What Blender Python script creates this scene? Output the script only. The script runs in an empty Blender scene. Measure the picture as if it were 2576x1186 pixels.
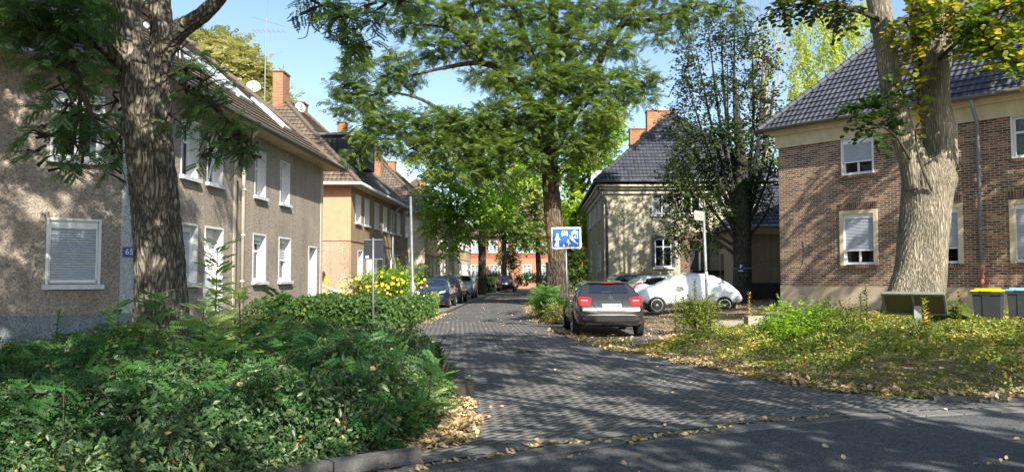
import bpy, math, random
import numpy as np
from mathutils import Vector, Matrix
from mathutils.bvhtree import BVHTree
R = math.radians
random.seed(7); rng = np.random.default_rng(11)
scn = bpy.context.scene
col = scn.collection

# ---------------------------------------------------------------- camera
FPX, PW, PH, EYE, TILT = 1946.0, 2576.0, 1186.0, 1.6, math.atan(99/1946)
cam_d = bpy.data.cameras.new('camera'); cam = bpy.data.objects.new('camera', cam_d); col.objects.link(cam)
cam.location = (0, 0, EYE); cam.rotation_euler = (math.pi/2 + TILT, 0, 0)
cam_d.sensor_width = 36; cam_d.lens = 36*FPX/PW; cam_d.clip_start = .1; cam_d.clip_end = 3000
scn.camera = cam

# ---------------------------------------------------------------- sky, sun, exposure
SUN_AZ, SUN_EL = 21.0, 38.0          # azimuth measured from behind the camera towards +x
sdir = Vector((math.sin(R(SUN_AZ))*math.cos(R(SUN_EL)), -math.cos(R(SUN_AZ))*math.cos(R(SUN_EL)), math.sin(R(SUN_EL))))
world = bpy.data.worlds.new("World"); scn.world = world; world.use_nodes = True
wn = world.node_tree; wn.nodes.clear()
sky = wn.nodes.new('ShaderNodeTexSky'); sky.sky_type = 'NISHITA'; sky.sun_disc = False
sky.sun_elevation = R(SUN_EL); sky.sun_rotation = R(180 - SUN_AZ); sky.altitude = 50
sky.air_density = 1.15; sky.dust_density = 1.2; sky.ozone_density = 2.0
bg = wn.nodes.new('ShaderNodeBackground'); bg.inputs['Strength'].default_value = .115
wo = wn.nodes.new('ShaderNodeOutputWorld')
wn.links.new(sky.outputs[0], bg.inputs[0]); wn.links.new(bg.outputs[0], wo.inputs[0])
sl = bpy.data.lights.new('sun', 'SUN'); sl.energy = 5.0; sl.angle = R(.53); sl.color = (1, .93, .80)
sun = bpy.data.objects.new('sun', sl); col.objects.link(sun)
sun.rotation_euler = sdir.to_track_quat('Z', 'Y').to_euler()
scn.view_settings.view_transform = 'Standard'; scn.view_settings.look = 'None'
scn.view_settings.gamma = 1; scn.view_settings.exposure = 0.98
scn.cycles.max_bounces = 6; scn.cycles.diffuse_bounces = 3; scn.cycles.glossy_bounces = 3
scn.cycles.transmission_bounces = 4; scn.cycles.transparent_max_bounces = 6

# ---------------------------------------------------------------- measuring helpers
def ray(u, v):
    X, V = u-1288, 593-v
    return X, FPX*math.cos(TILT)-V*math.sin(TILT), FPX*math.sin(TILT)+V*math.cos(TILT)
def at(u, v, d):
    X, Y, Z = ray(u, v); return Vector((d*X/Y, d, EYE+d*Z/Y))
def gnd(u, v, z=0.):
    X, Y, Z = ray(u, v); k = (z-EYE)/Z; return Vector((X*k, Y*k, z))
def sstep(t): t = max(0., min(1., t)); return t*t*(3-2*t)

# ---------------------------------------------------------------- materials
_M = {}
def newmat(name):
    m = bpy.data.materials.new(name); m.use_nodes = True; nt = m.node_tree
    return m, nt, nt.nodes['Principled BSDF']
def setp(p, rough=.8, metal=0., spec=.4, coat=0.):
    p.inputs['Roughness'].default_value = rough; p.inputs['Metallic'].default_value = metal
    p.inputs['Specular IOR Level'].default_value = spec; p.inputs['Coat Weight'].default_value = coat
    p.inputs['Coat Roughness'].default_value = .04
def c4(c): return (c[0], c[1], c[2], 1)
def N(nt, t, **kw):
    n = nt.nodes.new(t)
    for k, v in kw.items():
        if k in n.inputs: n.inputs[k].default_value = v
        else: setattr(n, k, v)
    return n
def ramp(nt, fac, stops, interp='LINEAR'):
    r = nt.nodes.new('ShaderNodeValToRGB'); r.color_ramp.interpolation = interp
    el = r.color_ramp.elements
    while len(el) < len(stops): el.new(.5)
    for e, (p, c) in zip(el, stops): e.position = p; e.color = c4(c)
    nt.links.new(fac, r.inputs[0]); return r
def mixc(nt, fac, a, b, blend='MIX'):
    m = nt.nodes.new('ShaderNodeMix'); m.data_type = 'RGBA'; m.blend_type = blend
    for i, s in ((0, fac), (6, a), (7, b)):
        if hasattr(s, 'is_linked'): nt.links.new(s, m.inputs[i])
        else: m.inputs[i].default_value = s if i == 0 else c4(s)
    return m.outputs[2]
def coord(nt, kind='Object', scale=(1, 1, 1)):
    tc = nt.nodes.new('ShaderNodeTexCoord'); mp = nt.nodes.new('ShaderNodeMapping')
    mp.inputs['Scale'].default_value = scale; nt.links.new(tc.outputs[kind], mp.inputs[0]); return mp.outputs[0]
def noise(nt, vec, scale, detail=3, rough=.55):
    n = nt.nodes.new('ShaderNodeTexNoise'); n.inputs['Scale'].default_value = scale
    n.inputs['Detail'].default_value = detail; n.inputs['Roughness'].default_value = rough
    nt.links.new(vec, n.inputs['Vector']); return n.outputs['Fac']
def bump(nt, p, h, strength=.6, dist=.01, prev=None):
    b = nt.nodes.new('ShaderNodeBump'); b.inputs['Strength'].default_value = strength; b.inputs['Distance'].default_value = dist
    nt.links.new(h, b.inputs['Height'])
    if prev is not None: nt.links.new(prev.outputs[0], b.inputs['Normal'])
    nt.links.new(b.outputs[0], p.inputs['Normal']); return b
def plain(key, c, rough=.6, metal=0., spec=.4, coat=0., var=.12, nscale=3., bm=0.):
    if key in _M: return _M[key]
    m, nt, p = newmat(key); setp(p, rough, metal, spec, coat)
    v = coord(nt); f = noise(nt, v, nscale, 4)
    lo = [x*(1-var) for x in c]; hi = [min(1, x*(1+var)) for x in c]
    r = ramp(nt, f, [(.3, lo), (.7, hi)]); nt.links.new(r.outputs[0], p.inputs['Base Color'])
    if bm: bump(nt, p, noise(nt, v, nscale*12, 2), .5, bm)
    _M[key] = m; return m
def stucco(key, c, dirt=.25, rsc=30., bs=.9, bd=.03):
    if key in _M: return _M[key]
    m, nt, p = newmat(key); setp(p, .95, spec=.15); v = coord(nt)
    big = noise(nt, v, .7, 5, .6); fine = noise(nt, v, rsc, 3, .6); fine2 = noise(nt, v, rsc*2.3, 2, .5)
    r1 = ramp(nt, big, [(.25, [x*(1-dirt) for x in c]), (.55, c), (.8, [min(1, x*1.12) for x in c])])
    r2 = ramp(nt, fine, [(.32, (.5, .48, .46)), (.5, (.95, .95, .95)), (.72, (1.3, 1.28, 1.25))])
    sv = coord(nt, 'Object', (4, 4, .22)); st = ramp(nt, noise(nt, sv, 1.6, 3), [(.35, (.8, .79, .77)), (.6, (1, 1, 1))])
    a = mixc(nt, 1.0, r1.outputs[0], r2.outputs[0], 'MULTIPLY'); a = mixc(nt, .7, a, st.outputs[0], 'MULTIPLY')
    nt.links.new(a, p.inputs['Base Color'])
    b = bump(nt, p, fine, bs, bd); bump(nt, p, fine2, bs*.7, bd*.4, b)
    _M[key] = m; return m
def brickmat(key='brick', cols=((.20, .105, .070), (.085, .058, .050), (.34, .20, .125)), mort=(.50, .42, .33), bw=.25, bh=.077, uv=True, msize=.012):
    if key in _M: return _M[key]
    m, nt, p = newmat(key); setp(p, .9, spec=.2)
    v = coord(nt, 'UV' if uv else 'Object')
    bt = nt.nodes.new('ShaderNodeTexBrick'); bt.inputs['Scale'].default_value = 1
    bt.inputs['Brick Width'].default_value = bw; bt.inputs['Row Height'].default_value = bh
    bt.inputs['Mortar Size'].default_value = msize; bt.inputs['Mortar Smooth'].default_value = .15
    bt.inputs['Color1'].default_value = (0, 0, 0, 1); bt.inputs['Color2'].default_value = (1, 1, 1, 1); bt.inputs['Mortar'].default_value = (.5, .5, .5, 1)
    nt.links.new(v, bt.inputs['Vector'])
    r = ramp(nt, bt.outputs['Color'], [(0, cols[1]), (.28, cols[1]), (.38, cols[0]), (.72, cols[0]), (.85, cols[2]), (1, cols[2])])
    n2 = noise(nt, v, 1.1, 5, .65); r2 = ramp(nt, n2, [(.3, (.6, .55, .5)), (.5, (1, 1, 1)), (.75, (1.35, 1.2, 1.05))])
    a = mixc(nt, 1.0, r.outputs[0], r2.outputs[0], 'MULTIPLY')
    n3 = noise(nt, v, 28, 3); a = mixc(nt, .35, a, ramp(nt, n3, [(.3, (.6, .6, .6)), (.7, (1.3, 1.3, 1.3))]).outputs[0], 'MULTIPLY')
    a = mixc(nt, bt.outputs['Fac'], a, mort); nt.links.new(a, p.inputs['Base Color'])
    inv = nt.nodes.new('ShaderNodeMath'); inv.operation = 'SUBTRACT'; inv.inputs[0].default_value = 1; nt.links.new(bt.outputs['Fac'], inv.inputs[1])
    b = bump(nt, p, inv.outputs[0], .8, .01); bump(nt, p, n3, .5, .006, b)
    _M[key] = m; return m
def tilemat(key, c, moss=(.10, .10, .05), mossamt=.35, pan=.21):
    if key in _M: return _M[key]
    m, nt, p = newmat(key); setp(p, .62, spec=.45)
    v = coord(nt, 'UV'); w = nt.nodes.new('ShaderNodeTexWave'); w.wave_type = 'BANDS'; w.bands_direction = 'X'
    w.inputs['Scale'].default_value = .314/pan; w.inputs['Distortion'].default_value = 0; nt.links.new(v, w.inputs['Vector'])
    bt = nt.nodes.new('ShaderNodeTexBrick'); bt.offset = 0; bt.inputs['Scale'].default_value = 1
    bt.inputs['Brick Width'].default_value = pan; bt.inputs['Row Height'].default_value = .33; bt.inputs['Mortar Size'].default_value = .0
    bt.inputs['Color1'].default_value = (0, 0, 0, 1); bt.inputs['Color2'].default_value = (1, 1, 1, 1); nt.links.new(v, bt.inputs['Vector'])
    r = ramp(nt, bt.outputs['Color'], [(0, [x*.72 for x in c]), (1, [x*1.25 for x in c])])
    big = noise(nt, v, .9, 5, .65); mm = ramp(nt, big, [(.45, (0, 0, 0)), (.7, (1, 1, 1))])
    sc = nt.nodes.new('ShaderNodeMath'); sc.operation = 'MULTIPLY'; sc.inputs[1].default_value = mossamt; nt.links.new(mm.outputs[0], sc.inputs[0])
    a = mixc(nt, sc.outputs[0], r.outputs[0], moss)
    f = noise(nt, v, 18, 3); a = mixc(nt, .5, a, ramp(nt, f, [(.3, (.65, .65, .65)), (.7, (1.3, 1.3, 1.3))]).outputs[0], 'MULTIPLY')
    nt.links.new(a, p.inputs['Base Color'])
    b = bump(nt, p, w.outputs['Fac'], 1.0, .05); bump(nt, p, f, .4, .008, b)
    _M[key] = m; return m
def barkmat(key, dark, light, zs=.22, sc=14., bd=.035, crack=7., cw=.16):
    if key in _M: return _M[key]
    m, nt, p = newmat(key); setp(p, .95, spec=.12)
    v = coord(nt, 'Object', (1, 1, zs)); n = noise(nt, v, sc, 5, .65); n2 = noise(nt, coord(nt), 1.1, 3); n3 = noise(nt, v, sc*3.2, 3)
    wn_ = nt.nodes.new('ShaderNodeTexNoise'); wn_.inputs['Scale'].default_value = 3.; wn_.inputs['Detail'].default_value = 3; nt.links.new(v, wn_.inputs['Vector'])
    mw = nt.nodes.new('ShaderNodeMix'); mw.data_type = 'RGBA'; mw.blend_type = 'ADD'; mw.inputs[0].default_value = .35; nt.links.new(v, mw.inputs[6]); nt.links.new(wn_.outputs['Color'], mw.inputs[7])
    vo = nt.nodes.new('ShaderNodeTexVoronoi'); vo.feature = 'DISTANCE_TO_EDGE'; vo.inputs['Scale'].default_value = crack; nt.links.new(mw.outputs[2], vo.inputs['Vector'])
    cr = ramp(nt, vo.outputs['Distance'], [(0, (0, 0, 0)), (cw, (1, 1, 1))])
    r = ramp(nt, n, [(.34, [x*1.6 for x in dark]), (.5, light), (.75, [min(.9, x*1.3) for x in light])])
    a = mixc(nt, cr.outputs[0], dark, r.outputs[0])
    a = mixc(nt, 1.0, a, ramp(nt, n2, [(.3, (.72, .74, .7)), (.7, (1.2, 1.15, 1.1))]).outputs[0], 'MULTIPLY')
    nt.links.new(a, p.inputs['Base Color'])
    b = bump(nt, p, cr.outputs[0], 1.0, bd); b = bump(nt, p, n, .8, bd*.6, b); bump(nt, p, n3, .6, bd*.3, b)
    _M[key] = m; return m
def leafmat(key, stops, trans=.35, rough=.5, spec=.35):
    """leaf colour picked per leaf by the 'tint' attribute"""
    if key in _M: return _M[key]
    m, nt, p = newmat(key); setp(p, rough, spec=spec)
    a = nt.nodes.new('ShaderNodeAttribute'); a.attribute_name = 'tint'
    r = ramp(nt, a.outputs['Fac'], stops); nt.links.new(r.outputs[0], p.inputs['Base Color'])
    tr = nt.nodes.new('ShaderNodeBsdfTranslucent')
    tc = mixc(nt, 1.0, r.outputs[0], (1.5, 1.6, .7), 'MULTIPLY'); nt.links.new(tc, tr.inputs[0])
    mx = nt.nodes.new('ShaderNodeMixShader'); mx.inputs[0].default_value = trans
    nt.links.new(p.outputs[0], mx.inputs[1]); nt.links.new(tr.outputs[0], mx.inputs[2])
    nt.links.new(mx.outputs[0], nt.nodes['Material Output'].inputs[0])
    _M[key] = m; return m
def tintmat(key, stops, rough=.9, spec=.2, sp=40., spa=.5, bd=.004):
    if key in _M: return _M[key]
    m, nt, p = newmat(key); setp(p, rough, spec=spec)
    a = nt.nodes.new('ShaderNodeAttribute'); a.attribute_name = 'tint'
    r = ramp(nt, a.outputs['Fac'], stops); v = coord(nt); f = noise(nt, v, sp, 3, .7); g = noise(nt, v, .8, 4)
    x = mixc(nt, spa, r.outputs[0], ramp(nt, f, [(.3, (.55, .55, .55)), (.7, (1.45, 1.45, 1.45))]).outputs[0], 'MULTIPLY')
    x = mixc(nt, .6, x, ramp(nt, g, [(.3, (.72, .72, .74)), (.7, (1.2, 1.18, 1.15))]).outputs[0], 'MULTIPLY')
    nt.links.new(x, p.inputs['Base Color']); bump(nt, p, f, .6, bd)
    _M[key] = m; return m
def glassmat(key='window_glass', tint=(.75, .82, .85), refl=.28):
    if key in _M: return _M[key]
    m, nt, p = newmat(key); nt.nodes.remove(p)
    t = nt.nodes.new('ShaderNodeBsdfTransparent'); t.inputs[0].default_value = c4(tint)
    g = nt.nodes.new('ShaderNodeBsdfGlossy'); g.inputs['Roughness'].default_value = .03; g.inputs[0].default_value = (.9, .93, .95, 1)
    lw = nt.nodes.new('ShaderNodeLayerWeight'); lw.inputs[0].default_value = refl
    mx = nt.nodes.new('ShaderNodeMixShader'); nt.links.new(lw.outputs['Fresnel'], mx.inputs[0])
    nt.links.new(t.outputs[0], mx.inputs[1]); nt.links.new(g.outputs[0], mx.inputs[2])
    nt.links.new(mx.outputs[0], nt.nodes['Material Output'].inputs[0]); _M[key] = m; return m
def asphalt(key, c, sc=70.):
    if key in _M: return _M[key]
    m, nt, p = newmat(key); setp(p, .85, spec=.3); v = coord(nt)
    f = noise(nt, v, sc, 2, .7); g = noise(nt, v, .55, 5, .6); k = noise(nt, v, 6, 4)
    r = ramp(nt, f, [(.36, [x*.55 for x in c]), (.5, c), (.66, [x*1.9 for x in c])])
    a = mixc(nt, 1.0, r.outputs[0], ramp(nt, g, [(.3, (.75, .75, .78)), (.7, (1.2, 1.18, 1.12))]).outputs[0], 'MULTIPLY')
    a = mixc(nt, .6, a, ramp(nt, k, [(.35, (.8, .8, .8)), (.65, (1.1, 1.1, 1.1))]).outputs[0], 'MULTIPLY')
    nt.links.new(a, p.inputs['Base Color']); bump(nt, p, f, .7, .006); _M[key] = m; return m

# ---------------------------------------------------------------- object helpers
def origin(o):
    v = Vector((0, 0, 0))
    while o is not None: v += o.location; o = o.parent
    return v
def tag(o, label=None, cat=None, group=None, kind=None):
    for k, v in (('label', label), ('category', cat), ('group', group), ('kind', kind)):
        if v: o[k] = v
    return o
def thing(name, label, cat, loc=(0, 0, 0), group=None):
    o = bpy.data.objects.new(name, None); col.objects.link(o); o.location = loc; o.empty_display_size = .2
    return tag(o, label, cat, group)
def mesh_np(name, V, F, mat, parent=None, tint=None, smooth=False, uvs=None):
    """V (n,3) array, F (m,k) array of equal polygons"""
    me = bpy.data.meshes.new(name); V = np.asarray(V, dtype=np.float32); F = np.asarray(F, dtype=np.int32)
    if parent is not None: V = V-np.array(origin(parent), dtype=np.float32)
    me.vertices.add(len(V)); me.vertices.foreach_set('co', V.ravel())
    k = F.shape[1]; me.loops.add(F.size); me.polygons.add(len(F))
    me.loops.foreach_set('vertex_index', F.ravel()); me.polygons.foreach_set('loop_start', np.arange(0, F.size, k, dtype=np.int32))
    if smooth: me.polygons.foreach_set('use_smooth', np.ones(len(F), dtype=bool))
    me.update(calc_edges=True)
    if tint is not None:
        a = me.attributes.new('tint', 'FLOAT', 'POINT'); a.data.foreach_set('value', np.asarray(tint, dtype=np.float32))
    me.materials.append(mat); o = bpy.data.objects.new(name, me); col.objects.link(o)
    if parent is not None: o.parent = parent
    return o
class MB:
    def __init__(s): s.v = []; s.f = []; s.uv = []; s.t = []; s.has_t = False
    def quad(s, pts, uv=None, t=None):
        i = len(s.v); s.v += [tuple(p) for p in pts]; s.f.append(tuple(range(i, i+len(pts))))
        s.uv.append(uv); s.t += [t if t is not None else .5]*len(pts)
        if t is not None: s.has_t = True
    def box(s, c, size, ax=None, t=None, bev=0.):
        """box centre c, full size, axes ax (3 vectors)"""
        ax = ax or (Vector((1, 0, 0)), Vector((0, 1, 0)), Vector((0, 0, 1))); c = Vector(c)
        h = [x/2 for x in size]
        P = {}
        for i in (-1, 1):
            for j in (-1, 1):
                for k in (-1, 1): P[i, j, k] = c+ax[0]*h[0]*i+ax[1]*h[1]*j+ax[2]*h[2]*k
        a, b, d = size
        for key, (wu, wv) in (([(-1, -1, -1), (1, -1, -1), (1, -1, 1), (-1, -1, 1)], (a, d)), ([(1, 1, -1), (-1, 1, -1), (-1, 1, 1), (1, 1, 1)], (a, d)),
                              ([(-1, 1, -1), (-1, -1, -1), (-1, -1, 1), (-1, 1, 1)], (b, d)), ([(1, -1, -1), (1, 1, -1), (1, 1, 1), (1, -1, 1)], (b, d)),
                              ([(-1, -1, 1), (1, -1, 1), (1, 1, 1), (-1, 1, 1)], (a, b)), ([(-1, 1, -1), (1, 1, -1), (1, -1, -1), (-1, -1, -1)], (a, b))):
            s.quad([P[k] for k in key], [(0, 0), (wu, 0), (wu, wv), (0, wv)], t)
    def tube(s, pts, rad, sides=8, jit=0., cap=True, t=None, rough=None):
        pts = [Vector(p) for p in pts]; n = len(pts)
        if not hasattr(rad, '__len__'): rad = [rad]*n
        base = len(s.v); prev = None
        for i, p in enumerate(pts):
            d = (pts[min(i+1, n-1)]-pts[max(i-1, 0)]).normalized()
            if prev is None:
                a = d.orthogonal().normalized() if abs(d.z) < .9 else Vector((1, 0, 0)).cross(d).normalized()
            else:
                a = (prev-d*prev.dot(d)).normalized()
            prev = a; b = d.cross(a)
            for k in range(sides):
                an = 2*math.pi*k/sides; r = rad[i]*(1+(random.uniform(-jit, jit) if jit else 0))
                if rough: r *= rough(i/(n-1), an)
                s.v.append(tuple(p+a*math.cos(an)*r+b*math.sin(an)*r)); s.t.append(t if t is not None else .5)
        for i in range(n-1):
            for k in range(sides):
                q = base+i*sides; s.f.append((q+k, q+(k+1) % sides, q+sides+(k+1) % sides, q+sides+k)); s.uv.append(None)
        if cap:
            s.f.append(tuple(base+k for k in reversed(range(sides)))); s.uv.append(None)
            s.f.append(tuple(base+(n-1)*sides+k for k in range(sides))); s.uv.append(None)
        if t is not None: s.has_t = True
    def lathe(s, c, prof, axis='z', sides=24):
        """prof list of (r,h)"""
        base = len(s.v); c = Vector(c)
        for r, h in prof:
            for k in range(sides):
                a = 2*math.pi*k/sides; x, y = r*math.cos(a), r*math.sin(a)
                p = Vector((x, y, h)) if axis == 'z' else Vector((h, x, y)) if axis == 'x' else Vector((y, h, x))
                s.v.append(tuple(c+p)); s.t.append(.5)
        for i in range(len(prof)-1):
            for k in range(sides):
                q = base+i*sides; s.f.append((q+k, q+(k+1) % sides, q+sides+(k+1) % sides, q+sides+k)); s.uv.append(None)
        for q, rev in ((base, True), (base+(len(prof)-1)*sides, False)):
            idx = [q+k for k in range(sides)]; s.f.append(tuple(reversed(idx) if rev else idx)); s.uv.append(None)
    def build(s, name, mat, parent=None, smooth=False, bevel=0.):
        me = bpy.data.meshes.new(name); o0 = origin(parent) if parent is not None else Vector((0, 0, 0))
        me.from_pydata([(x-o0.x, y-o0.y, z-o0.z) for x, y, z in s.v], [], s.f); me.materials.append(mat)
        if any(u is not None for u in s.uv):
            ul = me.uv_layers.new(name='UVMap')
            for poly, u in zip(me.polygons, s.uv):
                if u is not None:
                    for li, q in zip(poly.loop_indices, u): ul.data[li].uv = q
        if s.has_t:
            a = me.attributes.new('tint', 'FLOAT', 'POINT'); a.data.foreach_set('value', s.t)
        if smooth:
            for p in me.polygons: p.use_smooth = True
        o = bpy.data.objects.new(name, me); col.objects.link(o)
        if parent is not None: o.parent = parent
        if bevel:
            b = o.modifiers.new('bevel', 'BEVEL'); b.width = bevel; b.segments = 2; b.limit_method = 'ANGLE'
        return o
def text_obj(body, size, mat, parent, loc, rot, name='lettering', align='CENTER', font_bold=.0, sx=1.):
    cu = bpy.data.curves.new(name, 'FONT'); cu.body = body; cu.size = size; cu.align_x = align; cu.align_y = 'CENTER'; cu.extrude = .001; cu.offset = font_bold
    to = bpy.data.objects.new(name+'_tmp', cu); col.objects.link(to); bpy.context.view_layer.update()
    me = bpy.data.meshes.new_from_object(to.evaluated_get(bpy.context.evaluated_depsgraph_get()))
    bpy.data.objects.remove(to); me.materials.clear(); me.materials.append(mat)
    M = Matrix.Translation(loc) @ rot.to_4x4() @ Matrix.Diagonal((sx, 1, 1, 1)); me.transform(M)
    o = bpy.data.objects.new(name, me); col.objects.link(o); o.parent = parent
    return o
def copy_tree(o, parent=None):
    c = o.copy(); col.objects.link(c); c.parent = parent
    for ch in o.children: copy_tree(ch, c)
    return c

# ---------------------------------------------------------------- ground heights and outlines
def vdir(u): a = (u-1288)/FPX; n = math.hypot(a, 1); return Vector((a/n, 1/n, 0))
EDGE_R = [(20, 9.2), (12, 9.6), (7, 9.8), (5.4, 10.0), (4.44, 10.6), (3.8, 12.1), (3.1, 14.6), (2.3, 16.6), (1.8, 18.3), (1.3, 22.6), (.85, 31.8), (.95, 42.6), (1.7, 58)]
BED_R = [(2.15, 17.2), (2.3, 16.6), (3.1, 14.6), (3.8, 12.1), (4.44, 10.6), (5.4, 10.0), (7, 9.8), (12, 9.6), (21, 9.2), (21, 21.5), (13, 22.5), (9.6, 23.2), (7.2, 23.4), (5.4, 22.0), (4.3, 20.2), (3.5, 18.0)]
GUT = [(-6.5, 2.9), (-3.2, 5.0), (-1.09, 6.45), (.59, 7.54), (3.65, 9.0), (6.44, 9.6), (12, 9.95), (22, 9.6)]
BED_L = [(-.98, 6.9), (-.80, 8.4), (-.72, 10.1), (-.95, 12.2), (-1.7, 14.6), (-2.7, 17.0), (-3.5, 19.2), (-5.5, 19.8), (-8.2, 19.6), (-8.2, 16.9), (-14, 12.0), (-16, 8), (-12, 4), (-6.4, 3.1), (-3.2, 5.25)]
BED_M = [(-3.6, 21.4), (-3.25, 24), (-3.1, 27.5), (-3.05, 30.4), (-3.6, 31.4), (-7.2, 31.2), (-8.0, 21.8)]
def sdist(poly, x, y):
    """signed distance to polygon, + inside"""
    best = 1e9; ins = False; n = len(poly)
    for i in range(n):
        x1, y1 = poly[i]; x2, y2 = poly[(i+1) % n]
        dx, dy = x2-x1, y2-y1; t = max(0, min(1, ((x-x1)*dx+(y-y1)*dy)/(dx*dx+dy*dy+1e-12)))
        best = min(best, (x-x1-t*dx)**2+(y-y1-t*dy)**2)
        if (y1 > y) != (y2 > y) and x < dx*(y-y1)/dy+x1: ins = not ins
    return math.sqrt(best) if ins else -math.sqrt(best)
def sdist_np(poly, X, Y):
    X = np.asarray(X, float); Y = np.asarray(Y, float); best = np.full(X.shape, 1e9); ins = np.zeros(X.shape, bool); n = len(poly)
    for i in range(n):
        x1, y1 = poly[i]; x2, y2 = poly[(i+1) % n]; dx, dy = x2-x1, y2-y1
        t = np.clip(((X-x1)*dx+(Y-y1)*dy)/(dx*dx+dy*dy+1e-12), 0, 1)
        best = np.minimum(best, (X-x1-t*dx)**2+(Y-y1-t*dy)**2)
        if dy != 0: ins ^= (((y1 > Y) != (y2 > Y)) & (X < dx*(Y-y1)/dy+x1))
    return np.where(ins, np.sqrt(best), -np.sqrt(best))
YARD = [(21, 9.2), (12, 9.6), (7, 9.8), (5.4, 10.0), (4.44, 10.6), (3.8, 12.1), (3.1, 14.6), (2.3, 16.6), (2.1, 18.3), (3.6, 19), (3.9, 27), (3.4, 44), (4.5, 80), (60, 80), (60, 9)]
def SS(t): t = np.clip(t, 0, 1); return t*t*(3-2*t)
def hgt_np(X, Y):
    X = np.asarray(X, float); Y = np.asarray(Y, float); d = np.maximum(0, sdist_np(YARD, X, Y))
    a = .27*SS(d/6.0); b = .42*SS((X-4.5)/7.); w = SS((Y-19)/5.)
    return np.where(d > 0, a*(1-w)+np.minimum(b, .42*SS(d/2.))*w, 0.)
def hgt(x, y): return float(hgt_np(np.array([x]), np.array([y]))[0])
def lumps(X, Y, sc=1., seed=0):
    r = np.random.default_rng(seed); s = np.zeros_like(X, dtype=float); amp = 1.; tot = 0
    for o in range(4):
        for _ in range(3):
            a = r.uniform(0, 6.28); ph = r.uniform(0, 6.28); k = (1.7**o)*sc*r.uniform(.7, 1.3)
            s = s+amp*np.sin(k*(X*np.cos(a)+Y*np.sin(a))+ph); tot += amp
        amp *= .62
    return s/tot*1.6
# ================================================================ GROUND
def fan_obj(name, poly, z, mat, kind='structure', parent=None, uvs=True):
    import bmesh
    bm = bmesh.new(); vs = [bm.verts.new((x, y, z)) for x, y in poly]; f = bm.faces.new(vs)
    if f.normal.z < 0: f.normal_flip()
    bmesh.ops.triangulate(bm, faces=bm.faces[:])
    ul = bm.loops.layers.uv.new('UVMap')
    for f in bm.faces:
        if f.normal.z < 0: f.normal_flip()
        for l in f.loops: l[ul].uv = (l.vert.co.x, l.vert.co.y)
    me = bpy.data.meshes.new(name); bm.to_mesh(me); bm.free(); me.materials.append(mat)
    o = bpy.data.objects.new(name, me); col.objects.link(o)
    if parent: o.parent = parent
    if kind: o['kind'] = kind
    return o
soil = asphalt('soil', (.085, .062, .040), 22)
g = fan_obj('ground', [(-500, -300), (500, -300), (500, 900), (-500, 900)], -.03, soil)
m_asph = asphalt('asphalt', (.084, .087, .094), 62)
gutA = [(-60, -32)]+GUT+[(60, 4), (60, -60), (-60, -60)]
fan_obj('crossing_road', [(x, y-.05) for x, y in gutA], -.006, m_asph)
PAVE = [(-1.15, 6.42), (.59, 7.54), (3.65, 9.0), (6.44, 9.6), (9, 9.75), (7, 9.8), (5.4, 10.0), (4.44, 10.6), (3.8, 12.1), (3.1, 14.6), (2.3, 16.6), (2.15, 17.2), (3.7, 18.4), (4.2, 21), (4.1, 24.6), (1.2, 25.2), (.95, 30), (.85, 32), (-3.0, 32), (-3.1, 27.5), (-3.25, 24), (-3.6, 21.6), (-9, 22), (-9, 19.8), (-5.5, 19.8), (-3.5, 19.2), (-2.7, 17), (-1.7, 14.6), (-.95, 12.2), (-.72, 10.1), (-.80, 8.4), (-.98, 6.9)]
m_joint = plain('paving_joint', (.088, .086, .084), .95)
street = tag(bpy.data.objects.new('street', None), kind='structure') if False else None
def pavers():
    a = .1; ang = R(-45+4); ca, sa = math.cos(ang), math.sin(ang)
    X = []; 
    for k in range(-90, 340):
        for b in range(-110, 110):
            for kind in (0, 1):
                x0, y0 = k+2*b, k-2*b
                if kind == 0: cx, cy, hx, hy = x0+1, y0+.5, 1, .5
                else: cx, cy, hx, hy = x0+.5, y0+2, .5, 1
                cx, cy = cx*a, cy*a
                px, py = cx*ca-cy*sa, cx*sa+cy*ca
                px += 0; py += 4
                if -4 < px < 9.2 and 6 < py < 27 and px > -9: X.append((px, py, hx*a, hy*a))
    X = np.array(X); ok = sdist_np(PAVE, X[:, 0], X[:, 1]) > -.04; X = X[ok]; n = len(X)
    e = .0016; bv = .001
    cx, cy, hx, hy = X.T; z = rng.uniform(.0108, .0116, n)
    tilt = rng.normal(0, .0002, (n, 2))
    V = np.zeros((n, 8, 3))
    for i, (sx, sy) in enumerate(((-1, -1), (1, -1), (1, 1), (-1, 1))):
        for j, (ins, dz) in enumerate(((e, -.012), (e+bv, 0))):
            lx = sx*(hx-ins); ly = sy*(hy-ins)
            V[:, i+4*j, 0] = cx+lx*ca-ly*sa; V[:, i+4*j, 1] = cy+lx*sa+ly*ca
            V[:, i+4*j, 2] = z+dz+(tilt[:, 0]*sx+tilt[:, 1]*sy if j else 0)
    F = np.array([[4, 5, 6, 7], [0, 1, 5, 4], [1, 2, 6, 5], [2, 3, 7, 6], [3, 0, 4, 7]])
    FF = (F[None]+8*np.arange(n)[:, None, None]).reshape(-1, 4)
    t = np.repeat(rng.uniform(0, 1, n), 8)
    m = tintmat('paver', [(0, (.124, .122, .121)), (1, (.136, .133, .130))], .88, .3, 60, .7, .004)
    o = mesh_np('street_paving', V.reshape(-1, 3), FF, m, None, t); o['kind'] = 'structure'; return o
pavers()
b0 = fan_obj('street_bedding', PAVE, 0.0086, m_joint)
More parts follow.
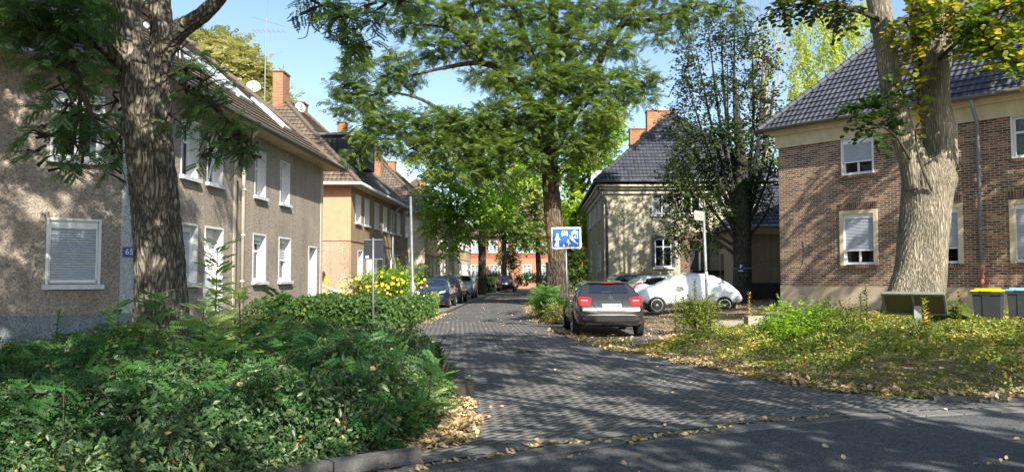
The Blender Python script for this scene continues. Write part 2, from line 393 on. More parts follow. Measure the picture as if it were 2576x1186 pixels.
# farther street in straight courses
m_pave2 = brickmat('straight_pavers', ((.13, .127, .125), (.105, .103, .102), (.155, .15, .145)), (.05, .047, .044), .2, .1, True, .006)
fan_obj('street', [(-2.75, 26.8), (1.1, 26.8), (.85, 32), (.95, 42.6), (1.7, 58), (4.5, 76), (14, 86), (16, 92), (2.5, 88), (-1.6, 76), (-1.9, 60), (-2.45, 46), (-2.75, 33)], .0055, m_pave2)
fan_obj('parking_strip', [(-5.3, 32.4), (-2.85, 32.4), (-2.5, 46), (-2.0, 60), (-2.0, 64), (-5.3, 64)], .010, plain('strip_paving', (.17, .155, .14), .9, bm=.003))
fan_obj('crossing_slab', [(-1.95, 51.0), (1.5, 51.0), (1.75, 59), (-1.85, 60)], .012, plain('pale_paving', (.30, .22, .17), .9, bm=.003))
mk = MB(); mk.box((-2.72, 39.5, .016), (.1, 14.5, .004), (Vector((.9994, -.0344, 0)), Vector((.0344, .9994, 0)), Vector((0, 0, 1))))
tag(mk.build('bay_marking', plain('dark_marking', (.03, .035, .045), .8)), kind='structure')

# gutter and edging stones along the crossing road
def along(poly, step):
    out = []; acc = 0; 
    for (x1, y1), (x2, y2) in zip(poly, poly[1:]):
        L = math.hypot(x2-x1, y2-y1); d = Vector(((x2-x1)/L, (y2-y1)/L, 0)); s = -acc % step if acc else 0
        s = 0 if not out else (step-acc)
        while s < L: out.append((Vector((x1, y1, 0))+d*s, d)); s += step
        acc = L-(s-step)
    return out
m_stone = tintmat('gutter_stone', [(0, (.11, .11, .112)), (1, (.20, .195, .185))], .85, .3, 50, .5, .004)
gs = MB()
for p, d in along(GUT[1:], .5):
    nrm = Vector((-d.y, d.x, 0)); ax = (d, nrm, Vector((0, 0, 1)))
    gs.box(p+d*.25-nrm*.175+Vector((0, 0, -.017)), (.488, .25, .05), ax, random.random())
for p, d in along(GUT[2:7], .3):
    nrm = Vector((-d.y, d.x, 0)); ax = (d, nrm, Vector((0, 0, 1)))
    gs.box(p+d*.15+nrm*.10+Vector((0, 0, -.008)), (.29, .14, .05), ax, random.random()*.6)
tag(gs.build('gutter', m_stone, bevel=.004), kind='structure')
gj = MB()
for (x1, y1), (x2, y2) in zip(GUT[1:], GUT[2:]):
    a = Vector((x1, y1, .011)); b = Vector((x2, y2, .011)); d = (b-a).normalized(); n_ = Vector((-d.y, d.x, 0)); gj.quad([a-n_*.035, b-n_*.035, b+n_*.012, a+n_*.012])
tag(gj.build('gutter_seam', plain('seam_dirt', (.02, .018, .014), .95, var=.5, nscale=9)), kind='structure')
# raised kerbs
m_kerb = tintmat('kerb_stone', [(0, (.075, .075, .078)), (1, (.12, .118, .115))], .85, .3, 40, .5, .006)
kb = MB()
for poly, a, b in ((GUT, 0, 1.0), ):
    for p, d in along([(-8.0, 1.75), (-6.4, 3.0), (-3.2, 5.12), (-1.25, 6.42)], .8):
        nrm = Vector((-d.y, d.x, 0)); kb.box(p+d*.4+nrm*.09+Vector((0, 0, .03)), (.785, .15, .14), (d, nrm, Vector((0, 0, 1))), random.random())
for p, d in along([(5.35, 9.93), (6.44, 9.86), (9, 10.0), (14, 9.9)], .8):
    nrm = Vector((-d.y, d.x, 0)); kb.box(p+d*.4+nrm*.05+Vector((0, 0, .0)), (.785, .14, .12), (d, nrm, Vector((0, 0, 1))), random.random())
for p, d in along([(-2.95, 32.2), (-2.98, 27.6), (-3.1, 24.5)], .8):
    nrm = Vector((-d.y, d.x, 0)); kb.box(p+d*.4+nrm*.0+Vector((0, 0, .03)), (.785, .1, .12), (d, nrm, Vector((0, 0, 1))), random.random())
tag(kb.build('kerb', m_kerb, bevel=.012), kind='structure')

# raised bank and yard on the right: one height-field sheet
def heightfield(name, poly, step, zf, mat, bbox, kind='structure'):
    xs = np.arange(bbox[0], bbox[1], step); ys = np.arange(bbox[2], bbox[3], step)
    X, Y = np.meshgrid(xs, ys); Z = zf(X.ravel(), Y.ravel()).reshape(X.shape); S = sdist_np(poly, X.ravel(), Y.ravel()).reshape(X.shape)
    idx = np.arange(X.size).reshape(X.shape)
    F = np.stack([idx[:-1, :-1], idx[:-1, 1:], idx[1:, 1:], idx[1:, :-1]], -1).reshape(-1, 4)
    keep = (S.ravel()[F] > -step*.5).all(1); F = F[keep]
    used = np.unique(F); mp = -np.ones(X.size, int); mp[used] = np.arange(len(used))
    V = np.stack([X.ravel(), Y.ravel(), Z.ravel()], -1)[used]
    o = mesh_np(name, V, mp[F], mat, smooth=True); o['kind'] = kind; return o
m_yard = asphalt('yard_sand', (.20, .155, .10), 26)
heightfield('yard', YARD, .3, lambda X, Y: hgt_np(X, Y)+.012+.015*lumps(X, Y, 2., 3), m_yard, (1.5, 40, 9, 62))
m_bed = asphalt('bed_soil', (.055, .042, .028), 24)
heightfield('flower_bed', BED_L, .25, lambda X, Y: .06+.05*lumps(X, Y, 1.2, 5), m_bed, (-16, 0, 2, 21))
heightfield('hedge_bed', BED_M, .25, lambda X, Y: .05+.03*lumps(X, Y, 1.2, 5), m_bed, (-9, -2, 21, 34))
ISL = [(.95, 25.6), (1.25, 25.3), (2.6, 26.2), (3.5, 30), (3.6, 44), (3.2, 50), (1.4, 50), (1.1, 42), (.9, 32)]
heightfield('tree_bed', ISL, .2, lambda X, Y: .05+.14*SS(sdist_np(ISL, X, Y)/1.), m_bed, (.5, 4, 25, 51))

# ================================================================ HOUSES
m_white = plain('white_paint', (.72, .73, .74), .45, var=.06)
m_frame = plain('white_frame', (.78, .80, .82), .35, var=.04)
m_sill = plain('white_sill', (.66, .68, .72), .6, var=.16, nscale=6)
m_cream = plain('cream_plaster', (.62, .53, .36), .85, var=.12, bm=.003)
m_dark = plain('dark_interior', (.012, .012, .014), .9)
m_curt = plain('net_curtain', (.55, .56, .55), .9, var=.25, nscale=9)
m_shut = plain('roller_shutter', (.40, .44, .50), .55, var=.06)
m_zinc = plain('zinc', (.30, .32, .34), .42, .6, var=.15)
m_whpipe = plain('cream_pipe', (.60, .54, .44), .5, var=.08)
m_glass = glassmat()
Z3 = Vector((0, 0, 1))
def upoint(P, U, u, z=None):
    """distance along the line P + s U (plan) at which it is seen in image column u"""
    r = (u-1288)/FPX
    return (r*P.y-P.x)/(U.x-r*U.y)
def window(house, P, U, Nn, s0, s1, za, zb, dep=.2, kind='casement', shut=0., mull=1, trans=.0, curtain=.6, reveal=None, sill=True, frame_m=None, surround=None, surround_m=None, bars=0, label=None, sill_m=None, open_leaf=False):
    """P wall origin (plan at z 0), U along, Nn outward normal. Everything inside the opening belongs to one window part"""
    frame_m = frame_m or m_frame; reveal = reveal or m_white
    def pt(s, z, n): return P+U*s+Nn*n+Z3*z
    ax = (U, Nn, Z3); fw = .07
    b = MB(); w = s1-s0; h = zb-za; d = -dep+.03
    def bar(sa, sb, z1, z2, n0=d, th=.05): b.box(pt((sa+sb)/2, (z1+z2)/2, n0), (sb-sa, th, z2-z1), ax)
    if kind == 'door':
        bar(s0+.01, s0+fw, za, zb-.01); bar(s1-fw, s1-.01, za, zb-.01); bar(s0+fw, s1-fw, zb-fw-.01, zb-.01)
        f = b.build('door', frame_m, house)
        l = MB(); l.box(pt((s0+s1)/2, (za+zb-fw)/2, d-.015), (w-2*fw, .045, h-fw-.01), ax); l.build('door_leaf', frame_m if not label else surround_m or frame_m, f)
        l = MB(); l.box(pt((s0+s1)/2, zb-.75, d+.012), (w*.4, .01, .7), ax); l.build('pane', m_glass, f)
    else:
        bar(s0+.005, s0+fw, za+.01, zb-.005); bar(s1-fw, s1-.005, za+.01, zb-.005)
        bar(s0+fw, s1-fw, zb-fw, zb-.005); bar(s0+fw, s1-fw, za+.01, za+fw+.02)
        for k in range(mull):
            c = s0+w*(k+1)/(mull+1); bar(c-.035, c+.035, za+fw+.02, zb-fw, d+.003, .06)
        if trans: c = za+h*trans; bar(s0+fw, s1-fw, c-.035, c+.035, d+.006, .056)
        f = b.build('window', frame_m, house)
        g = MB(); g.quad([pt(s0+fw*.6, za+fw, d-.012), pt(s1-fw*.6, za+fw, d-.012), pt(s1-fw*.6, zb-fw*.6, d-.012), pt(s0+fw*.6, zb-fw*.6, d-.012)]); g.build('pane', m_glass, f)
        g = MB(); g.box(pt((s0+s1)/2, (za+zb)/2, d-.5), (w+.3, .02, h+.3), ax); g.build('room_backdrop', m_dark, f)
        if curtain > 0:
            c = MB(); nn = 16
            for side in ((s0+.03, s0+.03+w*curtain*.5), (s1-.03-w*curtain*.5, s1-.03)):
                for k in range(nn):
                    a0 = side[0]+(side[1]-side[0])*k/nn; a1 = side[0]+(side[1]-side[0])*(k+1)/nn
                    n0 = d-.09+.02*math.sin(k*1.9); n1 = d-.09+.02*math.sin((k+1)*1.9)
                    c.quad([pt(a0, za+.02, n0), pt(a1, za+.02, n1), pt(a1, zb-.02, n1), pt(a0, zb-.02, n0)])
            c.build('curtain', m_curt, f)
        if open_leaf:
            c = MB(); hh = h*.96
            for sa, sb, z1, z2 in ((.0, w*.45, 0, .06), (.0, w*.45, hh-.06, hh), (0, .06, .06, hh-.06), (w*.45-.06, w*.45, .06, hh-.06)):
                for _ in (0,):
                    zc = (z1+z2)/2; tiltn = .30*zc/hh
                    c.box(pt(s0+fw+(sa+sb)/2, za+fw+zc, d+.05+tiltn), (sb-sa, .04, (z2-z1)), (U, (Nn-Z3*.3/hh).normalized(), (Z3+Nn*.3/hh).normalized()))
            c.build('tilted_sash', frame_m, f)
    if shut > 0:
        c = MB(); zt = zb-.16; zl = zt-(zt-za-.05)*shut; n = max(3, int((zt-zl)/.05)); sh = -dep+.10
        for k in range(n):
            z1 = zl+(zt-zl)*k/n; z2 = zl+(zt-zl)*(k+1)/n; zm = (z1+z2)/2
            c.quad([pt(s0+.03, z1+.004, sh), pt(s1-.03, z1+.004, sh), pt(s1-.03, zm, sh+.012), pt(s0+.03, zm, sh+.012)])
            c.quad([pt(s0+.03, zm, sh+.012), pt(s1-.03, zm, sh+.012), pt(s1-.03, z2, sh-.004), pt(s0+.03, z2, sh-.004)])
            c.quad([pt(s0+.03, z2, sh-.004), pt(s1-.03, z2, sh-.004), pt(s1-.03, z2+.004, sh), pt(s0+.03, z2+.004, sh)])
        c.build('shutter', m_shut, f)
        c = MB(); c.box(pt((s0+s1)/2, zb-.08, sh), (w-.02, .05, .155), ax)
        c.box(pt(s0+.02, (zl+zt)/2, sh), (.035, .05, zt-zl), ax); c.box(pt(s1-.02, (zl+zt)/2, sh), (.035, .05, zt-zl), ax)
        c.box(pt((s0+s1)/2, zl-.02, sh+.004), (w-.06, .03, .045), ax); c.build('shutter_box', frame_m, f)
    r = MB(); nb = 0.0; back = -dep-.02
    for q in ([(s0, za), (s0, zb)], [(s0, zb), (s1, zb)], [(s1, zb), (s1, za)], [(s1, za), (s0, za)]):
        (a, z1), (c2, z2) = q; r.quad([pt(a, z1, .012), pt(a, z1, back), pt(c2, z2, back), pt(c2, z2, .012)])
    for (a, c2, z1, z2) in ((s0-.05, s0, za, zb+.05), (s1, s1+.05, za, zb+.05), (s0, s1, zb, zb+.05)) if surround is None else ():
        r.box(pt((a+c2)/2, (z1+z2)/2, .004), (c2-a, .016, z2-z1), ax)
    r.build('reveal', reveal, f)
    if surround:
        r = MB(); q = surround
        for (a, c2, z1, z2) in ((s0-q, s0, za-.02, zb+q), (s1, s1+q, za-.02, zb+q), (s0, s1, zb, zb+q)):
            r.box(pt((a+c2)/2, (z1+z2)/2, .014), (c2-a, .05, z2-z1), ax)
        r.build('surround', surround_m or m_cream, f)
    if sill and kind != 'door':
        r = MB(); r.box(pt((s0+s1)/2, za-.05, -.01), (w+.22, .24, .09), (U, (Nn-Z3*.08).normalized(), (Z3+Nn*.08).normalized())); r.build('sill', sill_m or m_sill, f)
    return f
def wall(house, P, U, Nn, L, z0, z1, openings, mat, name='wall', sub=None):
    """wall face with real openings; bottom z0, top z1"""
    b = MB(); ss = sorted({0, L}|{o[0] for o in openings}|{o[1] for o in openings}); zs = sorted({z0, z1}|{o[2] for o in openings}|{o[3] for o in openings})
    zs = [z for z in zs if z0 <= z <= z1]; flip = U.cross(Z3).dot(Nn) < 0
    for i in range(len(ss)-1):
        for j in range(len(zs)-1):
            sm, zm = (ss[i]+ss[i+1])/2, (zs[j]+zs[j+1])/2
            if any(o[0] < sm < o[1] and o[2] < zm < o[3] for o in openings): continue
            q = [(ss[i], zs[j]), (ss[i+1], zs[j]), (ss[i+1], zs[j+1]), (ss[i], zs[j+1])]
            if flip: q = q[::-1]
            b.quad([P+U*s+Z3*z for s, z in q], q)
    return b.build(name, mat, house)
def clip(poly, v0, v1):
    for sgn, lim in ((1, v0), (-1, -v1)):
        out = []
        for i in range(len(poly)):
            a, c = poly[i], poly[(i+1) % len(poly)]; da, dc = sgn*a[1]-lim, sgn*c[1]-lim
            if da >= 0: out.append(a)
            if (da >= 0) != (dc >= 0):
                t = da/(da-dc); out.append((a[0]+(c[0]-a[0])*t, a[1]+(c[1]-a[1])*t))
        poly = out
        if len(poly) < 3: return []
    return poly
def slope(mb, A, B, C, D=None, row=.33, lift=.045):
    """tiled roof plane: A,B eave ends, C above B, D above A (or a triangle with C the tip)"""
    E = (B-A).normalized(); pts3 = [A, B, C]+([D] if D is not None else [])
    nn = E.cross((C-A)).normalized()
    if nn.z < 0: nn = -nn
    S = nn.cross(E); S = S if S.z > 0 else -S
    P2 = [((p-A).dot(E), (p-A).dot(S)) for p in pts3]; top = max(p[1] for p in P2); k = 0
    while k*row < top:
        v0, v1 = k*row, (k+1)*row; q = clip(P2, v0, v1)
        if q:
            def w(p, f=1): return A+E*p[0]+S*p[1]+nn*(lift*(1-(p[1]-v0)/row)*f+.0)
            P = [w(p) for p in q]; uv = [(p[0], p[1]) for p in q]
            n2 = (P[1]-P[0]).cross(P[2]-P[1])
            if n2.dot(nn) < 0: P = P[::-1]; uv = uv[::-1]
            mb.quad(P, uv)
            lo = [p for p in q if abs(p[1]-v0) < 1e-6]
            if len(lo) == 2:
                a, c = sorted(lo); mb.quad([A+E*a[0]+S*v0-nn*.01, A+E*c[0]+S*v0-nn*.01, w(c), w(a)], [(a[0], v0), (c[0], v0), (c[0], v0+.03), (a[0], v0+.03)])
        k += 1
def hipcap(mb, A, B):
    d = (B-A); L = d.length; d.normalize(); n = max(2, int(L/.36)); pts = []; rad = []
    for k in range(n):
        pts += [A+d*(L*k/n), A+d*(L*(k+.97)/n)]; rad += [.135, .105]
    mb.tube(pts, rad, 8)
def roof(house, O, U, V, L, W, z, pitch, in0, in1, ov, mat, name='roof', capm=None):
    """hipped/gabled roof; O plan corner, U long way, V depth; in0/in1 hip run (0 = gable)"""
    e0, e1 = -ov, L+ov; f0, f1 = -ov, W+ov; mid = (f0+f1)/2; hgt_ = (mid-f0)*math.tan(R(pitch))
    P = lambda s, t, zz: O+U*s+V*t+Z3*zz
    A, B, C, D = P(e0, f0, z), P(e1, f0, z), P(e1, f1, z), P(e0, f1, z)
    R0, R1 = P(e0+in0, mid, z+hgt_), P(e1-in1, mid, z+hgt_)
    mb = MB(); slope(mb, A, B, R1, R0); slope(mb, C, D, R0, R1)
    if in0: slope(mb, D, A, R0)
    if in1: slope(mb, B, C, R1)
    r = mb.build(name, mat, house)
    cp = MB(); up = Vector((0, 0, .05)); hipcap(cp, R0+up, R1+up)
    if in0: hipcap(cp, A+up, R0+up); hipcap(cp, D+up, R0+up)
    if in1: hipcap(cp, B+up, R1+up); hipcap(cp, C+up, R1+up)
    cp.build('ridge_tiles', capm or mat, r)
    return r, (A, B, C, D, R0, R1)
def gutter(house, pts, mat, r=.075):
    mb = MB(); mb.tube(pts, r, 8); return mb.build('gutter', mat, house, smooth=True)
def pipe(house, pts, mat, r=.05, name='downpipe'):
    mb = MB(); mb.tube(pts, r, 10)
    a = Vector(pts[-2]) if len(pts) > 2 else Vector(pts[0]); c = Vector(pts[-1])
    for k in range(1, 4):
        q = a.lerp(c, k/4); mb.tube([q-Z3*.03, q+Z3*.03], r*1.25, 10)
    return mb.build(name, mat, house, smooth=True)
def chimney(parent, c, w, d, z0, z1, U, V, mat, cap=None):
    mb = MB(); mb.box(c+Z3*((z0+z1)/2), (w, d, z1-z0), (U, V, Z3)); o = mb.build('chimney', mat, parent)
    mb = MB(); mb.box(c+Z3*(z1+.04), (w+.1, d+.1, .08), (U, V, Z3)); mb.build('chimney_cap', cap or mat, o); return o
def dish(parent, c, r, facing, mat, mat2):
    f = Vector(facing).normalized(); M = f.to_track_quat('Z', 'Y').to_matrix(); mb = MB(); n = 24; rings = 6
    c = Vector(c)
    for i in range(rings):
        for k in range(n):
            q = []
            for (ii, kk) in ((i, k), (i+1, k), (i+1, k+1), (i, k+1)):
                a = 2*math.pi*kk/n; rr = r*ii/rings; q.append(c+M@Vector((rr*math.cos(a), rr*math.sin(a), .28*rr*rr/r)))
            mb.quad(q)
    o = mb.build('satellite_dish', mat, parent, smooth=True)
    o.modifiers.new('s', 'SOLIDIFY').thickness = .015
    mb = MB(); tip = c+f*r*1.0; mb.tube([c+M@Vector((0, -r*.95, .26*r)), tip], .014, 6); mb.box(tip, (.1, .1, .12)); mb.build('receiver_arm', mat2, o)
    mb = MB(); mb.tube([c-f*.02, c-f*.15, c-f*.15-Z3*(r+.35)], .025, 8); mb.build('bracket', mat2, o); return o

m_st1 = stucco('stucco_beige', (.45, .39, .335), .22, 26, 1., .05)
m_st1b = stucco('stucco_plinth_bluegrey', (.26, .31, .34), .2)
m_st1c = stucco('stucco_corner_pale', (.50, .56, .58), .15)
m_soff = plain('soffit_boards', (.45, .36, .24), .75, var=.15, nscale=8)
m_tile_b = tilemat('tiles_brown', (.17, .13, .10))
m_tile_g = tilemat('tiles_blue_grey', (.058, .063, .088), (.13, .12, .10), .25)
m_orange_brick = brickmat('chimney_brick', ((.40, .17, .09), (.30, .12, .07), (.46, .22, .12)), (.36, .28, .2), .25, .077)

BD = Vector((.0344, .9994, 0)); BN = Vector((.9994, -.0344, 0))           # street direction, street-side normal (left row)
# ---- corner house on the left
P1 = Vector((-8.09, 16.7, 0)); AD = Vector((-.765, -.644, 0)); AN = Vector((.644, -.765, 0)); ZS = 5.85
h1 = thing('corner_house', 'rough beige rendered corner house nearest on the left behind the big forked trunk', 'house', P1)
LB = 14.25; LA = 13.0
sA = lambda u: upoint(P1, AD, u); sB = lambda u: upoint(P1, BD, u)
wa = sorted([sA(247), sA(122)])
opA = [(wa[0], wa[1], 1.42, 2.72), (sA(247)+.0, sA(125), 4.0, 5.32), (6.2, 7.4, 1.42, 2.72), (6.2, 7.4, 4.0, 5.32)]
wall(h1, P1, AD, AN, LA, .78, ZS, [o for o in opA], m_st1)
wall(h1, P1+AN*.045, AD, AN, LA, -.05, .78, [], m_st1b, 'plinth')
pb = MB(); pb.box(P1+AD*(LA/2)+AN*.022+Z3*.785, (LA, .05, .03), (AD, AN, Z3)); pb.build('plinth_ledge', m_st1b, h1)
pb = MB(); pb.box(P1+AD*.17+AN*.012+Z3*3.3, (.34, .03, 5.0), (AD, AN, Z3)); pb.box(P1+BD*.1+BN*.012+Z3*3.3, (.2, .03, 5.0), (BD, BN, Z3)); pb.build('corner_strip', m_st1c, h1)
window(h1, P1, AD, AN, *opA[0], dep=.16, shut=.97, curtain=0)
window(h1, P1, AD, AN, *opA[1], dep=.16, mull=1, curtain=.3, shut=.12)
window(h1, P1, AD, AN, *opA[2], dep=.16, shut=.97, curtain=0); window(h1, P1, AD, AN, *opA[3], dep=.16, curtain=.3)
opB = [(sB(452), sB(491), 4.04, 5.42), (sB(518), sB(554), 4.04, 5.42), (sB(639), sB(664), 4.04, 5.42), (sB(703), sB(725), 4.04, 5.42),
       (sB(456), sB(494), 1.42, 2.84), (sB(516), sB(559), .5, 2.84), (sB(637), sB(667), 1.42, 2.84), (sB(702), sB(730), 1.42, 2.84), (sB(777), sB(796), .55, 2.66)]
wall(h1, P1, BD, BN, LB, -.05, ZS, opB, m_st1)
for i, o in enumerate(opB):
    if i in (5, 8): window(h1, P1, BD, BN, *o, dep=.3, kind='door')
    else: window(h1, P1, BD, BN, *o, dep=.27, mull=0 if i != 4 else 0, trans=.66, curtain=[.9, .0, .4, .5, 0, 0, .9, 1][i], shut=[0, 0, 0, 0, .98, 0, .05, .45][i], open_leaf=(i == 1))
pe = P1+BD*LB; wall(h1, pe, -BN, BD, 10, -.05, ZS, [], m_st1)
b2 = P1-AN*10+AD*LA; wall(h1, P1+AD*LA, -AN, AD, 10, -.05, ZS, [], m_st1)
pb = MB(); pb.box(pe-BD*.16+BN*.012+Z3*2.9, (.03, .3, 5.8), (BN, BD, Z3)); pb.build('end_strip', m_whpipe if False else plain('pale_render', (.52, .45, .36), .9), h1)
pb = MB(); s = sB(588); pb.box(P1+BD*s+BN*.012+Z3*2.9, (.03, .16, 5.8), (BN, BD, Z3)); pb.build('wall_strip', _M['pale_render'], h1)
def eav(P, n, z=0): return P+n*.62+Z3*z
s = sB(600); q = P1+BD*s
pipe(h1, [q+BN*.60+Z3*(ZS+.12), q+BN*.45+Z3*(ZS-.1), q+BN*.12+Z3*(ZS-.45), q+BN*.12+Z3*.1], m_whpipe, .055)
pb = MB(); pb.tube([q-BD*.28+BN*.05+Z3*.1, q-BD*.28+BN*.05+Z3*4.3], .02, 6); pb.build('cable_duct', plain('dark_metal', (.03, .03, .035), .5), h1)
# roof: two wings meeting at the obtuse street corner
ov = .62; ze = ZS+.02
def isect(p, d, q, e):
    den = d.x*e.y-d.y*e.x; t = ((q.x-p.x)*e.y-(q.y-p.y)*e.x)/den; return p+d*t
def corner_pt(off): return isect(P1+AN*off, AD, P1+BN*off, BD)
Oe = corner_pt(ov)+Z3*ze; RD = 5.0; TP = .9
Ri = corner_pt(-RD)+Z3*(ze+(RD+ov)*TP)
EB = P1+BD*(LB+ov)+BN*ov+Z3*ze; EBb = P1+BD*(LB+ov)-BN*(2*RD+ov)+Z3*ze; RB = P1+BD*(LB-RD)-BN*RD+Z3*(ze+(RD+ov)*TP)
EA = P1+AD*(LA+ov)+AN*ov+Z3*ze; RA = P1+AD*(LA+ov)-AN*RD+Z3*(ze+(RD+ov)*TP)
mb = MB(); slope(mb, Oe, EB, RB, Ri); slope(mb, EB, EBb, RB)
mb.build('roof', m_tile_b, h1); r1 = [o for o in h1.children if o.name.startswith('roof')][0]
mb = MB(); slope(mb, Oe, EA, RA, Ri); mb.build('roof', m_tile_g, h1)
mb = MB(); bi = corner_pt(-2*RD-ov)+Z3*ze; slope(mb, EBb, bi, Ri, RB); slope(mb, bi, P1+AD*(LA+ov)-AN*(2*RD+ov)+Z3*ze, RA, Ri); mb.build('roof', m_tile_b, h1)
mb = MB(); up = Z3*.05; hipcap(mb, EB+up, RB+up); hipcap(mb, RB+up, Ri+up); hipcap(mb, Ri+up, RA+up); hipcap(mb, Oe+up, Ri+up); mb.build('ridge_tiles', m_tile_b, r1)
mb = MB()
for a, c2, a2, d2 in ((Oe, EB, P1+Z3*ZS, P1+BD*LB+Z3*ZS), (EA, Oe, P1+AD*LA+Z3*ZS, P1+Z3*ZS), (EB, EBb, pe+Z3*ZS, pe-BN*10+Z3*ZS)):
    mb.quad([a-Z3*.03, c2-Z3*.03, d2, a2]); mb.quad([a-Z3*.03, a+Z3*.04, c2+Z3*.04, c2-Z3*.03])
mb.build('soffit', m_soff, h1)
mb = MB()
mb.tube([Oe+BN*.05+Z3*.05, EB+BN*.05+Z3*.05], .075, 8); mb.build('gutter', plain('gutter_dark', (.10, .095, .09), .6, .3), h1, smooth=True)
mb = MB(); mb.tube([Oe+AN*.05+Z3*.05, EA+AN*.05+Z3*.05], .075, 8); mb.build('gutter', m_zinc, h1, smooth=True)
# skylights in the street-side slope
nrm = (BN*TP+Z3).normalized(); up_s = (Z3*TP-BN).normalized()*1
m_sky = plain('skylight_frame', (.50, .51, .53), .3, .2)
for sy, t0, ln, wd in ((6.4, 1.9, 1.9, 1.0), (8.0, 2.0, 1.9, 1.0), (10.6, 1.3, 1.5, .8), (4.6, 2.4, 1.5, .8)):
    upv = (-BN+Z3*TP).normalized(); c = P1+BD*sy+BN*ov+Z3*ze+upv*(t0+ln/2)+nrm*.09
    mb = MB()
    for (a, c2) in ((0, ln/2), (0, -ln/2)): mb.box(c+upv*c2, (wd+.08, .08, .1), (BD, upv, nrm))
    for c2 in (-wd/2, wd/2): mb.box(c+BD*c2, (.08, ln-.08, .1), (BD, upv, nrm))
    f = mb.build('skylight', m_sky, r1)
    mb = MB(); mb.box(c-nrm*.0, (wd-.08, ln-.08, .06), (BD, upv, nrm)); mb.build('pane', plain('skylight_pane', (.35, .40, .46), .12, .0, .8), f)
mb = MB(); mb.box(P1+AD*.17+AN*.035+Z3*2.10, (.26, .02, .22), (AD, AN, Z3)); pl = mb.build('house_number_plate', plain('enamel_blue', (.02, .07, .30), .35), h1)
text_obj('65', .17, m_frame, pl, P1+AD*.17+AN*.05+Z3*2.10-origin(pl), Matrix((-AD, Z3, AN)).transposed(), 'house_number')

# ---- street-side rows
def row_house(name, label, c, L, W, zs, wins, lowins, mat_up, mat_lo, mat_end, zsplit, tile, side, hip0=True, hip1=True, pitch=44, group=None, dep=.2, gut=None, lower_curt=.5, W0=10, ov=.55):
    """c = street corner nearest the camera, side +1 if the street lies to +x"""
    h = thing(name, label, 'house', c, group); U = BD; Nn = BN*side; V = -Nn
    ops_u = [(a, b, z0, z1) for a, b, z0, z1, *_ in wins]; ops_l = [(a, b, z0, z1) for a, b, z0, z1, *_ in lowins]
    wall(h, c, U, Nn, L, zsplit, zs, ops_u, mat_up); wall(h, c-Nn*.04, U, Nn, L, -.05, zsplit, ops_l, mat_lo)
    mb = MB(); mb.quad([c+Z3*zsplit, c+U*L+Z3*zsplit, c+U*L-Nn*.05+Z3*zsplit, c-Nn*.05+Z3*zsplit]); mb.build('storey_ledge', mat_up, h)
    wall(h, c, V, -U, W, zsplit, zs, [], mat_end[0]); wall(h, c+U*.04, V, -U, W, -.05, zsplit, [], mat_end[1])
    wall(h, c+U*L, V, U, W, -.05, zs, [], mat_up); wall(h, c+V*W, U, V, L, -.05, zs, [], mat_up)
    for w_ in list(wins)+list(lowins):
        kw = w_[4] if len(w_) > 4 else {}; lower = w_[3] < zsplit+.1
        window(h, c-(Nn*.04 if lower else Vector((0, 0, 0))), U, Nn, *w_[:4], dep=dep, **{**dict(mull=0, trans=.66, curtain=.6), **kw})
    r, (A, B, C, D, R0, R1) = roof(h, c, U, V, L, W, zs+.02, pitch, (W/2+ov)*.95 if hip0 else 0, (W/2+ov)*.95 if hip1 else 0, ov, tile)
    mb = MB()
    for a, b2_, a2, d2 in ((A, B, c, c+U*L), (D, A, c+V*W, c), (B, C, c+U*L, c+U*L+V*W)):
        mb.quad([a-Z3*.05, b2_-Z3*.05, d2+Z3*zs, a2+Z3*zs]); mb.quad([a-Z3*.05, a+Z3*.03, b2_+Z3*.03, b2_-Z3*.05])
    mb.build('soffit', m_soff, h)
    gutter(h, [D+Z3*.03-U*.05, A+Z3*.03-U*.05+Nn*.05, B+Z3*.03+Nn*.05], gut or m_zinc)
    for gable, base in ((not hip0, c), (not hip1, c+U*L)):
        if gable: g_ = MB(); g_.quad([base+Z3*zs, base+V*W+Z3*zs, base+V*W/2+Z3*(R0.z-.1)]); g_.build('gable', mat_up, h)
    return h, r, (A, B, C, D, R0, R1)
m_or_up = plain('orange_render', (.60, .31, .19), .92, var=.10, bm=.004)
m_st2 = stucco('stucco_brown', (.40, .30, .20), .2)
m_st2l = stucco('stucco_rose_beige', (.50, .37, .28), .2)
c2 = Vector((-7.64, 36.6, 0)); sC = lambda u: upoint(c2, BD, u)
ups = [(sC(a), sC(b), 4.19, 5.5) for a, b in ((893.5, 906.4), (916.3, 927.6), (941.5, 952.4), (963.3, 972.4), (982.7, 990), (997.6, 1006), (1018.8, 1025.3))]
los = [(sC(a), sC(b), 1.4, 2.8) for a, b in ((902.7, 914), (925, 936), (943, 950), (963, 970), (984, 990), (1023, 1029))]+[(sC(997), sC(1010), .3, 2.85, dict(kind='door'))]
h2, r2, K = row_house('terraced_house', 'two storey house with orange end wall and brown roof behind the dark square sign back', c2, 13.6, 10, ZS, ups, los, m_st2, m_st2l, (m_or_up, m_st2l), 3.24, m_tile_b, 1, gut=m_white, dep=.24)
s = sC(983); q = c2+BD*s; pipe(h2, [q+BN*.58+Z3*(ZS+.05)+BD*1.2, q+BN*.3+Z3*(ZS-.25)+BD*.4, q+BN*.12+Z3*(ZS-.6), q+BN*.12+Z3*.1], plain('pipe_lightblue', (.38, .45, .52), .4, .3))
chimney(r2, c2+BD*4.6-BN*5.0, .55, 1.1, ZS+3, ZS+5.9+.7, BN, BD, m_orange_brick)
chimney(r2, c2+BD*8.2-BN*5.0, .5, .9, ZS+3, ZS+5.75, BN, BD, m_orange_brick)
chimney(r2, c2+BD*12.2-BN*3.6, .5, .7, ZS+3, ZS+5.4, BN, BD, m_orange_brick)
m_dish = plain('dish_white', (.75, .76, .78), .4)
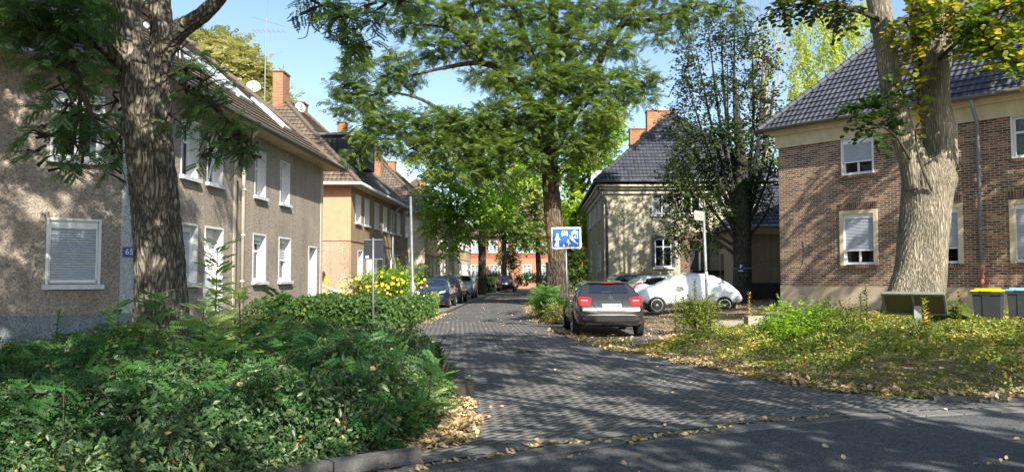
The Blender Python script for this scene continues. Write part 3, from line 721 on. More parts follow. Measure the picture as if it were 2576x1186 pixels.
dish(r2, c2+BD*4.0-BN*6.3+Z3*(ZS+5.75), .36, (.25, -1, .45), m_dish, m_zinc)
dish(r2, c2+BD*6.6-BN*4.6+Z3*(ZS+5.2), .29, (.7, -1, .3), m_dish, m_zinc)
an = MB(); ap = c2+BD*4.2-BN*5.75+Z3*(ZS+5.0); an.tube([ap, ap+Z3*4.6], .03, 6); an.tube([ap+Z3*4.5, ap+Z3*7.6+BN*.35], .008, 4)
for zz, ln, dd in ((3.9, 1.1, BN), (2.4, .6, BN), (4.45, 1.1, (BN+BD).normalized())):
    an.tube([ap+Z3*zz-dd*ln*.7, ap+Z3*(zz-.1)+dd*ln], .014, 4)
for k in range(7): e = ap+Z3*3.85+BN*(-.6+k*.26); an.tube([e-BD*.3, e+BD*.3], .008, 4)
an.build('roof_antenna', m_zinc, r2)
# slate-hung dormer
m_slate = tilemat('slate_cladding', (.06, .065, .075), (.08, .08, .08), .1, .25)
dm = MB(); dc = c2+BD*5.4-BN*1.6
dm.box(dc+Z3*(ZS+2.35), (2.6, 2.3, 1.7), (BN, BD, Z3)); dmo = dm.build('dormer', m_slate, r2)
dm = MB(); dm.box(dc+Z3*(ZS+3.26)+BN*.05, (2.9, 2.7, .12), (BN, BD, Z3)); dm.build('dormer_roof', plain('lead', (.14, .15, .17), .5, .3), dmo)
dm = MB(); dm.box(dc+Z3*(ZS+2.45)+BN*1.31, (.05, 1.1, 1.0), (BN, BD, Z3)); dw = dm.build('window', m_frame, dmo)
dm = MB()
for k in (-.26, .26): dm.box(dc+Z3*(ZS+2.45)+BN*1.345+BD*k, (.02, .44, .86), (BN, BD, Z3))
dm.build('pane', plain('dark_pane', (.03, .035, .045), .06, 0, .8), dw)
for sy, t0, ln, wd in ((2.2, 1.3, 1.2, .6), (8.6, .6, 1.1, .5)):
    upv = (-BN+Z3*math.tan(R(44))).normalized(); n_ = (BN*math.tan(R(44))+Z3).normalized(); c_ = c2+BD*sy+BN*.55+Z3*(ZS+.02)+upv*(t0+ln/2)+n_*.08
    mb = MB(); mb.box(c_, (wd, ln, .09), (BD, upv, n_)); f = mb.build('skylight', m_sky, r2)
    mb = MB(); mb.box(c_+n_*.047, (wd-.16, ln-.16, .01), (BD, upv, n_)); mb.build('pane', _M['skylight_pane'], f)

def grid_wins(n, L, z0, z1, w=.95, doors=(), off=.9):
    out = []; 
    for k in range(n):
        s = off+(L-2*off-w)*k/(n-1)
        out.append((s, s+w, z0, z1) if k not in doors else (s, s+w+.1, .3, z1+.05, dict(kind='door')))
    return out
m_pink = plain('pink_render', (.62, .42, .32), .92, var=.1, bm=.004); m_crm = plain('pale_cream_render', (.70, .60, .46), .92, var=.1, bm=.004)
m_yel = plain('yellow_render', (.62, .50, .30), .92, var=.1, bm=.004)
c4_ = Vector((-6.5, 57.5, 0))
row_house('terraced_house', 'pale pink two storey house with a brown roof beyond the orange one on the left', c4_, 14, 10, ZS+.3, grid_wins(6, 14, 4.3, 5.6), grid_wins(6, 14, 1.4, 2.8, doors=(2,)), m_pink, m_st2l, (m_crm, m_crm), 3.2, m_tile_b, 1, group='houses farther down the left side')
row_house('terraced_house', 'cream yellow two storey house last on the left side of the street', Vector((-5.2, 76, 0)), 13, 10, ZS+.4, grid_wins(6, 13, 4.3, 5.6), grid_wins(6, 13, 1.4, 2.8, doors=(3,)), m_yel, m_crm, (m_yel, m_crm), 3.2, m_tile_b, 1, group='houses farther down the left side')
chm = [o for o in bpy.data.objects if o.name.startswith('terraced_house')]
for hh, (sy, zz) in ((chm[-2], (3, ZS+5.6)), (chm[-2], (9, ZS+5.5)), (chm[-1], (4, ZS+5.6))):
    base = hh.location; chimney(hh, base+BD*sy-BN*4.2, .6, .8, ZS+2.5, zz, BN, BD, m_orange_brick)

# ---- grey-green rendered house right of the middle
m_st3 = stucco('stucco_grey_cream', (.52, .49, .38), .18, 22)
m_st3b = stucco('stucco_yellowish', (.50, .42, .27), .2, 22)
c3 = Vector((5.13, 43.0, 0)); ZR = 6.55; W3 = 9.2
h3 = thing('rendered_house', 'grey cream rendered house with steep blue grey roof behind the covered car', 'house', c3)
E3 = Vector((.9994, -.0344, 0)); N3 = -BD
s3 = lambda u: upoint(c3, E3, u); f3 = lambda u: upoint(c3, BD, u)
op3 = [(s3(1642), s3(1691), 4.97, 6.12), (s3(1718), s3(1765), 4.97, 6.12), (s3(1647), s3(1691), 2.05, 3.62), (s3(1735), s3(1762), 1.2, 3.5)]
wall(h3, c3, E3, N3, W3, -.05, ZR, op3, m_st3)
window(h3, c3, E3, N3, *op3[0], dep=.1, mull=1, curtain=.8, surround=.06, surround_m=m_white); window(h3, c3, E3, N3, *op3[1], dep=.1, mull=1, curtain=.2, surround=.06, surround_m=m_white)
m_bluebrick = brickmat('blue_brick', ((.07, .08, .13), (.05, .055, .09), (.12, .12, .17)), (.25, .24, .22))
window(h3, c3, E3, N3, *op3[2], dep=.1, mull=1, trans=.72, curtain=.15, surround=.16, surround_m=m_bluebrick)
window(h3, c3, E3, N3, *op3[3], dep=.5, kind='door', frame_m=plain('door_dark', (.035, .035, .04), .6), surround=.5, surround_m=brickmat('porch_brick', ((.16, .07, .05), (.08, .04, .04), (.22, .1, .06)), (.3, .25, .2)))
opf = [(f3(a), f3(b), z0, z1) for a, b, z0, z1 in ((1512, 1508, 4.9, 6.1), (1499, 1495, 4.9, 6.1), (1488, 1485, 4.9, 6.1), (1512, 1508, 1.9, 3.3), (1490, 1487, 1.9, 3.3), (1479, 1476, 4.9, 6.1))]
opf = [(min(a, b), max(a, b)+.25, z0, z1) for a, b, z0, z1 in opf]; dr = (f3(1503), f3(1503)+1.0, 1.0, 3.6)
wall(h3, c3, BD, -BN, 21, -.05, ZR, opf+[dr], m_st3b)
for o in opf: window(h3, c3, BD, -BN, *o, dep=.12, mull=0, curtain=.5, surround=.05, surround_m=m_white)
window(h3, c3, BD, -BN, *dr, dep=.2, kind='door', frame_m=_M['door_dark'])
wall(h3, c3+E3*W3, BD, BN, 21, -.05, ZR, [], m_st3); wall(h3, c3+BD*21, E3, BD, W3, -.05, ZR, [], m_st3)
r3, K3 = roof(h3, c3, BD, BN, 21, W3, ZR+.25, 43, W3/2+.5, W3/2+.5, .5, m_tile_g)
mb = MB()
for q0, q1, nn in ((c3, c3+E3*W3, N3), (c3, c3+BD*21, -BN)):
    for z_, o_, hh_ in ((ZR+.02, .42, .12), (ZR-.12, .26, .14), (ZR-.34, .12, .16)):
        dd = (q1-q0).normalized(); mb.box((q0+q1)/2+nn*o_/2+Z3*z_, ((q1-q0).length+o_*2, o_, hh_), (dd, nn, Z3))
mb.build('cornice', plain('cornice_cream', (.55, .50, .40), .85, var=.1), h3)
gutter(h3, [K3[2]+Z3*.0-BD*21.2, K3[0]+Z3*.02-BD*.05-BN*.05, K3[1]+Z3*.02-BN*.05] if False else [K3[3]-BD*.05, K3[0]-BD*.05-BN*.05, K3[1]-BN*.05], plain('gutter_grey', (.22, .24, .28), .4, .5))
pipe(h3, [c3-BN*.45-BD*.1+Z3*(ZR+.2), c3-BN*.3-BD*.15+Z3*(ZR-.2), c3+E3*.16-BD*.1+Z3*(ZR-.9), c3+E3*.16-BD*.1+Z3*.1], plain('pipe_slate', (.10, .12, .17), .4, .4), .06)
zt = K3[4].z
chimney(r3, c3+BD*9+BN*(W3/2), 1.9, .8, zt-3, 12.6, BN, BD, m_orange_brick); chimney(r3, c3+BD*12+BN*3.5, 1.3, .8, zt-4.5, 11.95, BN, BD, m_orange_brick)
dish(r3, c3+BD*9.9+BN*(W3/2+.1)+Z3*(12.75), .42, (-.3, -1, .5), m_dish, m_zinc); dish(r3, c3-BN*.15+BD*2+Z3*(ZR+.75), .42, (-.4, -1, .35), m_dish, m_zinc)
mb = MB()
for k in range(8):
    p = c3-BN*1.35+BD*(f3(1503)-1.1+k*.2); mb.tube([p, p+Z3*(1.9-.12*k)], .014, 5)
p = c3-BN*1.35+BD*(f3(1503)-1.1); mb.tube([p+Z3*1.9, p+BD*1.4+Z3*1.06], .02, 5); mb.build('stair_railing', m_zinc, h3)
mb = MB(); mb.box(c3+E3*7.0+N3*.35+Z3*1.75, (4.6, .3, .26), (E3, N3, Z3)); pb_ = mb.build('planter', plain('planter_dark', (.03, .03, .035), .7), h3)
# low annex between the two right-hand houses
m_st4 = stucco('stucco_annex', (.36, .30, .20), .25, 18); m_st4p = plain('annex_plinth', (.045, .04, .045), .85, var=.2)
AX = Vector((11.35, 37.4, 0)); ax_h = thing('annex', 'low annex with dark plinth and blue grey roof between brick house and grey house', 'annex', AX)
sl_ = 41.9-37.4; ZA = 3.95
wall(ax_h, AX, Vector((0, 1, 0)), Vector((-1, 0, 0)), 8.2, -.05, ZA, [(sl_-.45, sl_+.2, .3, 2.75)], stucco('stucco_annex_pale', (.48, .44, .36), .2, 18))
mb = MB(); mb.box((11.6, 41.77, 1.5), (.05, .7, 2.6)); mb.build('door', plain('door_brown', (.07, .045, .03), .8), ax_h)
wall(ax_h, AX, Vector((1, 0, 0)), Vector((0, -1, 0)), 9, 1.25, ZA-.35, [], m_st4); wall(ax_h, AX+Vector((0, -.03, 0)), Vector((1, 0, 0)), Vector((0, -1, 0)), 9, -.05, 1.25, [], m_st4p, 'plinth')
mb = MB(); mb.box(AX+Vector((4.3, -.06, ZA-.17)), (9.2, .35, .36)); mb.build('cornice', m_cream, ax_h)
mb = MB(); A_ = AX+Vector((-.4, -.45, ZA)); B_ = AX+Vector((9, -.45, ZA)); C_ = AX+Vector((9, 3.2, ZA+2.4)); D_ = AX+Vector((2.2, 3.2, ZA+2.4))
slope(mb, A_, B_, C_, D_); slope(mb, AX+Vector((-.4, 9, ZA)), A_, D_, AX+Vector((2.2, 9, ZA+2.4))); mb.build('roof', m_tile_g, ax_h)
gutter(ax_h, [AX+Vector((-.45, 8.5, ZA)), A_+Vector((-.05, -.05, 0)), B_+Vector((0, -.05, 0))], _M['gutter_grey'])
pipe(ax_h, [AX+Vector((-.12, -.4, ZA)), AX+Vector((-.1, -.12, ZA-.5)), AX+Vector((-.1, -.12, .1))], plain('pipe_black', (.02, .02, .022), .6), .05)

# ---- brick house on the right
m_brick = brickmat()
m_soldier = brickmat('soldier_brick', ((.20, .085, .05), (.10, .05, .04), (.28, .13, .08)), (.32, .27, .22), .077, .25)
P5 = Vector((10.4, 30.0, 0)); U5 = Vector((.643, -.766, 0)); N5 = Vector((-.766, -.643, 0)); Z5 = 6.53; ZT5 = 7.2
h5 = thing('brick_house', 'brown brick house with cream cornice and blue grey roof behind the thick right trunk', 'house', P5)
s5 = lambda u: upoint(P5, U5, u)
cols = [(s5(2117)+.1, s5(2207)-.1), (s5(2322)+.1, s5(2422)-.1), (s5(2546)+.1, s5(2546)+1.3), (11.4, 12.5)]
ops5 = []
for a, b in cols: ops5 += [(a, b, 1.98, 3.80), (a+.02, b+.02, 5.22, 6.50)]
wall(h5, P5, U5, N5, 15, 1.2, Z5, ops5, m_brick)
wall(h5, P5+N5*.03, U5, N5, 15, -.05, 1.2, [], plain('plinth_render', (.50, .41, .29), .9, var=.14, bm=.004), 'plinth')
for k, (a, b) in enumerate(cols):
    window(h5, P5, U5, N5, a, b, 1.98, 3.80, dep=.14, shut=.70 if k < 2 else .97, mull=1, curtain=.2, surround=.14, surround_m=m_cream, sill_m=m_soldier)
    window(h5, P5, U5, N5, a+.02, b+.02, 5.22, 6.50, dep=.12, shut=.60 if k < 2 else 0, mull=1, trans=0 if k < 2 else .62, curtain=.0 if k < 2 else .9, surround=.04, surround_m=m_frame, sill_m=m_soldier)
for a, b in cols:
    sb = MB(); sb.box(P5+U5*(a+b)/2+N5*.016+Z3*4.10, ((b-a)+.3, .04, .24), (U5, N5, Z3)); sb.build('lintel', m_soldier, h5)
mb = MB()
for z_, o_, hh_ in ((6.78, .09, .50), (7.06, .22, .10), (7.15, .40, .09)): mb.box(P5+U5*7.5+N5*(o_/2)+Z3*z_, (15.0+2*o_, o_+.02, hh_), (U5, N5, Z3))
e5 = Vector((.766, .643, 0))
for z_, o_, hh_ in ((6.78, .09, .50), (7.06, .22, .10), (7.15, .40, .09)): mb.box(P5+e5*5-U5*(o_/2)+Z3*z_, (10.0, o_+.02, hh_), (e5, U5, Z3))
mb.build('cornice', m_cream, h5)
wall(h5, P5, e5, -U5, 10.5, -.05, ZT5, [], m_brick)
wall(h5, P5+e5*10.5, U5, e5, 15, -.05, ZT5, [], m_brick); wall(h5, P5+U5*15, e5, U5, 10.5, -.05, ZT5, [], m_brick)
r5, K5 = roof(h5, P5, U5, e5, 15, 10.5, ZT5+.02, 47, 5.8, 5.8, .52, m_tile_g)
gutter(h5, [K5[3], K5[0]+N5*.05-U5*.05, K5[1]+N5*.05], plain('gutter_brown', (.16, .14, .12), .5, .3), .08)
s = s5(2472); q = P5+U5*s; pipe(h5, [q+N5*.55+Z3*(ZT5), q+N5*.5+Z3*(ZT5-.25), q+N5*.12+Z3*(ZT5-.75), q+N5*.12+Z3*1.95], _M['gutter_grey'] if False else plain('pipe_bluegrey', (.22, .27, .33), .4, .4), .06)
pipe(h5, [q+N5*.12+Z3*1.95, q+N5*.12+Z3*.3], plain('pipe_rust_red', (.30, .10, .07), .6), .065)
mb = MB(); pts = [P5+U5*(.95+.12*math.sin(k*.35))+N5*.03+Z3*(2.0+k*.12) for k in range(9)]; mb.tube(pts, .012, 4); mb.build('wall_cable', m_zinc, h5)
chimney(r5, P5+U5*8.5+e5*4.6, .9, .7, ZT5+4, ZT5+6.9, U5, e5, m_brick)

# ---- red house closing the far end
m_red = plain('red_render', (.34, .10, .075), .9, var=.12, bm=.004); m_orl = plain('orange_lower_render', (.40, .21, .13), .9, var=.12, bm=.004)
c6 = Vector((-5.5, 97, 0)); h6 = thing('red_house', 'red and orange house with white windows closing the far end of the street', 'house', c6)
s6 = lambda u: upoint(c6, Vector((1, 0, 0)), u); U6 = Vector((1, 0, 0)); N6 = Vector((0, -1, 0))
o_l = [(s6(a), s6(a)+1.0, 1.3, 2.9) for a in (1185, 1232, 1258, 1316, 1353, 1395, 1425)]; o_u = [(s6(a), s6(a)+1.0, 4.5, 5.9) for a in (1186, 1230, 1258, 1300, 1326, 1366, 1400, 1430)]
wall(h6, c6, U6, N6, 16, 3.7, 6.5, o_u, m_red); wall(h6, c6, U6, N6, 16, -.05, 3.7, o_l, m_orl)
for o in o_l+o_u: window(h6, c6, U6, N6, *o, dep=.1, mull=1, curtain=1.4, sill=True)
wall(h6, c6, Vector((0, 1, 0)), Vector((-1, 0, 0)), 10, -.05, 6.5, [], m_red); wall(h6, c6+U6*16, Vector((0, 1, 0)), U6, 10, -.05, 6.5, [], m_red)
roof(h6, c6, U6, Vector((0, 1, 0)), 16, 10, 6.5, 42, 5, 5, .5, m_tile_b)
pipe(h6, [c6+U6*(s6(1263))+N6*.1+Z3*6.4, c6+U6*(s6(1263))+N6*.1+Z3*.2], m_zinc, .05)
# red-roofed pale house beyond the weeping tree (glimpsed)
# ================================================================ CARS
def smooth_tab(tab, n, sig=1.2):
    x = np.linspace(0, 1, n); y = np.interp(x, [a for a, _ in tab], [b for _, b in tab]); k = np.exp(-.5*(np.arange(-4, 5)/sig)**2); k /= k.sum()
    return np.convolve(np.pad(y, 4, mode='edge'), k, 'valid')
HATCH = dict(top=[(0, .60), (.012, .80), (.03, .93), (.06, 1.04), (.085, 1.10), (.185, 1.36), (.22, 1.41), (.45, 1.45), (.58, 1.40), (.74, 1.03), (.78, .99), (.90, .90), (.965, .76), (1, .56)],
             belt=[(0, .58), (.012, .78), (.03, .90), (.08, .99), (.2, 1.0), (.5, .95), (.76, .90), (.9, .82), (.965, .70), (1, .52)],
             side=[(.17, 1.05), (.235, 1.27), (.30, 1.31), (.42, 1.33), (.42, 1.0), (.2, 1.03)], side2=[(.445, 1.33), (.56, 1.30), (.63, 1.2), (.72, 1.0), (.6, .98), (.445, 1.0)],
             rear=[(-.53, 1.11), (.53, 1.11), (.43, 1.34), (0, 1.36), (-.43, 1.34)], front=[(-.62, 1.03), (.62, 1.03), (.5, 1.33), (0, 1.36), (-.5, 1.33)])
SUV = dict(top=[(0, .62), (.012, .9), (.03, 1.02), (.06, 1.10), (.15, 1.36), (.2, 1.42), (.45, 1.45), (.58, 1.40), (.72, 1.07), (.78, 1.02), (.92, .95), (.975, .8), (1, .55)],
           belt=[(0, .58), (.012, .84), (.03, .95), (.08, 1.0), (.5, .98), (.76, .95), (.92, .88), (.975, .72), (1, .5)],
           side=[(.13, 1.07), (.19, 1.27), (.26, 1.32), (.42, 1.34), (.42, 1.02), (.2, 1.03)], side2=[(.445, 1.34), (.55, 1.31), (.62, 1.2), (.70, 1.02), (.6, 1.0), (.445, 1.02)],
           rear=[(-.55, 1.06), (.55, 1.06), (.46, 1.33), (0, 1.36), (-.46, 1.33)], front=[(-.62, 1.07), (.62, 1.07), (.5, 1.34), (0, 1.37), (-.5, 1.34)])
HALF = [(0, .80), (.012, .88), (.04, .945), (.12, .985), (.22, 1), (.8, 1), (.93, .95), (.98, .85), (1, .72)]
ROOFW = [(0, .85), (.05, .84), (.09, .80), (.2, .68), (.3, .66), (.58, .68), (.76, .80), (1, .82)]
BOT = [(0, .42), (.02, .34), (.1, .25), (.9, .22), (.97, .26), (1, .36)]
def loft(L, W, H, S, n=64, zb_off=0., wr=1.):
    k = H/1.45; top = smooth_tab(S['top'], n)*k; belt = smooth_tab(S['belt'], n)*k; hw = smooth_tab(HALF, n)*W/2; rw = smooth_tab(ROOFW, n)*W/2*wr; bot = smooth_tab(BOT, n)*k+zb_off
    ys = np.linspace(-L/2, L/2, n); V = []; m = 10
    for i in range(n):
        zt, ze_, w, r, b = top[i], min(belt[i], top[i]-.02), hw[i], rw[i], bot[i]; g = zt-ze_
        half = [(0, b), (.80*w, b), (.95*w, b+.07), (w, b+.28*(ze_-b)+.05), (1.0*w, b+.68*(ze_-b)), (.955*w, ze_), (.955*w+(r-.955*w)*.80, ze_+g*.72), (r*.93, ze_+g*.91), (r*.62, ze_+g*.985), (0, zt)]
        ring = half+[(-x, z) for x, z in half[-2:0:-1]]
        V += [(x, ys[i], z) for x, z in ring]
    M_ = len(V)//n; V = np.array(V); F = []
    for i in range(n-1):
        for j in range(M_): F.append((i*M_+j, i*M_+(j+1) % M_, (i+1)*M_+(j+1) % M_, (i+1)*M_+j))
    F = [f[::-1] for f in F]
    c0 = len(V); V = np.vstack([V, [[0, -L/2, (bot[0]+top[0])/2], [0, L/2, (bot[-1]+top[-1])/2]]])
    T = []
    for j in range(M_): T.append((c0, (j+1) % M_, j)[::-1]); T.append((c0+1, (n-1)*M_+j, (n-1)*M_+(j+1) % M_)[::-1])
    return V, F, T, M_
def mesh_any(name, V, F, mat, parent, smooth=True):
    me = bpy.data.meshes.new(name); me.from_pydata([tuple(v) for v in V], [], [tuple(f) for f in F]); me.materials.append(mat)
    import bmesh
    bm = bmesh.new(); bm.from_mesh(me); bmesh.ops.recalc_face_normals(bm, faces=bm.faces); bm.to_mesh(me); bm.free()
    if smooth:
        for p in me.polygons: p.use_smooth = True
    o = bpy.data.objects.new(name, me); col.objects.link(o)
    if parent: o.parent = parent
    return o
class Patcher:
    def __init__(s, V, F): s.b = BVHTree.FromPolygons([Vector(v) for v in V], [tuple(f) for f in F])
    def hit(s, a, b, view):
        o, d = {'R': (Vector((a, -9, b)), Vector((0, 1, 0))), 'F': (Vector((a, 9, b)), Vector((0, -1, 0))), 'L': (Vector((-9, a, b)), Vector((1, 0, 0))), 'Q': (Vector((9, a, b)), Vector((-1, 0, 0)))}[view]
        p, n, _, _ = s.b.ray_cast(o, d)
        if p is None: return None
        if n.dot(d) > 0: n = -n
        return p, n
    def patch(s, name, outl, view, mat, parent, off=.006, seg=48, rings=7, smooth=True, straight=False):
        P = [Vector((a, b)) for a, b in outl]; n = len(P); per = []
        if straight: m = max(2, seg//n); per = [P[i].lerp(P[(i+1) % n], k/m) for i in range(n) for k in range(m)]
        else:
            m = max(3, seg//n)
            for i in range(n):                      # corners rounded
                a, b, c = P[i-1], P[i], P[(i+1) % n]; p0 = b.lerp(a, min(.25, .06/max(.01, (a-b).length))); p1 = b.lerp(c, min(.25, .06/max(.01, (c-b).length)))
                for k in range(3): t = k/2; per.append((p0.lerp(b, t)).lerp(b.lerp(p1, t), t))
                nxt = P[(i+1) % n]; q0 = p1; q1 = nxt.lerp(b, min(.25, .06/max(.01, (b-nxt).length)))
                for k in range(1, m-1): per.append(q0.lerp(q1, k/(m-1)))
        c = sum(per, Vector((0, 0)))/len(per); V = []; N_ = len(per)
        for r in range(rings+1):
            for p in per:
                q = c.lerp(p, r/rings if r else .02); h = s.hit(q.x, q.y, view)
                t = 1
                while h is None and t > .1: t -= .05; w = c.lerp(q, t); h = s.hit(w.x, w.y, view)
                V.append(h[0]+h[1]*off if h else Vector((0, 0, .5)))
        F = [(r*N_+k, r*N_+(k+1) % N_, (r+1)*N_+(k+1) % N_, (r+1)*N_+k) for r in range(rings) for k in range(N_)]; F.append(tuple(range(N_)))
        return mesh_any(name, V, F, mat, parent, smooth)
    def line(s, name, pts, view, mat, parent, r=.008, off=.0):
        mb = MB(); P = []
        for (a, b), (a2, b2) in zip(pts, pts[1:]):
            for k in range(12):
                h = s.hit(a+(a2-a)*k/12, b+(b2-b)*k/12, view)
                if h: P.append(h[0]+h[1]*off)
        if len(P) > 1: mb.tube(P, r, 5); return mb.build(name, mat, parent)
m_cglass = plain('car_glass', (.010, .012, .016), .03, 0, 1.0, 1.0, var=0.)
m_tyre = plain('tyre_rubber', (.015, .015, .016), .85, var=.2)
m_blk = plain('black_plastic', (.015, .015, .017), .55, var=.1)
m_rim = plain('alloy', (.62, .63, .66), .25, .85); m_chrome = plain('chrome', (.7, .7, .72), .12, 1.)
m_redl = plain('red_lens', (.50, .010, .008), .12, 0, .9, 1., var=.1); m_headl = plain('headlamp_lens', (.50, .54, .58), .1, .3, .9, 1.); m_amb = plain('amber_lens', (.8, .25, .02), .2)
m_plate = plain('plate_white', (.75, .76, .76), .4, var=.03); m_plb = plain('plate_blue', (.01, .06, .35), .4); m_ink = plain('black_ink', (.01, .01, .01), .5)
def paint(key, c, metal=.6, rough=.28):
    return plain(key, c, rough, metal, .6, 1., var=.04)
def wheel(parent, x, y, r, side, spokes=10, w=.20):
    t = MB(); s = side
    prof = [(r*.66, -w/2), (r*.93, -w/2), (r, -w/2+.03), (r, w/2-.03), (r*.93, w/2), (r*.66, w/2)]
    t.lathe((x, y, r), prof, 'x', 36)
    o = t.build('wheel', m_tyre, parent, smooth=False)
    m = MB(); ox = x+s*w*.5; m.lathe((ox-s*.05, y, r), [(r*.60, -s*.03), (r*.68, -s*.0), (r*.69, s*.055), (r*.62, s*.057), (r*.60, s*.01)], 'x', 36)
    for k in range(spokes):
        a = 2*math.pi*k/spokes; dv = Vector((0, math.cos(a), math.sin(a))); tv = Vector((0, -math.sin(a), math.cos(a)))
        m.box(Vector((ox-s*.015, y, r))+dv*r*.36, (.025, r*.56, r*.085 if spokes > 6 else r*.16), (Vector((1, 0, 0)), dv, tv))
    m.lathe((ox-s*.01, y, r), [(.0001, -s*.02), (r*.15, -s*.02), (r*.15, s*.02), (.0001, s*.022)], 'x', 16); m.build('rim', m_rim, o)
    return o
def car(name, label, loc, heading, L, W, H, S, pm, group=None, tail=None, head=None, plate=None, detail=True, wr=.32, roofrails=False, spokes=10, star=False, cat='car', cham=None):
    root = thing(name, label, cat, (0, 0, 0), group)
    V, F, T, M_ = loft(L, W, H, S); body = mesh_any('body', V, list(F)+list(T), pm, root)
    pt = Patcher(V, list(F)+[t for t in T]); k = H/1.45; X = W/1.8
    y = lambda f: -L/2+f*L
    pt.patch('rear_window', [(a*X, b*k) for a, b in S['rear']], 'R', m_cglass, root, .007)
    pt.patch('windshield', [(a*X, b*k) for a, b in S['front']], 'F', m_cglass, root, .007)
    for v in 'LQ':
        for key in ('side', 'side2'): pt.patch('side_window', [(y(a), b*k) for a, b in S[key]], v, m_cglass, root, .006)
        if detail:
            for f in (.43, .73): pt.line('door_seam', [(y(f), .98*k), (y(f+.005), .35*k)], v, m_blk, root, .005)
            for f in (.30, .50):
                h = pt.hit(y(f), .86*k, v)
                if h: mb = MB(); mb.box(h[0]+h[1]*.02, (.03, .18, .03)); mb.build('door_handle', pm, root)
        pt.patch('sill_trim', [(y(.24), .24*k), (y(.76), .24*k), (y(.76), .34*k), (y(.24), .34*k)], v, m_blk, root, .004, straight=True)
    for f in (.185, .80):
        for s, v in ((-1, 'L'), (1, 'Q')):
            pt.patch('wheel_arch', [(y(f)+(wr+.055)*math.cos(a), max(.27*k, wr+(wr+.055)*math.sin(a))) for a in np.linspace(-.1, math.pi+.1, 14)], v, m_blk, root, .004, straight=True)
            wheel(root, s*(W/2-.085), y(f), wr, s, spokes)
    for s in (-1, 1):
        mb = MB(); mb.box((s*(W/2+.07), y(.69), 1.0*k), (.18, .1, .13)); o = mb.build('wing_mirror', pm if detail else m_blk, root, bevel=.03)
    pt.patch('rear_valance', [(-.62*X, .43*k), (.62*X, .43*k), (.78*X, .52*k), (.60*X, .57*k), (-.60*X, .57*k), (-.78*X, .52*k)] if star else [(-.7*X, .43*k), (.7*X, .43*k), (.7*X, .52*k), (-.7*X, .52*k)], 'R', m_blk, root, .007)
    tl = tail or [(.50, .80), (.76, .84), (.80, .98), (.52, .97)]
    for s in (-1, 1):
        lp = pt.patch('tail_lamp', [(s*a*X, b*k) for a, b in tl], 'R', m_redl, root, .014)
        hl = head or [(.42, .68), (.76, .74), (.78, .84), (.50, .80)]
        pt.patch('headlight', [(s*a*X, b*k) for a, b in hl], 'F', m_headl, root, .010)
    pt.patch('grille', [(-.34*X, .50*k), (.34*X, .50*k), (.36*X, .66*k), (-.36*X, .66*k)], 'F', m_blk, root, .006)
    pt.patch('air_intake', [(-.6*X, .34*k), (.6*X, .34*k), (.55*X, .44*k), (-.55*X, .44*k)], 'F', m_blk, root, .006)
    zp = {'hatch': .80}.get(plate and plate[0], .72)*k
    h = pt.hit(0, zp, 'R')
    if h:
        n = Vector((0, -1, .12)).normalized(); c = h[0]+n*.02; up = Vector((0, .12, 1)).normalized(); ax = (Vector((1, 0, 0)), n, up)
        mb = MB(); mb.box(c, (.52, .012, .115), ax); p = mb.build('number_plate', m_plate, root)
        mb = MB(); mb.box(c-Vector((.235, 0, 0))+n*.004, (.045, .012, .11), ax); mb.build('country_strip', m_plb, p)
        if plate and len(plate) > 1: text_obj(plate[1], .105, m_ink, p, c+n*.010+Vector((.025, 0, 0)), Matrix((Vector((1, 0, 0)), up, n)).transposed(), 'plate_lettering', sx=.86, font_bold=.002)
    h = pt.hit(0, .60*k, 'F')
    if h: mb = MB(); mb.box(h[0]+Vector((0, .02, -.03)), (.52, .012, .115)); mb.build('number_plate', m_plate, root)
    if roofrails:
        for s in (-1, 1): mb = MB(); mb.tube([(s*W*.33, y(.22), 1.40*k), (s*W*.34, y(.3), 1.455*k), (s*W*.34, y(.5), 1.46*k), (s*W*.33, y(.58), 1.40*k)], .018, 6); mb.build('roof_rail', m_chrome, root)
    if star:
        Y0 = pt.hit(0, .985*k, 'R'); c = Y0[0]+Vector((0, -.015, 0)); mb = MB()
        mb.tube([c+Vector((.055*math.cos(a), 0, .055*math.sin(a))) for a in np.linspace(0, 2*math.pi, 20)], .006, 6, cap=False)
        for a in (90, 210, 330): mb.tube([c, c+Vector((.053*math.cos(R(a)), 0, .053*math.sin(R(a))))], [.008, .003], 5)
        mb.build('badge', m_chrome, root)
        pt.line('tailgate_seam', [(-.50*X, .90*k), (-.34*X, .69*k), (-.28*X, .67*k), (.28*X, .67*k), (.34*X, .69*k), (.50*X, .90*k)], 'R', m_blk, root, .007)
        pt.line('tailgate_handle_recess', [(-.32*X, .905*k), (.32*X, .905*k)], 'R', m_blk, root, .014)
        pt.line('bumper_trim', [(-.72*X, .52*k), (-.58*X, .585*k), (.58*X, .585*k), (.72*X, .52*k)], 'R', plain('silver_trim', (.20, .20, .21), .35, .7), root, .007)
        pt.line('lamp_streak', [(-.74*X, .93*k), (-.56*X, .925*k)], 'R', m_plate, root, .012, .015); pt.line('lamp_streak', [(.56*X, .925*k), (.74*X, .93*k)], 'R', m_plate, root, .012, .015)
        pt.line('wiper', [(-.20*X, 1.125*k), (.10*X, 1.145*k)], 'R', m_blk, root, .010, .012)
        hh = pt.hit(0, 1.37*k, 'R'); 
        mb = MB(); mb.box((0, hh[0].y-.02, 1.385*k), (.98*X, .14, .025)); sp = mb.build('spoiler', pm, root, bevel=.01)
        mb = MB(); mb.box((0, hh[0].y-.10, 1.378*k), (.30, .02, .015)); mb.build('brake_light', m_redl, sp)
    root.location = loc; root.rotation_euler = (0, 0, heading)
    return root
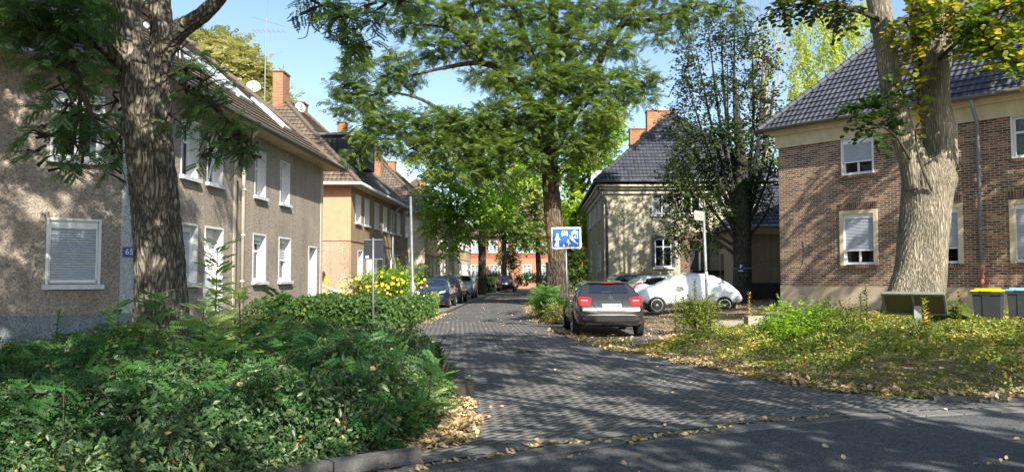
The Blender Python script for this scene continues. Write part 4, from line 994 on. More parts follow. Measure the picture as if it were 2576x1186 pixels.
# heading 0 drives away from the camera, pi comes towards it
cy = 22.0; near = gnd(1524, 846)
car('parked_hatchback', 'dark grey hatchback seen from behind, parked nearest the camera', (2.47, 21.75, .012), R(1.0), 4.29, 1.82, 1.47, HATCH, paint('paint_grey', (.072, .070, .068), .6, .25),
    tail=[(.53, .80), (.75, .80), (.80, .90), (.78, 1.02), (.50, 1.00), (.47, .96)], plate=('hatch', 'DIN DN 80'), star=True, wr=.325)
sg = R(-2)
grp = 'cars parked along the left kerb'
car('parked_car', 'dark blue car facing the camera at the front of the left row', (-3.92, 39.6, 0), math.pi-R(2.5), 4.3, 1.8, 1.50, HATCH, paint('paint_blue', (.02, .035, .075), .5), grp, wr=.31)
car('parked_car', 'dark grey sports utility car seen from behind, second in the left row', (-3.72, 45.6, 0), R(-2), 4.5, 1.86, 1.62, SUV, paint('paint_greyblue', (.10, .115, .13), .6), grp, roofrails=True, tail=[(.40, .93), (.78, .93), (.80, 1.01), (.52, 1.02)], wr=.34)
car('parked_car', 'pale silver blue small car facing the camera, third in the left row', (-3.42, 54.6, 0), math.pi-R(2), 3.9, 1.72, 1.62, SUV, paint('paint_silverblue', (.34, .42, .48), .4), grp, wr=.30)
car('parked_car', 'black car seen from behind standing far down in the middle of the street', (-.55, 76.5, 0), R(-4), 4.3, 1.82, 1.62, SUV, paint('paint_black', (.012, .014, .02), .3), None, tail=[(.48, .96), (.80, .94), (.80, 1.02), (.56, 1.04)], wr=.33)
car('parked_car', 'silver blue car seen from behind, half hidden by the dark tree trunk', (3.55, 58.4, 0), R(-4), 4.5, 1.84, 1.50, HATCH, paint('paint_steel', (.26, .32, .42), .5), None, tail=[(.3, .88), (.78, .88), (.8, .96), (.45, .97)])
car('parked_car', 'black car with raised dark roof seen from behind, beyond the silver blue one', (3.55, 66.5, 0), R(-4), 4.5, 1.86, 1.75, SUV, paint('paint_black2', (.014, .014, .016), .3), None, wr=.34)
car('parked_car', 'white small car seen from its rear corner between the grey hatchback and the covered car', (7.1, 35.6, .1), R(-78), 3.9, 1.70, 1.52, SUV, paint('paint_white', (.62, .65, .66), .05), None, tail=[(.60, .84), (.80, .84), (.80, 1.12), (.70, 1.14)], wr=.30)
car('parked_car', 'dark estate car with an orange stripe behind the white small car', (6.7, 39.6, .08), R(-74), 4.5, 1.8, 1.60, SUV, paint('paint_navy', (.02, .022, .04), .4), None, roofrails=True)
car('parked_car', 'pale blue car standing in the gap between the first two left houses', (-9.3, 33.6, 0), R(-90), 4.1, 1.75, 1.45, HATCH, paint('paint_paleblue', (.30, .38, .50), .3), None)
# covered car
def covered_car():
    root = thing('covered_car', 'car wrapped in a shiny silver cover with only its wheels showing', 'car', (0, 0, 0))
    L, W, H = 4.15, 1.80, 1.55
    S = dict(HATCH); S['top'] = [(0, .52), (.02, .72), (.06, .9), (.12, 1.12), (.2, 1.32), (.32, 1.46), (.5, 1.49), (.62, 1.38), (.8, 1.05), (.92, .88), (.98, .72), (1, .55)]
    V, F, T, M_ = loft(L, W, H, S, 110, .12, 1.02)
    V = np.array(V); Q = V[:-2]
    rip = np.zeros(len(V)); x, y_, z = V.T
    rip += .016*np.sin(y_*17+4*np.sin(z*3.1)+x*5)*np.sin(z*7+y_*3)+.010*np.sin(y_*31-z*14+3*np.sin(y_*4))+.007*np.sin(y_*53+z*26)
    cen = np.array([0, 0, .7]); d = V-np.stack([np.zeros(len(V)), V[:, 1]*.75, np.full(len(V), .7)], 1); d /= np.linalg.norm(d, axis=1)[:, None]+1e-6
    low = np.clip((.62-z)/.3, 0, 1); V = V+d*(rip*(1+low*1.2))[:, None]+d*(low*.06)[:, None]*np.array([1, 1, 0])
    V[:, 2] += low*(.05*np.sin(y_*4.3+1)+.02*np.sin(y_*11))
    fab, nt, p = newmat('silver_cover'); setp(p, .42, .25, .5); v = coord(nt); n1 = noise(nt, v, 5, 5, .6); n2 = noise(nt, coord(nt, 'Object', (1, 1, .4)), 13, 4)
    nt.links.new(ramp(nt, n1, [(.3, (.62, .64, .68)), (.7, (.70, .72, .75))]).outputs[0], p.inputs['Base Color']); b = bump(nt, p, n1, .5, .05); bump(nt, p, n2, .4, .02, b)
    mesh_any('cover', V, list(F)+list(T), fab, root)
    pt = Patcher(V, list(F)+list(T))
    for v, s in (('L', -1), ('Q', 1)):
        q = [(.42+.17*math.cos(a), .98+.10*math.sin(a)) for a in np.linspace(0, 2*math.pi, 14)[:-1]]
        o = pt.patch('mirror_pocket', q, v, plain('pocket_grey', (.30, .30, .29), .7), root, .05, straight=True)
        for dz in (-.05, 0, .05): pt.line('strap', [(.29, .98+dz), (.55, .98+dz)], v, m_ink, o, .009, .055)
    for f in (-1.33, 1.28):
        for s in (-1, 1): wheel(root, s*(W/2-.08), f, .34, s, 12, .22)
    mb = MB(); mb.box((0, 0, .32), (W*.9, L*.86, .22)); mb.build('underbody', m_blk, root)
    root.location = (7.0, 31.2, .10); root.rotation_euler = (0, 0, R(90-3)); return root
covered_car()

# ================================================================ STREET FURNITURE
m_galv = plain('galvanised', (.26, .275, .29), .5, .5, var=.35, nscale=4)
m_sblue = plain('sign_blue', (.004, .10, .46), .28, 0, .6, var=.25, nscale=2); m_swhite = plain('sign_white', (.80, .82, .84), .35, var=.05)
m_sback = plain('sign_back', (.045, .05, .065), .5, .3, var=.15)
def flat(mb, pts, T_, off):
    P = [T_(x, y, off) for x, y in pts]
    n = (P[1]-P[0]).cross(P[2]-P[1]); mb.quad(P)
def fill(name, polys, T_, off, mat, parent):
    import bmesh
    bm = bmesh.new()
    for poly in polys:
        f = bm.faces.new([bm.verts.new(T_(x, y, off)-origin(parent)) for x, y in poly])
    bmesh.ops.triangulate(bm, faces=bm.faces[:]); me = bpy.data.meshes.new(name); bm.to_mesh(me); bm.free(); me.materials.append(mat)
    o = bpy.data.objects.new(name, me); col.objects.link(o); o.parent = parent; return o
def circ(x, y, r, n=18): return [(x+r*math.cos(2*math.pi*k/n), y+r*math.sin(2*math.pi*k/n)) for k in range(n)]
def rrect(w, h, r=.05, n=5):
    return [(sx*(w/2-r)+r*math.cos(a), sy*(h/2-r)+r*math.sin(a)) for sx, sy, a0 in ((1, 1, 0), (-1, 1, math.pi/2), (-1, -1, math.pi), (1, -1, 1.5*math.pi)) for a in [a0+k*math.pi/2/n for k in range(n+1)]]
# residential-zone sign
yS = 25.2; bs = at(1427, 690, yS); base = Vector((bs.x, yS, .05))
sg_ = thing('traffic_sign', 'blue rectangular home zone sign with white pedestrian, car, child, ball and house symbols', 'road sign', base)
mb = MB(); topz = at(1427, 575, yS).z; mb.tube([base+Vector((.02, .05, -.2)), Vector((base.x-.05, yS+.05, topz+.0))], .030, 12); mb.build('pole', m_galv, sg_, smooth=True)
ya = R(9); rx = Vector((math.cos(ya), math.sin(ya), 0)); rn = Vector((math.sin(ya), -math.cos(ya), 0)); tl_ = R(-1.2)
rx2 = (rx*math.cos(tl_)-Z3*math.sin(tl_)); rz2 = (Z3*math.cos(tl_)+rx*math.sin(tl_)); cS = at(1424.5, 598, yS)
TS = lambda x, y, o: cS+rx2*x+rz2*y+rn*o
pn = MB(); pts = rrect(1.0, .70, .06); n_ = len(pts)
pn.quad([TS(x, y, .0) for x, y in pts]); pn.quad([TS(x, y, -.03) for x, y in pts[::-1]])
for i in range(n_): a, b_ = pts[i], pts[(i+1) % n_]; pn.quad([TS(*a, -.03), TS(*b_, -.03), TS(*b_, 0), TS(*a, 0)])
pnl = pn.build('panel', m_swhite, sg_); fill('blue_field', [rrect(.90, .60, .035)], TS, .003, m_sblue, pnl)
zx = lambda x: (x-714)*.00158; zy = lambda y: -(y-395)*.00158
PZ = lambda L_: [(zx(a), zy(b)) for a, b in L_]
wht = [circ(zx(530), zy(322), .042), PZ([(505, 350), (545, 350), (554, 388), (587, 420), (578, 432), (548, 416), (548, 452), (500, 452), (498, 420), (475, 450), (460, 440), (490, 385)]),
       PZ([(500, 454), (548, 454), (554, 574), (535, 574), (522, 492), (480, 562), (460, 552), (496, 475)]), circ(zx(658), zy(548), .032), circ(zx(752), zy(440), .029),
       PZ([(735, 460), (768, 460), (802, 488), (794, 499), (768, 487), (768, 506), (816, 516), (813, 528), (766, 524), (762, 562), (748, 562), (746, 515), (738, 490), (718, 502), (710, 490)]),
       PZ([(614, 290), (746, 290), (748, 322), (738, 352), (718, 352), (716, 337), (644, 337), (642, 352), (622, 352), (610, 320)]), PZ([(630, 249), (728, 249), (746, 289), (614, 289)]),
       PZ([(893, 230), (972, 276), (957, 286), (957, 402), (838, 402), (838, 290), (812, 286)]), PZ([(780, 343), (796, 341), (808, 385), (855, 440), (962, 512), (954, 526), (846, 456), (794, 396)])]
fill('pictogram', wht, TS, .006, m_swhite, pnl)
fill('pictogram_gaps', [PZ([(641, 258), (716, 258), (728, 281), (630, 281)]), PZ([(852, 292), (943, 292), (943, 390), (910, 390), (910, 338), (878, 338), (878, 390), (852, 390)]), PZ([(897, 248), (925, 268), (868, 268)]), circ(zx(634), zy(302), .012), circ(zx(727), zy(302), .012)], TS, .009, m_sblue, pnl)
fill('pictogram_windows', [PZ([(862, 284), (890, 284), (890, 318), (862, 318)]), PZ([(897, 284), (930, 284), (930, 318), (897, 318)])], TS, .011, m_swhite, pnl)
# back of a square sign on the left
yB = 21.2; bb = Vector((at(939, 840, yB).x, yB, 0)); sb_ = thing('traffic_sign', 'square sign seen from its dark back with a small white sticker, above the hedge', 'road sign', bb)
mb = MB(); mb.tube([bb-Z3*.1, Vector((bb.x-.03, yB, at(936, 598, yB).z))], .028, 12); mb.build('pole', m_galv, sb_, smooth=True)
cB = at(938.5, 627, yB-.04); cB.y = yB+.05; ub = Vector((math.cos(R(-8)), math.sin(R(-8)), 0)); nb_ = Vector((ub.y, -ub.x, 0)); TB = lambda x, y, o: cB+ub*x+Z3*y+nb_*o
pn = MB(); pts = rrect(.56, .56, .03)
pn.quad([TB(x, y, .0) for x, y in pts]); pn.quad([TB(x, y, -.02) for x, y in pts[::-1]])
for i in range(len(pts)): a, b_ = pts[i], pts[(i+1) % len(pts)]; pn.quad([TB(*a, -.02), TB(*b_, -.02), TB(*b_, 0), TB(*a, 0)])
pb_ = pn.build('panel', m_sback, sb_); mb = MB(); mb.box(TB(0, .27, .008), (.54, .02, .03), (ub, nb_, Z3)); mb.box(TB(0, -.26, .008), (.54, .02, .03), (ub, nb_, Z3)); mb.build('stiffener', m_galv, pb_)
mb = MB(); mb.box(TB(-.18, -.20, .006), (.09, .006, .07), (ub, nb_, Z3)); mb.build('sticker', m_swhite, pb_)
# street name sign
yN = 21.4; bn = Vector((at(1774, 700, yN).x, yN, hgt(5.3, yN))); sn = thing('street_name_sign', 'weathered pale street name plate on a leaning grey post in front of the covered car', 'street sign', bn)
tn = at(1769.5, 531, yN); mb = MB(); mb.tube([Vector((at(1782, 790, yN).x, yN, bn.z-.2)), tn], .042, 12); mb.build('pole', m_galv, sn, smooth=True)
th = R(52); un = Vector((-math.cos(th), -math.sin(th), 0)); uu = -un; nn_ = Vector((uu.y, -uu.x, 0)); cN = tn+un*.30-Z3*.14
TN = lambda x, y, o: cN+uu*x+Z3*y+nn_*o
mb = MB(); mb.box(TN(0, 0, 0), (.52, .03, .25), (uu, nn_, Z3)); pl = mb.build('name_plate', plain('faded_plate', (.62, .52, .46), .6, var=.08), sn, bevel=.008)
text_obj('Koksstraße', .105, plain('faded_orange', (.60, .36, .20), .6), pl, TN(0, -.005, .018)-origin(pl), Matrix((uu, Z3, nn_)).transposed(), 'name_lettering', font_bold=.002, sx=.82)
mb = MB(); q = at(1776.5, 701, yN); mb.tube([q, q+Z3*.10], .046, 12, cap=False); mb.build('sticker', plain('pink_sticker', (.75, .28, .36), .6), sn)
mb = MB(); mb.tube([q+Z3*.12, q+Z3*.19], .046, 12, cap=False); mb.build('sticker', m_swhite, sn)
# lamps
def lamp(u_base, u_top, v_top, y, label, arm, head=True, r0=.065, r1=.045, doorz=1.35, group='street lamps'):
    b_ = Vector((at(u_base, 700, y).x, y, hgt(at(u_base, 700, y).x, y))); t_ = at(u_top, v_top, y)
    L_ = thing('street_lamp', label, 'street lamp', b_, group); mb = MB(); d = (t_-b_)
    mb.tube([b_-Z3*.1, b_+d*(doorz/d.length), b_+d*((doorz+.05)/d.length), t_], [r0*1.35, r0*1.35, r1, r1*.9], 14); mb.build('pole', m_galv, L_, smooth=True)
    mb = MB(); mb.tube([t_-Z3*.02, t_+Z3*.03, t_+Vector(arm)*.4+Z3*.03], .03, 8)
    mb.build('arm', m_blk, L_)
    mb = MB(); dv = Vector(arm).normalized(); mb.box(t_+Vector(arm)*.72+Z3*.03, (Vector(arm).length*.66, .2, .07), (dv, dv.cross(Z3), Z3)); mb.build('lamp_head', m_blk, L_, bevel=.02)
    return L_
lamp(1041, 1033, 494, 26.4, 'tall street lamp with flat dark head rising out of the flower hedge', (.62, -.1, 0))
lamp(1206, 1203, 598, 66, 'white street lamp beside the lone trunk past the parked cars', (1.1, 0, 0))
lamp(1262, 1261, 610, 82, 'thin street lamp left of the far black car', (.7, 0, 0), r0=.05, r1=.035)
# bins
def bin_(name, label, loc, rz, body, lid):
    o = thing(name, label, 'waste bin', (0, 0, 0), 'waste bins beside the brick house'); m = MB()
    lo, hi = (.23, .26), (.285, .35); z0, z1 = .06, .98
    P = {(i, j, k): Vector((i*(lo if k == 0 else hi)[0], j*(lo if k == 0 else hi)[1], (z0, z1)[k])) for i in (-1, 1) for j in (-1, 1) for k in (0, 1)}
    for a in ([(-1, -1, 0), (1, -1, 0), (1, -1, 1), (-1, -1, 1)], [(1, -1, 0), (1, 1, 0), (1, 1, 1), (1, -1, 1)], [(1, 1, 0), (-1, 1, 0), (-1, 1, 1), (1, 1, 1)], [(-1, 1, 0), (-1, -1, 0), (-1, -1, 1), (-1, 1, 1)], [(-1, -1, 1), (1, -1, 1), (1, 1, 1), (-1, 1, 1)]): m.quad([P[k] for k in a])
    m.box((0, -.352, .95), (.60, .03, .07)); m.box((-.292, 0, .95), (.03, .72, .07)); m.box((.292, 0, .95), (.03, .72, .07))
    m.box((0, -.31, .52), (.16, .02, .8), (Vector((1, 0, 0)), Vector((0, 1, -.09)).normalized(), Vector((0, -.09, 1)).normalized())); m.build('bin_body', body, o, bevel=.018)
    m = MB(); m.box((0, -.01, 1.005), (.60, .74, .035)); m.box((0, -.03, 1.035), (.46, .52, .04)); m.box((0, -.375, 1.01), (.22, .05, .03)); m.build('lid', lid, o, bevel=.018)
    for s in (-1, 1):
        m = MB(); m.lathe((s*.25, .30, .10), [(.04, -.025), (.10, -.025), (.10, .025), (.04, .025)], 'x', 18); m.build('wheel', m_tyre, o)
    m = MB(); m.tube([(-.24, .41, .95), (.24, .41, .95)], .016, 8); m.tube([(-.24, .41, .95), (-.24, .33, .93)], .016, 8); m.tube([(.24, .41, .95), (.24, .33, .93)], .016, 8); m.build('handle', body, o)
    o.location = loc; o.rotation_euler = (0, 0, rz)
p = at(2489, 843, 17.9); bin_('wheelie_bin', 'dark grey wheelie bin with a bright yellow lid', (p.x, 17.9, .245), R(-38), plain('bin_grey', (.04, .045, .05), .45, var=.2), plain('lid_yellow', (.85, .62, .0), .4, var=.04))
p = at(2572, 843, 18.4); bin_('wheelie_bin', 'dark grey wheelie bin with a pale blue lid', (p.x, 18.4, .25), R(-33), _M['bin_grey'], plain('lid_blue', (.22, .45, .75), .4, var=.04))
# information board seen from behind
m_olive = plain('board_back_olive', (.085, .085, .045), .6, var=.12); m_bfr = plain('board_frame', (.22, .23, .22), .5, .3)
yI = 16.8; b_ang = R(35); A_ = at(2219, 737, yI); ex = Vector((math.cos(b_ang), -math.sin(b_ang), 0)); ed = Vector((math.sin(b_ang)*.72, math.cos(b_ang)*.72, -.69)).normalized(); w_, d_ = 1.17, .62
B_ = A_+ex*w_; nI = ex.cross(ed).normalized(); skew = 0; cI = (A_+B_)/2+ed*d_/2
ib = thing('information_board', 'slanted information board seen from behind in front of the thick trunk', 'information board', Vector((cI.x, cI.y, hgt(8.4, yI))))
mb = MB(); mb.box(cI-nI*.0, (w_-.03, d_, .03), (ex, ed, nI)); mb.build('board', m_olive, ib)
mb = MB(); mb.box((A_+B_)/2+ex*skew*.5, (w_+.02, .05, .07), (ex, ed, nI)); mb.box(cI+ed*d_/2, (w_+.02, .05, .07), (ex, ed, nI))
for k in (-.5, 0, .5): mb.box(cI+ex*w_*k, (.045, d_, .065), (ex, ed, nI))
mb.build('board_frame', m_bfr, ib)
q = cI+ed*.05+ex*.05; mb = MB(); mb.box(Vector((q.x, q.y, (q.z+.1)/2)), (.16, .06, q.z-.12)); mb.build('post', m_galv, ib)
# tree stumps, concrete blocks, kerb stone, manholes
m_wood = barkmat('stump_wood', (.05, .035, .022), (.20, .15, .10), .4, 18, .02); m_conc = tintmat('concrete', [(0, (.26, .235, .19)), (1, (.40, .36, .30))], .9, .2, 20, .5, .01)
for u, lab, hh in ((2394, 'short split wooden stump left of the yellow lidded bin', .38), (2428, 'pale weathered wooden stump right beside the yellow lidded bin', .42)):
    p = at(u, 840, 17.0); b_ = Vector((p.x, 17.0, .22)); o = thing('wooden_stump', lab, 'stump', b_)
    mb = MB(); mb.tube([b_-Z3*.1, b_+Z3*.15, b_+Vector((.02, 0, hh))], [.19, .16, .14], 12, .08); mb.build('stump', m_wood, o)
p = gnd(1905, 830, .12)
mb = MB(); mb.box(Vector((at(1903, 815, 20.6).x, 20.6, .30)), (.55, .4, .46), None, .8); o = mb.build('concrete_block', m_conc, bevel=.02); tag(o, 'pale concrete block at the edge of the planted bank', 'concrete block')
mb = MB(); mb.box(Vector((at(1845, 815, 21.3).x, 21.3, .22)), (1.3, .35, .30), None, .3); o = mb.build('low_wall', m_conc, bevel=.02); tag(o, 'low overgrown concrete wall left of the pale block', 'low wall')
mb = MB(); mb.box((-.69, 10.35, .10), (.26, .50, .20), (Vector((.97, -.2, 0)), Vector((.2, .97, 0)), Z3), .2); o = mb.build('edge_stone', tintmat('edge_stone_m', [(0, (.10, .085, .07)), (1, (.2, .17, .14))], .95, .2, 22, .6, .012), bevel=.03); tag(o, 'dark weathered edge stone poking out of the near shrubs', 'edge stone')
for u, v, lab, r in ((1233, 855, 'round iron manhole cover farther up the street', .31), (1335, 886, 'round iron manhole cover nearer the camera', .31)):
    p = gnd(u, v); mb = MB(); mb.lathe((p.x, p.y, 0), [(.0001, .0165), (r, .0165), (r, .004)], 'z', 32)
    for k in range(-4, 5): 
        w2 = math.sqrt(max(0, (r*.9)**2-(k*.06)**2)); mb.box((p.x, p.y+k*.06, .019), (2*w2, .025, .006))
    o = mb.build('manhole_cover', plain('cast_iron', (.035, .033, .03), .6, .5, var=.3, nscale=20)); tag(o, lab, 'manhole cover')
# front wall and railing before the orange house
mb = MB(); q = at(872, 730, 33.2); mb.box((q.x, 33.2, .72), (.62, .45, 1.44), None, .5); o = mb.build('garden_wall', stucco('stucco_wall_pale', (.50, .44, .35), .25, 22), bevel=.01); tag(o, 'short rendered garden wall in front of the orange house', 'wall')
o = thing('railing', 'white slatted railing left of the short garden wall', 'railing', (at(835, 750, 32.6).x, 32.6, 0))
x0, x1 = at(800, 750, 32.6).x, at(858, 750, 32.6).x; mb = MB()
for k in range(16): mb.box((x0+(x1-x0)*k/15, 32.6, .55), (.035, .03, .75))
mb.build('slats', m_frame, o); mb = MB(); mb.box(((x0+x1)/2, 32.6, .95), (x1-x0, .04, .05)); mb.box(((x0+x1)/2, 32.6, .22), (x1-x0, .04, .05)); mb.tube([(x0-.3, 32.3, 1.45), (x0+.7, 32.5, .98)], .022, 6); mb.build('rail', m_frame, o)
# ================================================================ FOLIAGE TOOLS
def T_leaf(w=.5, fold=.12):           # simple pointed leaf, length 1 along x, folded along the midrib
    return np.array([[0, 0, 0], [.45, w/2, fold], [1, 0, -.05], [.5, 0, 0], [.45, -w/2, fold]]), np.array([[0, 3, 2, 1], [0, 4, 2, 3]])
def T_quad(w=.6):
    return np.array([[0, 0, 0], [.5, w/2, .06], [1, 0, 0], [.5, -w/2, .06]]), np.array([[0, 3, 2, 1]])
def T_frond(n=6, ll=.26, lw=.12, droop=.18, seed=0):
    r = np.random.default_rng(seed); V = []; F = []
    for i in range(n):
        x = .16+.80*i/n; z = -droop*x*x
        for s in (-1, 1):
            a = s*R(68); L = ll*(1-.35*abs(x-.5)); dx, dy = math.cos(a), math.sin(a); px, py = -dy, dx; k = len(V); zz = z+r.uniform(-.03, .03)
            V += [[x, 0, z], [x+dx*L*.5+px*lw/2, dy*L*.5+py*lw/2, zz], [x+dx*L, dy*L, zz-.03], [x+dx*L*.5-px*lw/2, dy*L*.5-py*lw/2, zz]]; F.append([k, k+1, k+2, k+3] if s > 0 else [k, k+3, k+2, k+1][::-1])
    k = len(V); V += [[.94, 0, -droop*.9], [1.05, lw/2, -droop], [1.2, 0, -droop*1.2], [1.05, -lw/2, -droop]]; F.append([k, k+3, k+2, k+1])
    return np.array(V), np.array(F)
def T_round(w=.9, curl=.14):     # broad rounded leaf, curled
    V = [[0, 0, 0], [.55, 0, -.04], [1.05, 0, curl*.6], [.12, w*.36, curl*.5], [.52, w*.5, curl], [.88, w*.26, curl*.9], [.12, -w*.36, curl*.3], [.5, -w*.48, curl*.6], [.86, -w*.28, curl*1.2]]
    return np.array(V), np.array([[0, 1, 4, 3], [1, 2, 5, 4], [0, 6, 7, 1], [1, 7, 8, 2]])
def norm(a): return a/(np.linalg.norm(a, axis=-1, keepdims=True)+1e-9)
def scatter(name, tmpl, pos, ax, nr, sc, tint, mat, parent=None, kind=None):
    tv, tf = tmpl; n = len(pos); X = norm(ax); Z = norm(nr-X*(nr*X).sum(1, keepdims=True)); Y = np.cross(Z, X)
    sc = np.broadcast_to(np.asarray(sc, float).reshape(-1, 1, 1), (n, 1, 1))
    V = pos[:, None]+sc*(tv[None, :, 0:1]*X[:, None]+tv[None, :, 1:2]*Y[:, None]+tv[None, :, 2:3]*Z[:, None])
    F = (tf[None]+len(tv)*np.arange(n)[:, None, None]).reshape(-1, 4)
    o = mesh_np(name, V.reshape(-1, 3), F, mat, parent, np.repeat(tint, len(tv)))
    if kind: o['kind'] = kind
    return o
def rand_dirs(n, zb=0.):
    v = norm(rng.normal(size=(n, 3))); v[:, 2] += zb; return norm(v)
def clump_sprays(c, r, n, L, per, up=.0, droop=.15, shell=.55):
    """leaf positions and directions on n little twigs spread through an ellipsoid clump"""
    c = np.array(c); r = np.array(r); d = rand_dirs(n, .12); rad = shell+(1-shell)*rng.uniform(0, 1, n)**.5; rad *= rng.uniform(.75, 1.12, n)
    base = c+d*r*rad[:, None]*.85
    sd = norm(d*.8+rng.normal(0, .45, (n, 3))+np.array([0, 0, up-droop])); L_ = L*rng.uniform(.6, 1.3, n)
    t = np.tile(np.linspace(.08, 1, per), (n, 1)); P = base[:, None]+sd[:, None]*(t*L_[:, None])[..., None]; P[..., 2] -= (t**2)*L_[:, None]*droop
    side = norm(np.cross(sd, np.array([0, 0, 1.])+rng.normal(0, .15, (n, 3)))); sg = np.where(np.arange(per) % 2 == 0, 1, -1)
    A = sd[:, None]*.55+side[:, None]*sg[None, :, None]*.85+rng.normal(0, .18, (n, per, 3)); A[..., 2] -= droop*.8
    Nn = np.array([0, 0, 1.])+rng.normal(0, .38, (n, per, 3)); 
    tn = np.repeat(rng.normal(0, .5, n)[:, None], per, 1)+rng.normal(0, .6, (n, per))
    return P.reshape(-1, 3), A.reshape(-1, 3), Nn.reshape(-1, 3), tn.ravel(), (base, base+sd*L_[:, None])
def crown(name, clumps, tmpl, mat, parent, size, L=.7, per=8, droop=.15, tint_mu=.45, twig=None, twigmat=None, shell=.5, ntw=8):
    PP, AA, NN, TT = [], [], [], []; mb = MB()
    for c, r, n in clumps:
        P, A, Nn, tn, (b0, b1) = clump_sprays(c, r, int(n), L, per, 0, droop, shell); PP.append(P); AA.append(A); NN.append(Nn)
        TT.append(tn+rng.normal(0, .35))
        if twig is not None:
            for k in rng.choice(len(b0), min(ntw, len(b0)), replace=False):
                q0 = Vector(c)+Vector(rng.normal(0, .12, 3)); q1 = Vector(b0[k]); q2 = Vector(b1[k]); mb.tube([q0, q0.lerp(q1, .5)+Vector(rng.normal(0, .06, 3))*min(1, r[0]), q1, q2], [.028*twig, .018*twig, .010*twig, .004*twig], 4, cap=False)
    P = np.concatenate(PP); tint = np.clip(tint_mu+.16*np.concatenate(TT), 0, 1)
    o = scatter(name, tmpl, P, np.concatenate(AA), np.concatenate(NN), size*rng.uniform(.7, 1.25, len(P)), tint, mat, parent)
    if twig is not None and mb.v: mb.build('twigs', twigmat, parent)
    return o
def bez(a, b, sag=0., n=7, wob=.0):
    a, b = Vector(a), Vector(b); out = []; L = (b-a).length
    for i in range(n+1):
        t = i/n; p = a.lerp(b, t)+Z3*(sag*4*t*(1-t))+Vector((random.uniform(-1, 1), random.uniform(-1, 1), random.uniform(-1, 1)))*wob*L*(1 if 0 < i < n else 0); out.append(p)
    return out
def limb(mb, pts, r0, r1, sides=8, n=None, jit=0.):
    """smooth tapered limb through pts (Catmull-Rom)"""
    P = [Vector(p) for p in pts]; P = [P[0]*2-P[1]]+P+[P[-1]*2-P[-2]]; out = []
    for i in range(1, len(P)-2):
        m = n or 5
        for k in range(m):
            t = k/m; p0, p1, p2, p3 = P[i-1:i+3]; out.append(.5*((2*p1)+(p2-p0)*t+(2*p0-5*p1+4*p2-p3)*t*t+(3*p1-p0-3*p2+p3)*t**3))
    out.append(P[-2]); N_ = len(out)
    if hasattr(r0, '__len__'): rr = list(np.interp(np.linspace(0, len(r0)-1, N_), range(len(r0)), r0))
    else: rr = [r0+(r1-r0)*i/(N_-1) for i in range(N_)]
    mb.tube(out, rr, sides, jit); return out
def bark_tube(name, pts, radii, mat, parent, sides=72, rings=120, ridge=.035, freq=13, knots=()):
    """thick trunk with real furrows"""
    P = [Vector(p) for p in pts]; PP = [P[0]*2-P[1]]+P+[P[-1]*2-P[-2]]; C = []
    seg = len(P)-1
    for i in range(rings+1):
        s = i/rings*seg; k = min(int(s), seg-1); t = s-k; p0, p1, p2, p3 = PP[k:k+4]
        C.append(.5*((2*p1)+(p2-p0)*t+(2*p0-5*p1+4*p2-p3)*t*t+(3*p1-p0-3*p2+p3)*t**3))
    rad = np.interp(np.linspace(0, seg, rings+1), range(seg+1), radii); Ltot = sum((C[i+1]-C[i]).length for i in range(rings))
    V = np.zeros((rings+1, sides, 3)); prev = Vector((1, 0, 0)); ph = rng.uniform(0, 6.28, 12); ln = 0
    th = np.linspace(0, 2*np.pi, sides, endpoint=False)
    for i, c in enumerate(C):
        d = (C[min(i+1, rings)]-C[max(i-1, 0)]).normalized(); a = (prev-d*prev.dot(d)).normalized(); prev = a; b = d.cross(a)
        if i: ln += (C[i]-C[i-1]).length
        w = th+.22*np.sin(ln*1.7+ph[0])+.10*np.sin(ln*4.3+ph[1]+th*2)
        f = np.abs(np.sin(w*freq/2+1.3*np.sin(ln*2.1+th*3+ph[2])+.6*np.sin(ln*6+ph[3]+th*5)))**.6+.35*np.sin(w*freq*1.3+ln*9+ph[4])*np.sin(ln*7+ph[5])
        low = .06*np.sin(th*3+ph[6]+ln*.5)+.035*np.sin(th*5+ph[7]-ln*.8)
        r = rad[i]*(1+low)+ridge*(f-.6)
        for kz, ka, kr, kw in knots: r = r+kr*np.exp(-((ln-kz)/kw)**2-(((th-ka+np.pi) % (2*np.pi)-np.pi)/.5)**2)
        V[i] = np.array(c)+np.outer(np.cos(th)*r, np.array(a))+np.outer(np.sin(th)*r, np.array(b))
    idx = np.arange((rings+1)*sides).reshape(rings+1, sides); nx = np.roll(idx, -1, 1)
    F = np.stack([idx[:-1], nx[:-1], nx[1:], idx[1:]], -1).reshape(-1, 4)
    return mesh_np(name, V.reshape(-1, 3), F, mat, parent, smooth=True)

G = lambda *s: list(s)
lm_locust = leafmat('locust_leaf', [(0, (0.052, 0.095, 0.034)), (.45, (0.115, 0.185, 0.052)), (.8, (0.241, 0.302, 0.069)), (1, (0.414, 0.403, 0.103))], .32, .45)
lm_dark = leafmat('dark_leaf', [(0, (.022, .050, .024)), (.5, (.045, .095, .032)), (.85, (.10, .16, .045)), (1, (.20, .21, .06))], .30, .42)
lm_lime = leafmat('lime_leaf', [(0, (0.075, 0.181, 0.030)), (.4, (0.206, 0.362, 0.045)), (.75, (0.450, 0.562, 0.060)), (1, (0.844, 0.653, 0.060))], .42, .5)
lm_linden = leafmat('linden_leaf', [(0, (0.033, 0.083, 0.018)), (.4, (0.110, 0.198, 0.035)), (.62, (0.275, 0.308, 0.050)), (.8, (0.682, 0.462, 0.030)), (1, (0.770, 0.528, 0.050))], .42, .5)
lm_horn = leafmat('hornbeam_leaf', [(0, (0.024, 0.042, 0.014)), (.5, (0.047, 0.077, 0.022)), (.8, (0.095, 0.119, 0.030)), (.93, (0.216, 0.196, 0.036)), (1, (0.405, 0.280, 0.048))], .25, .5)
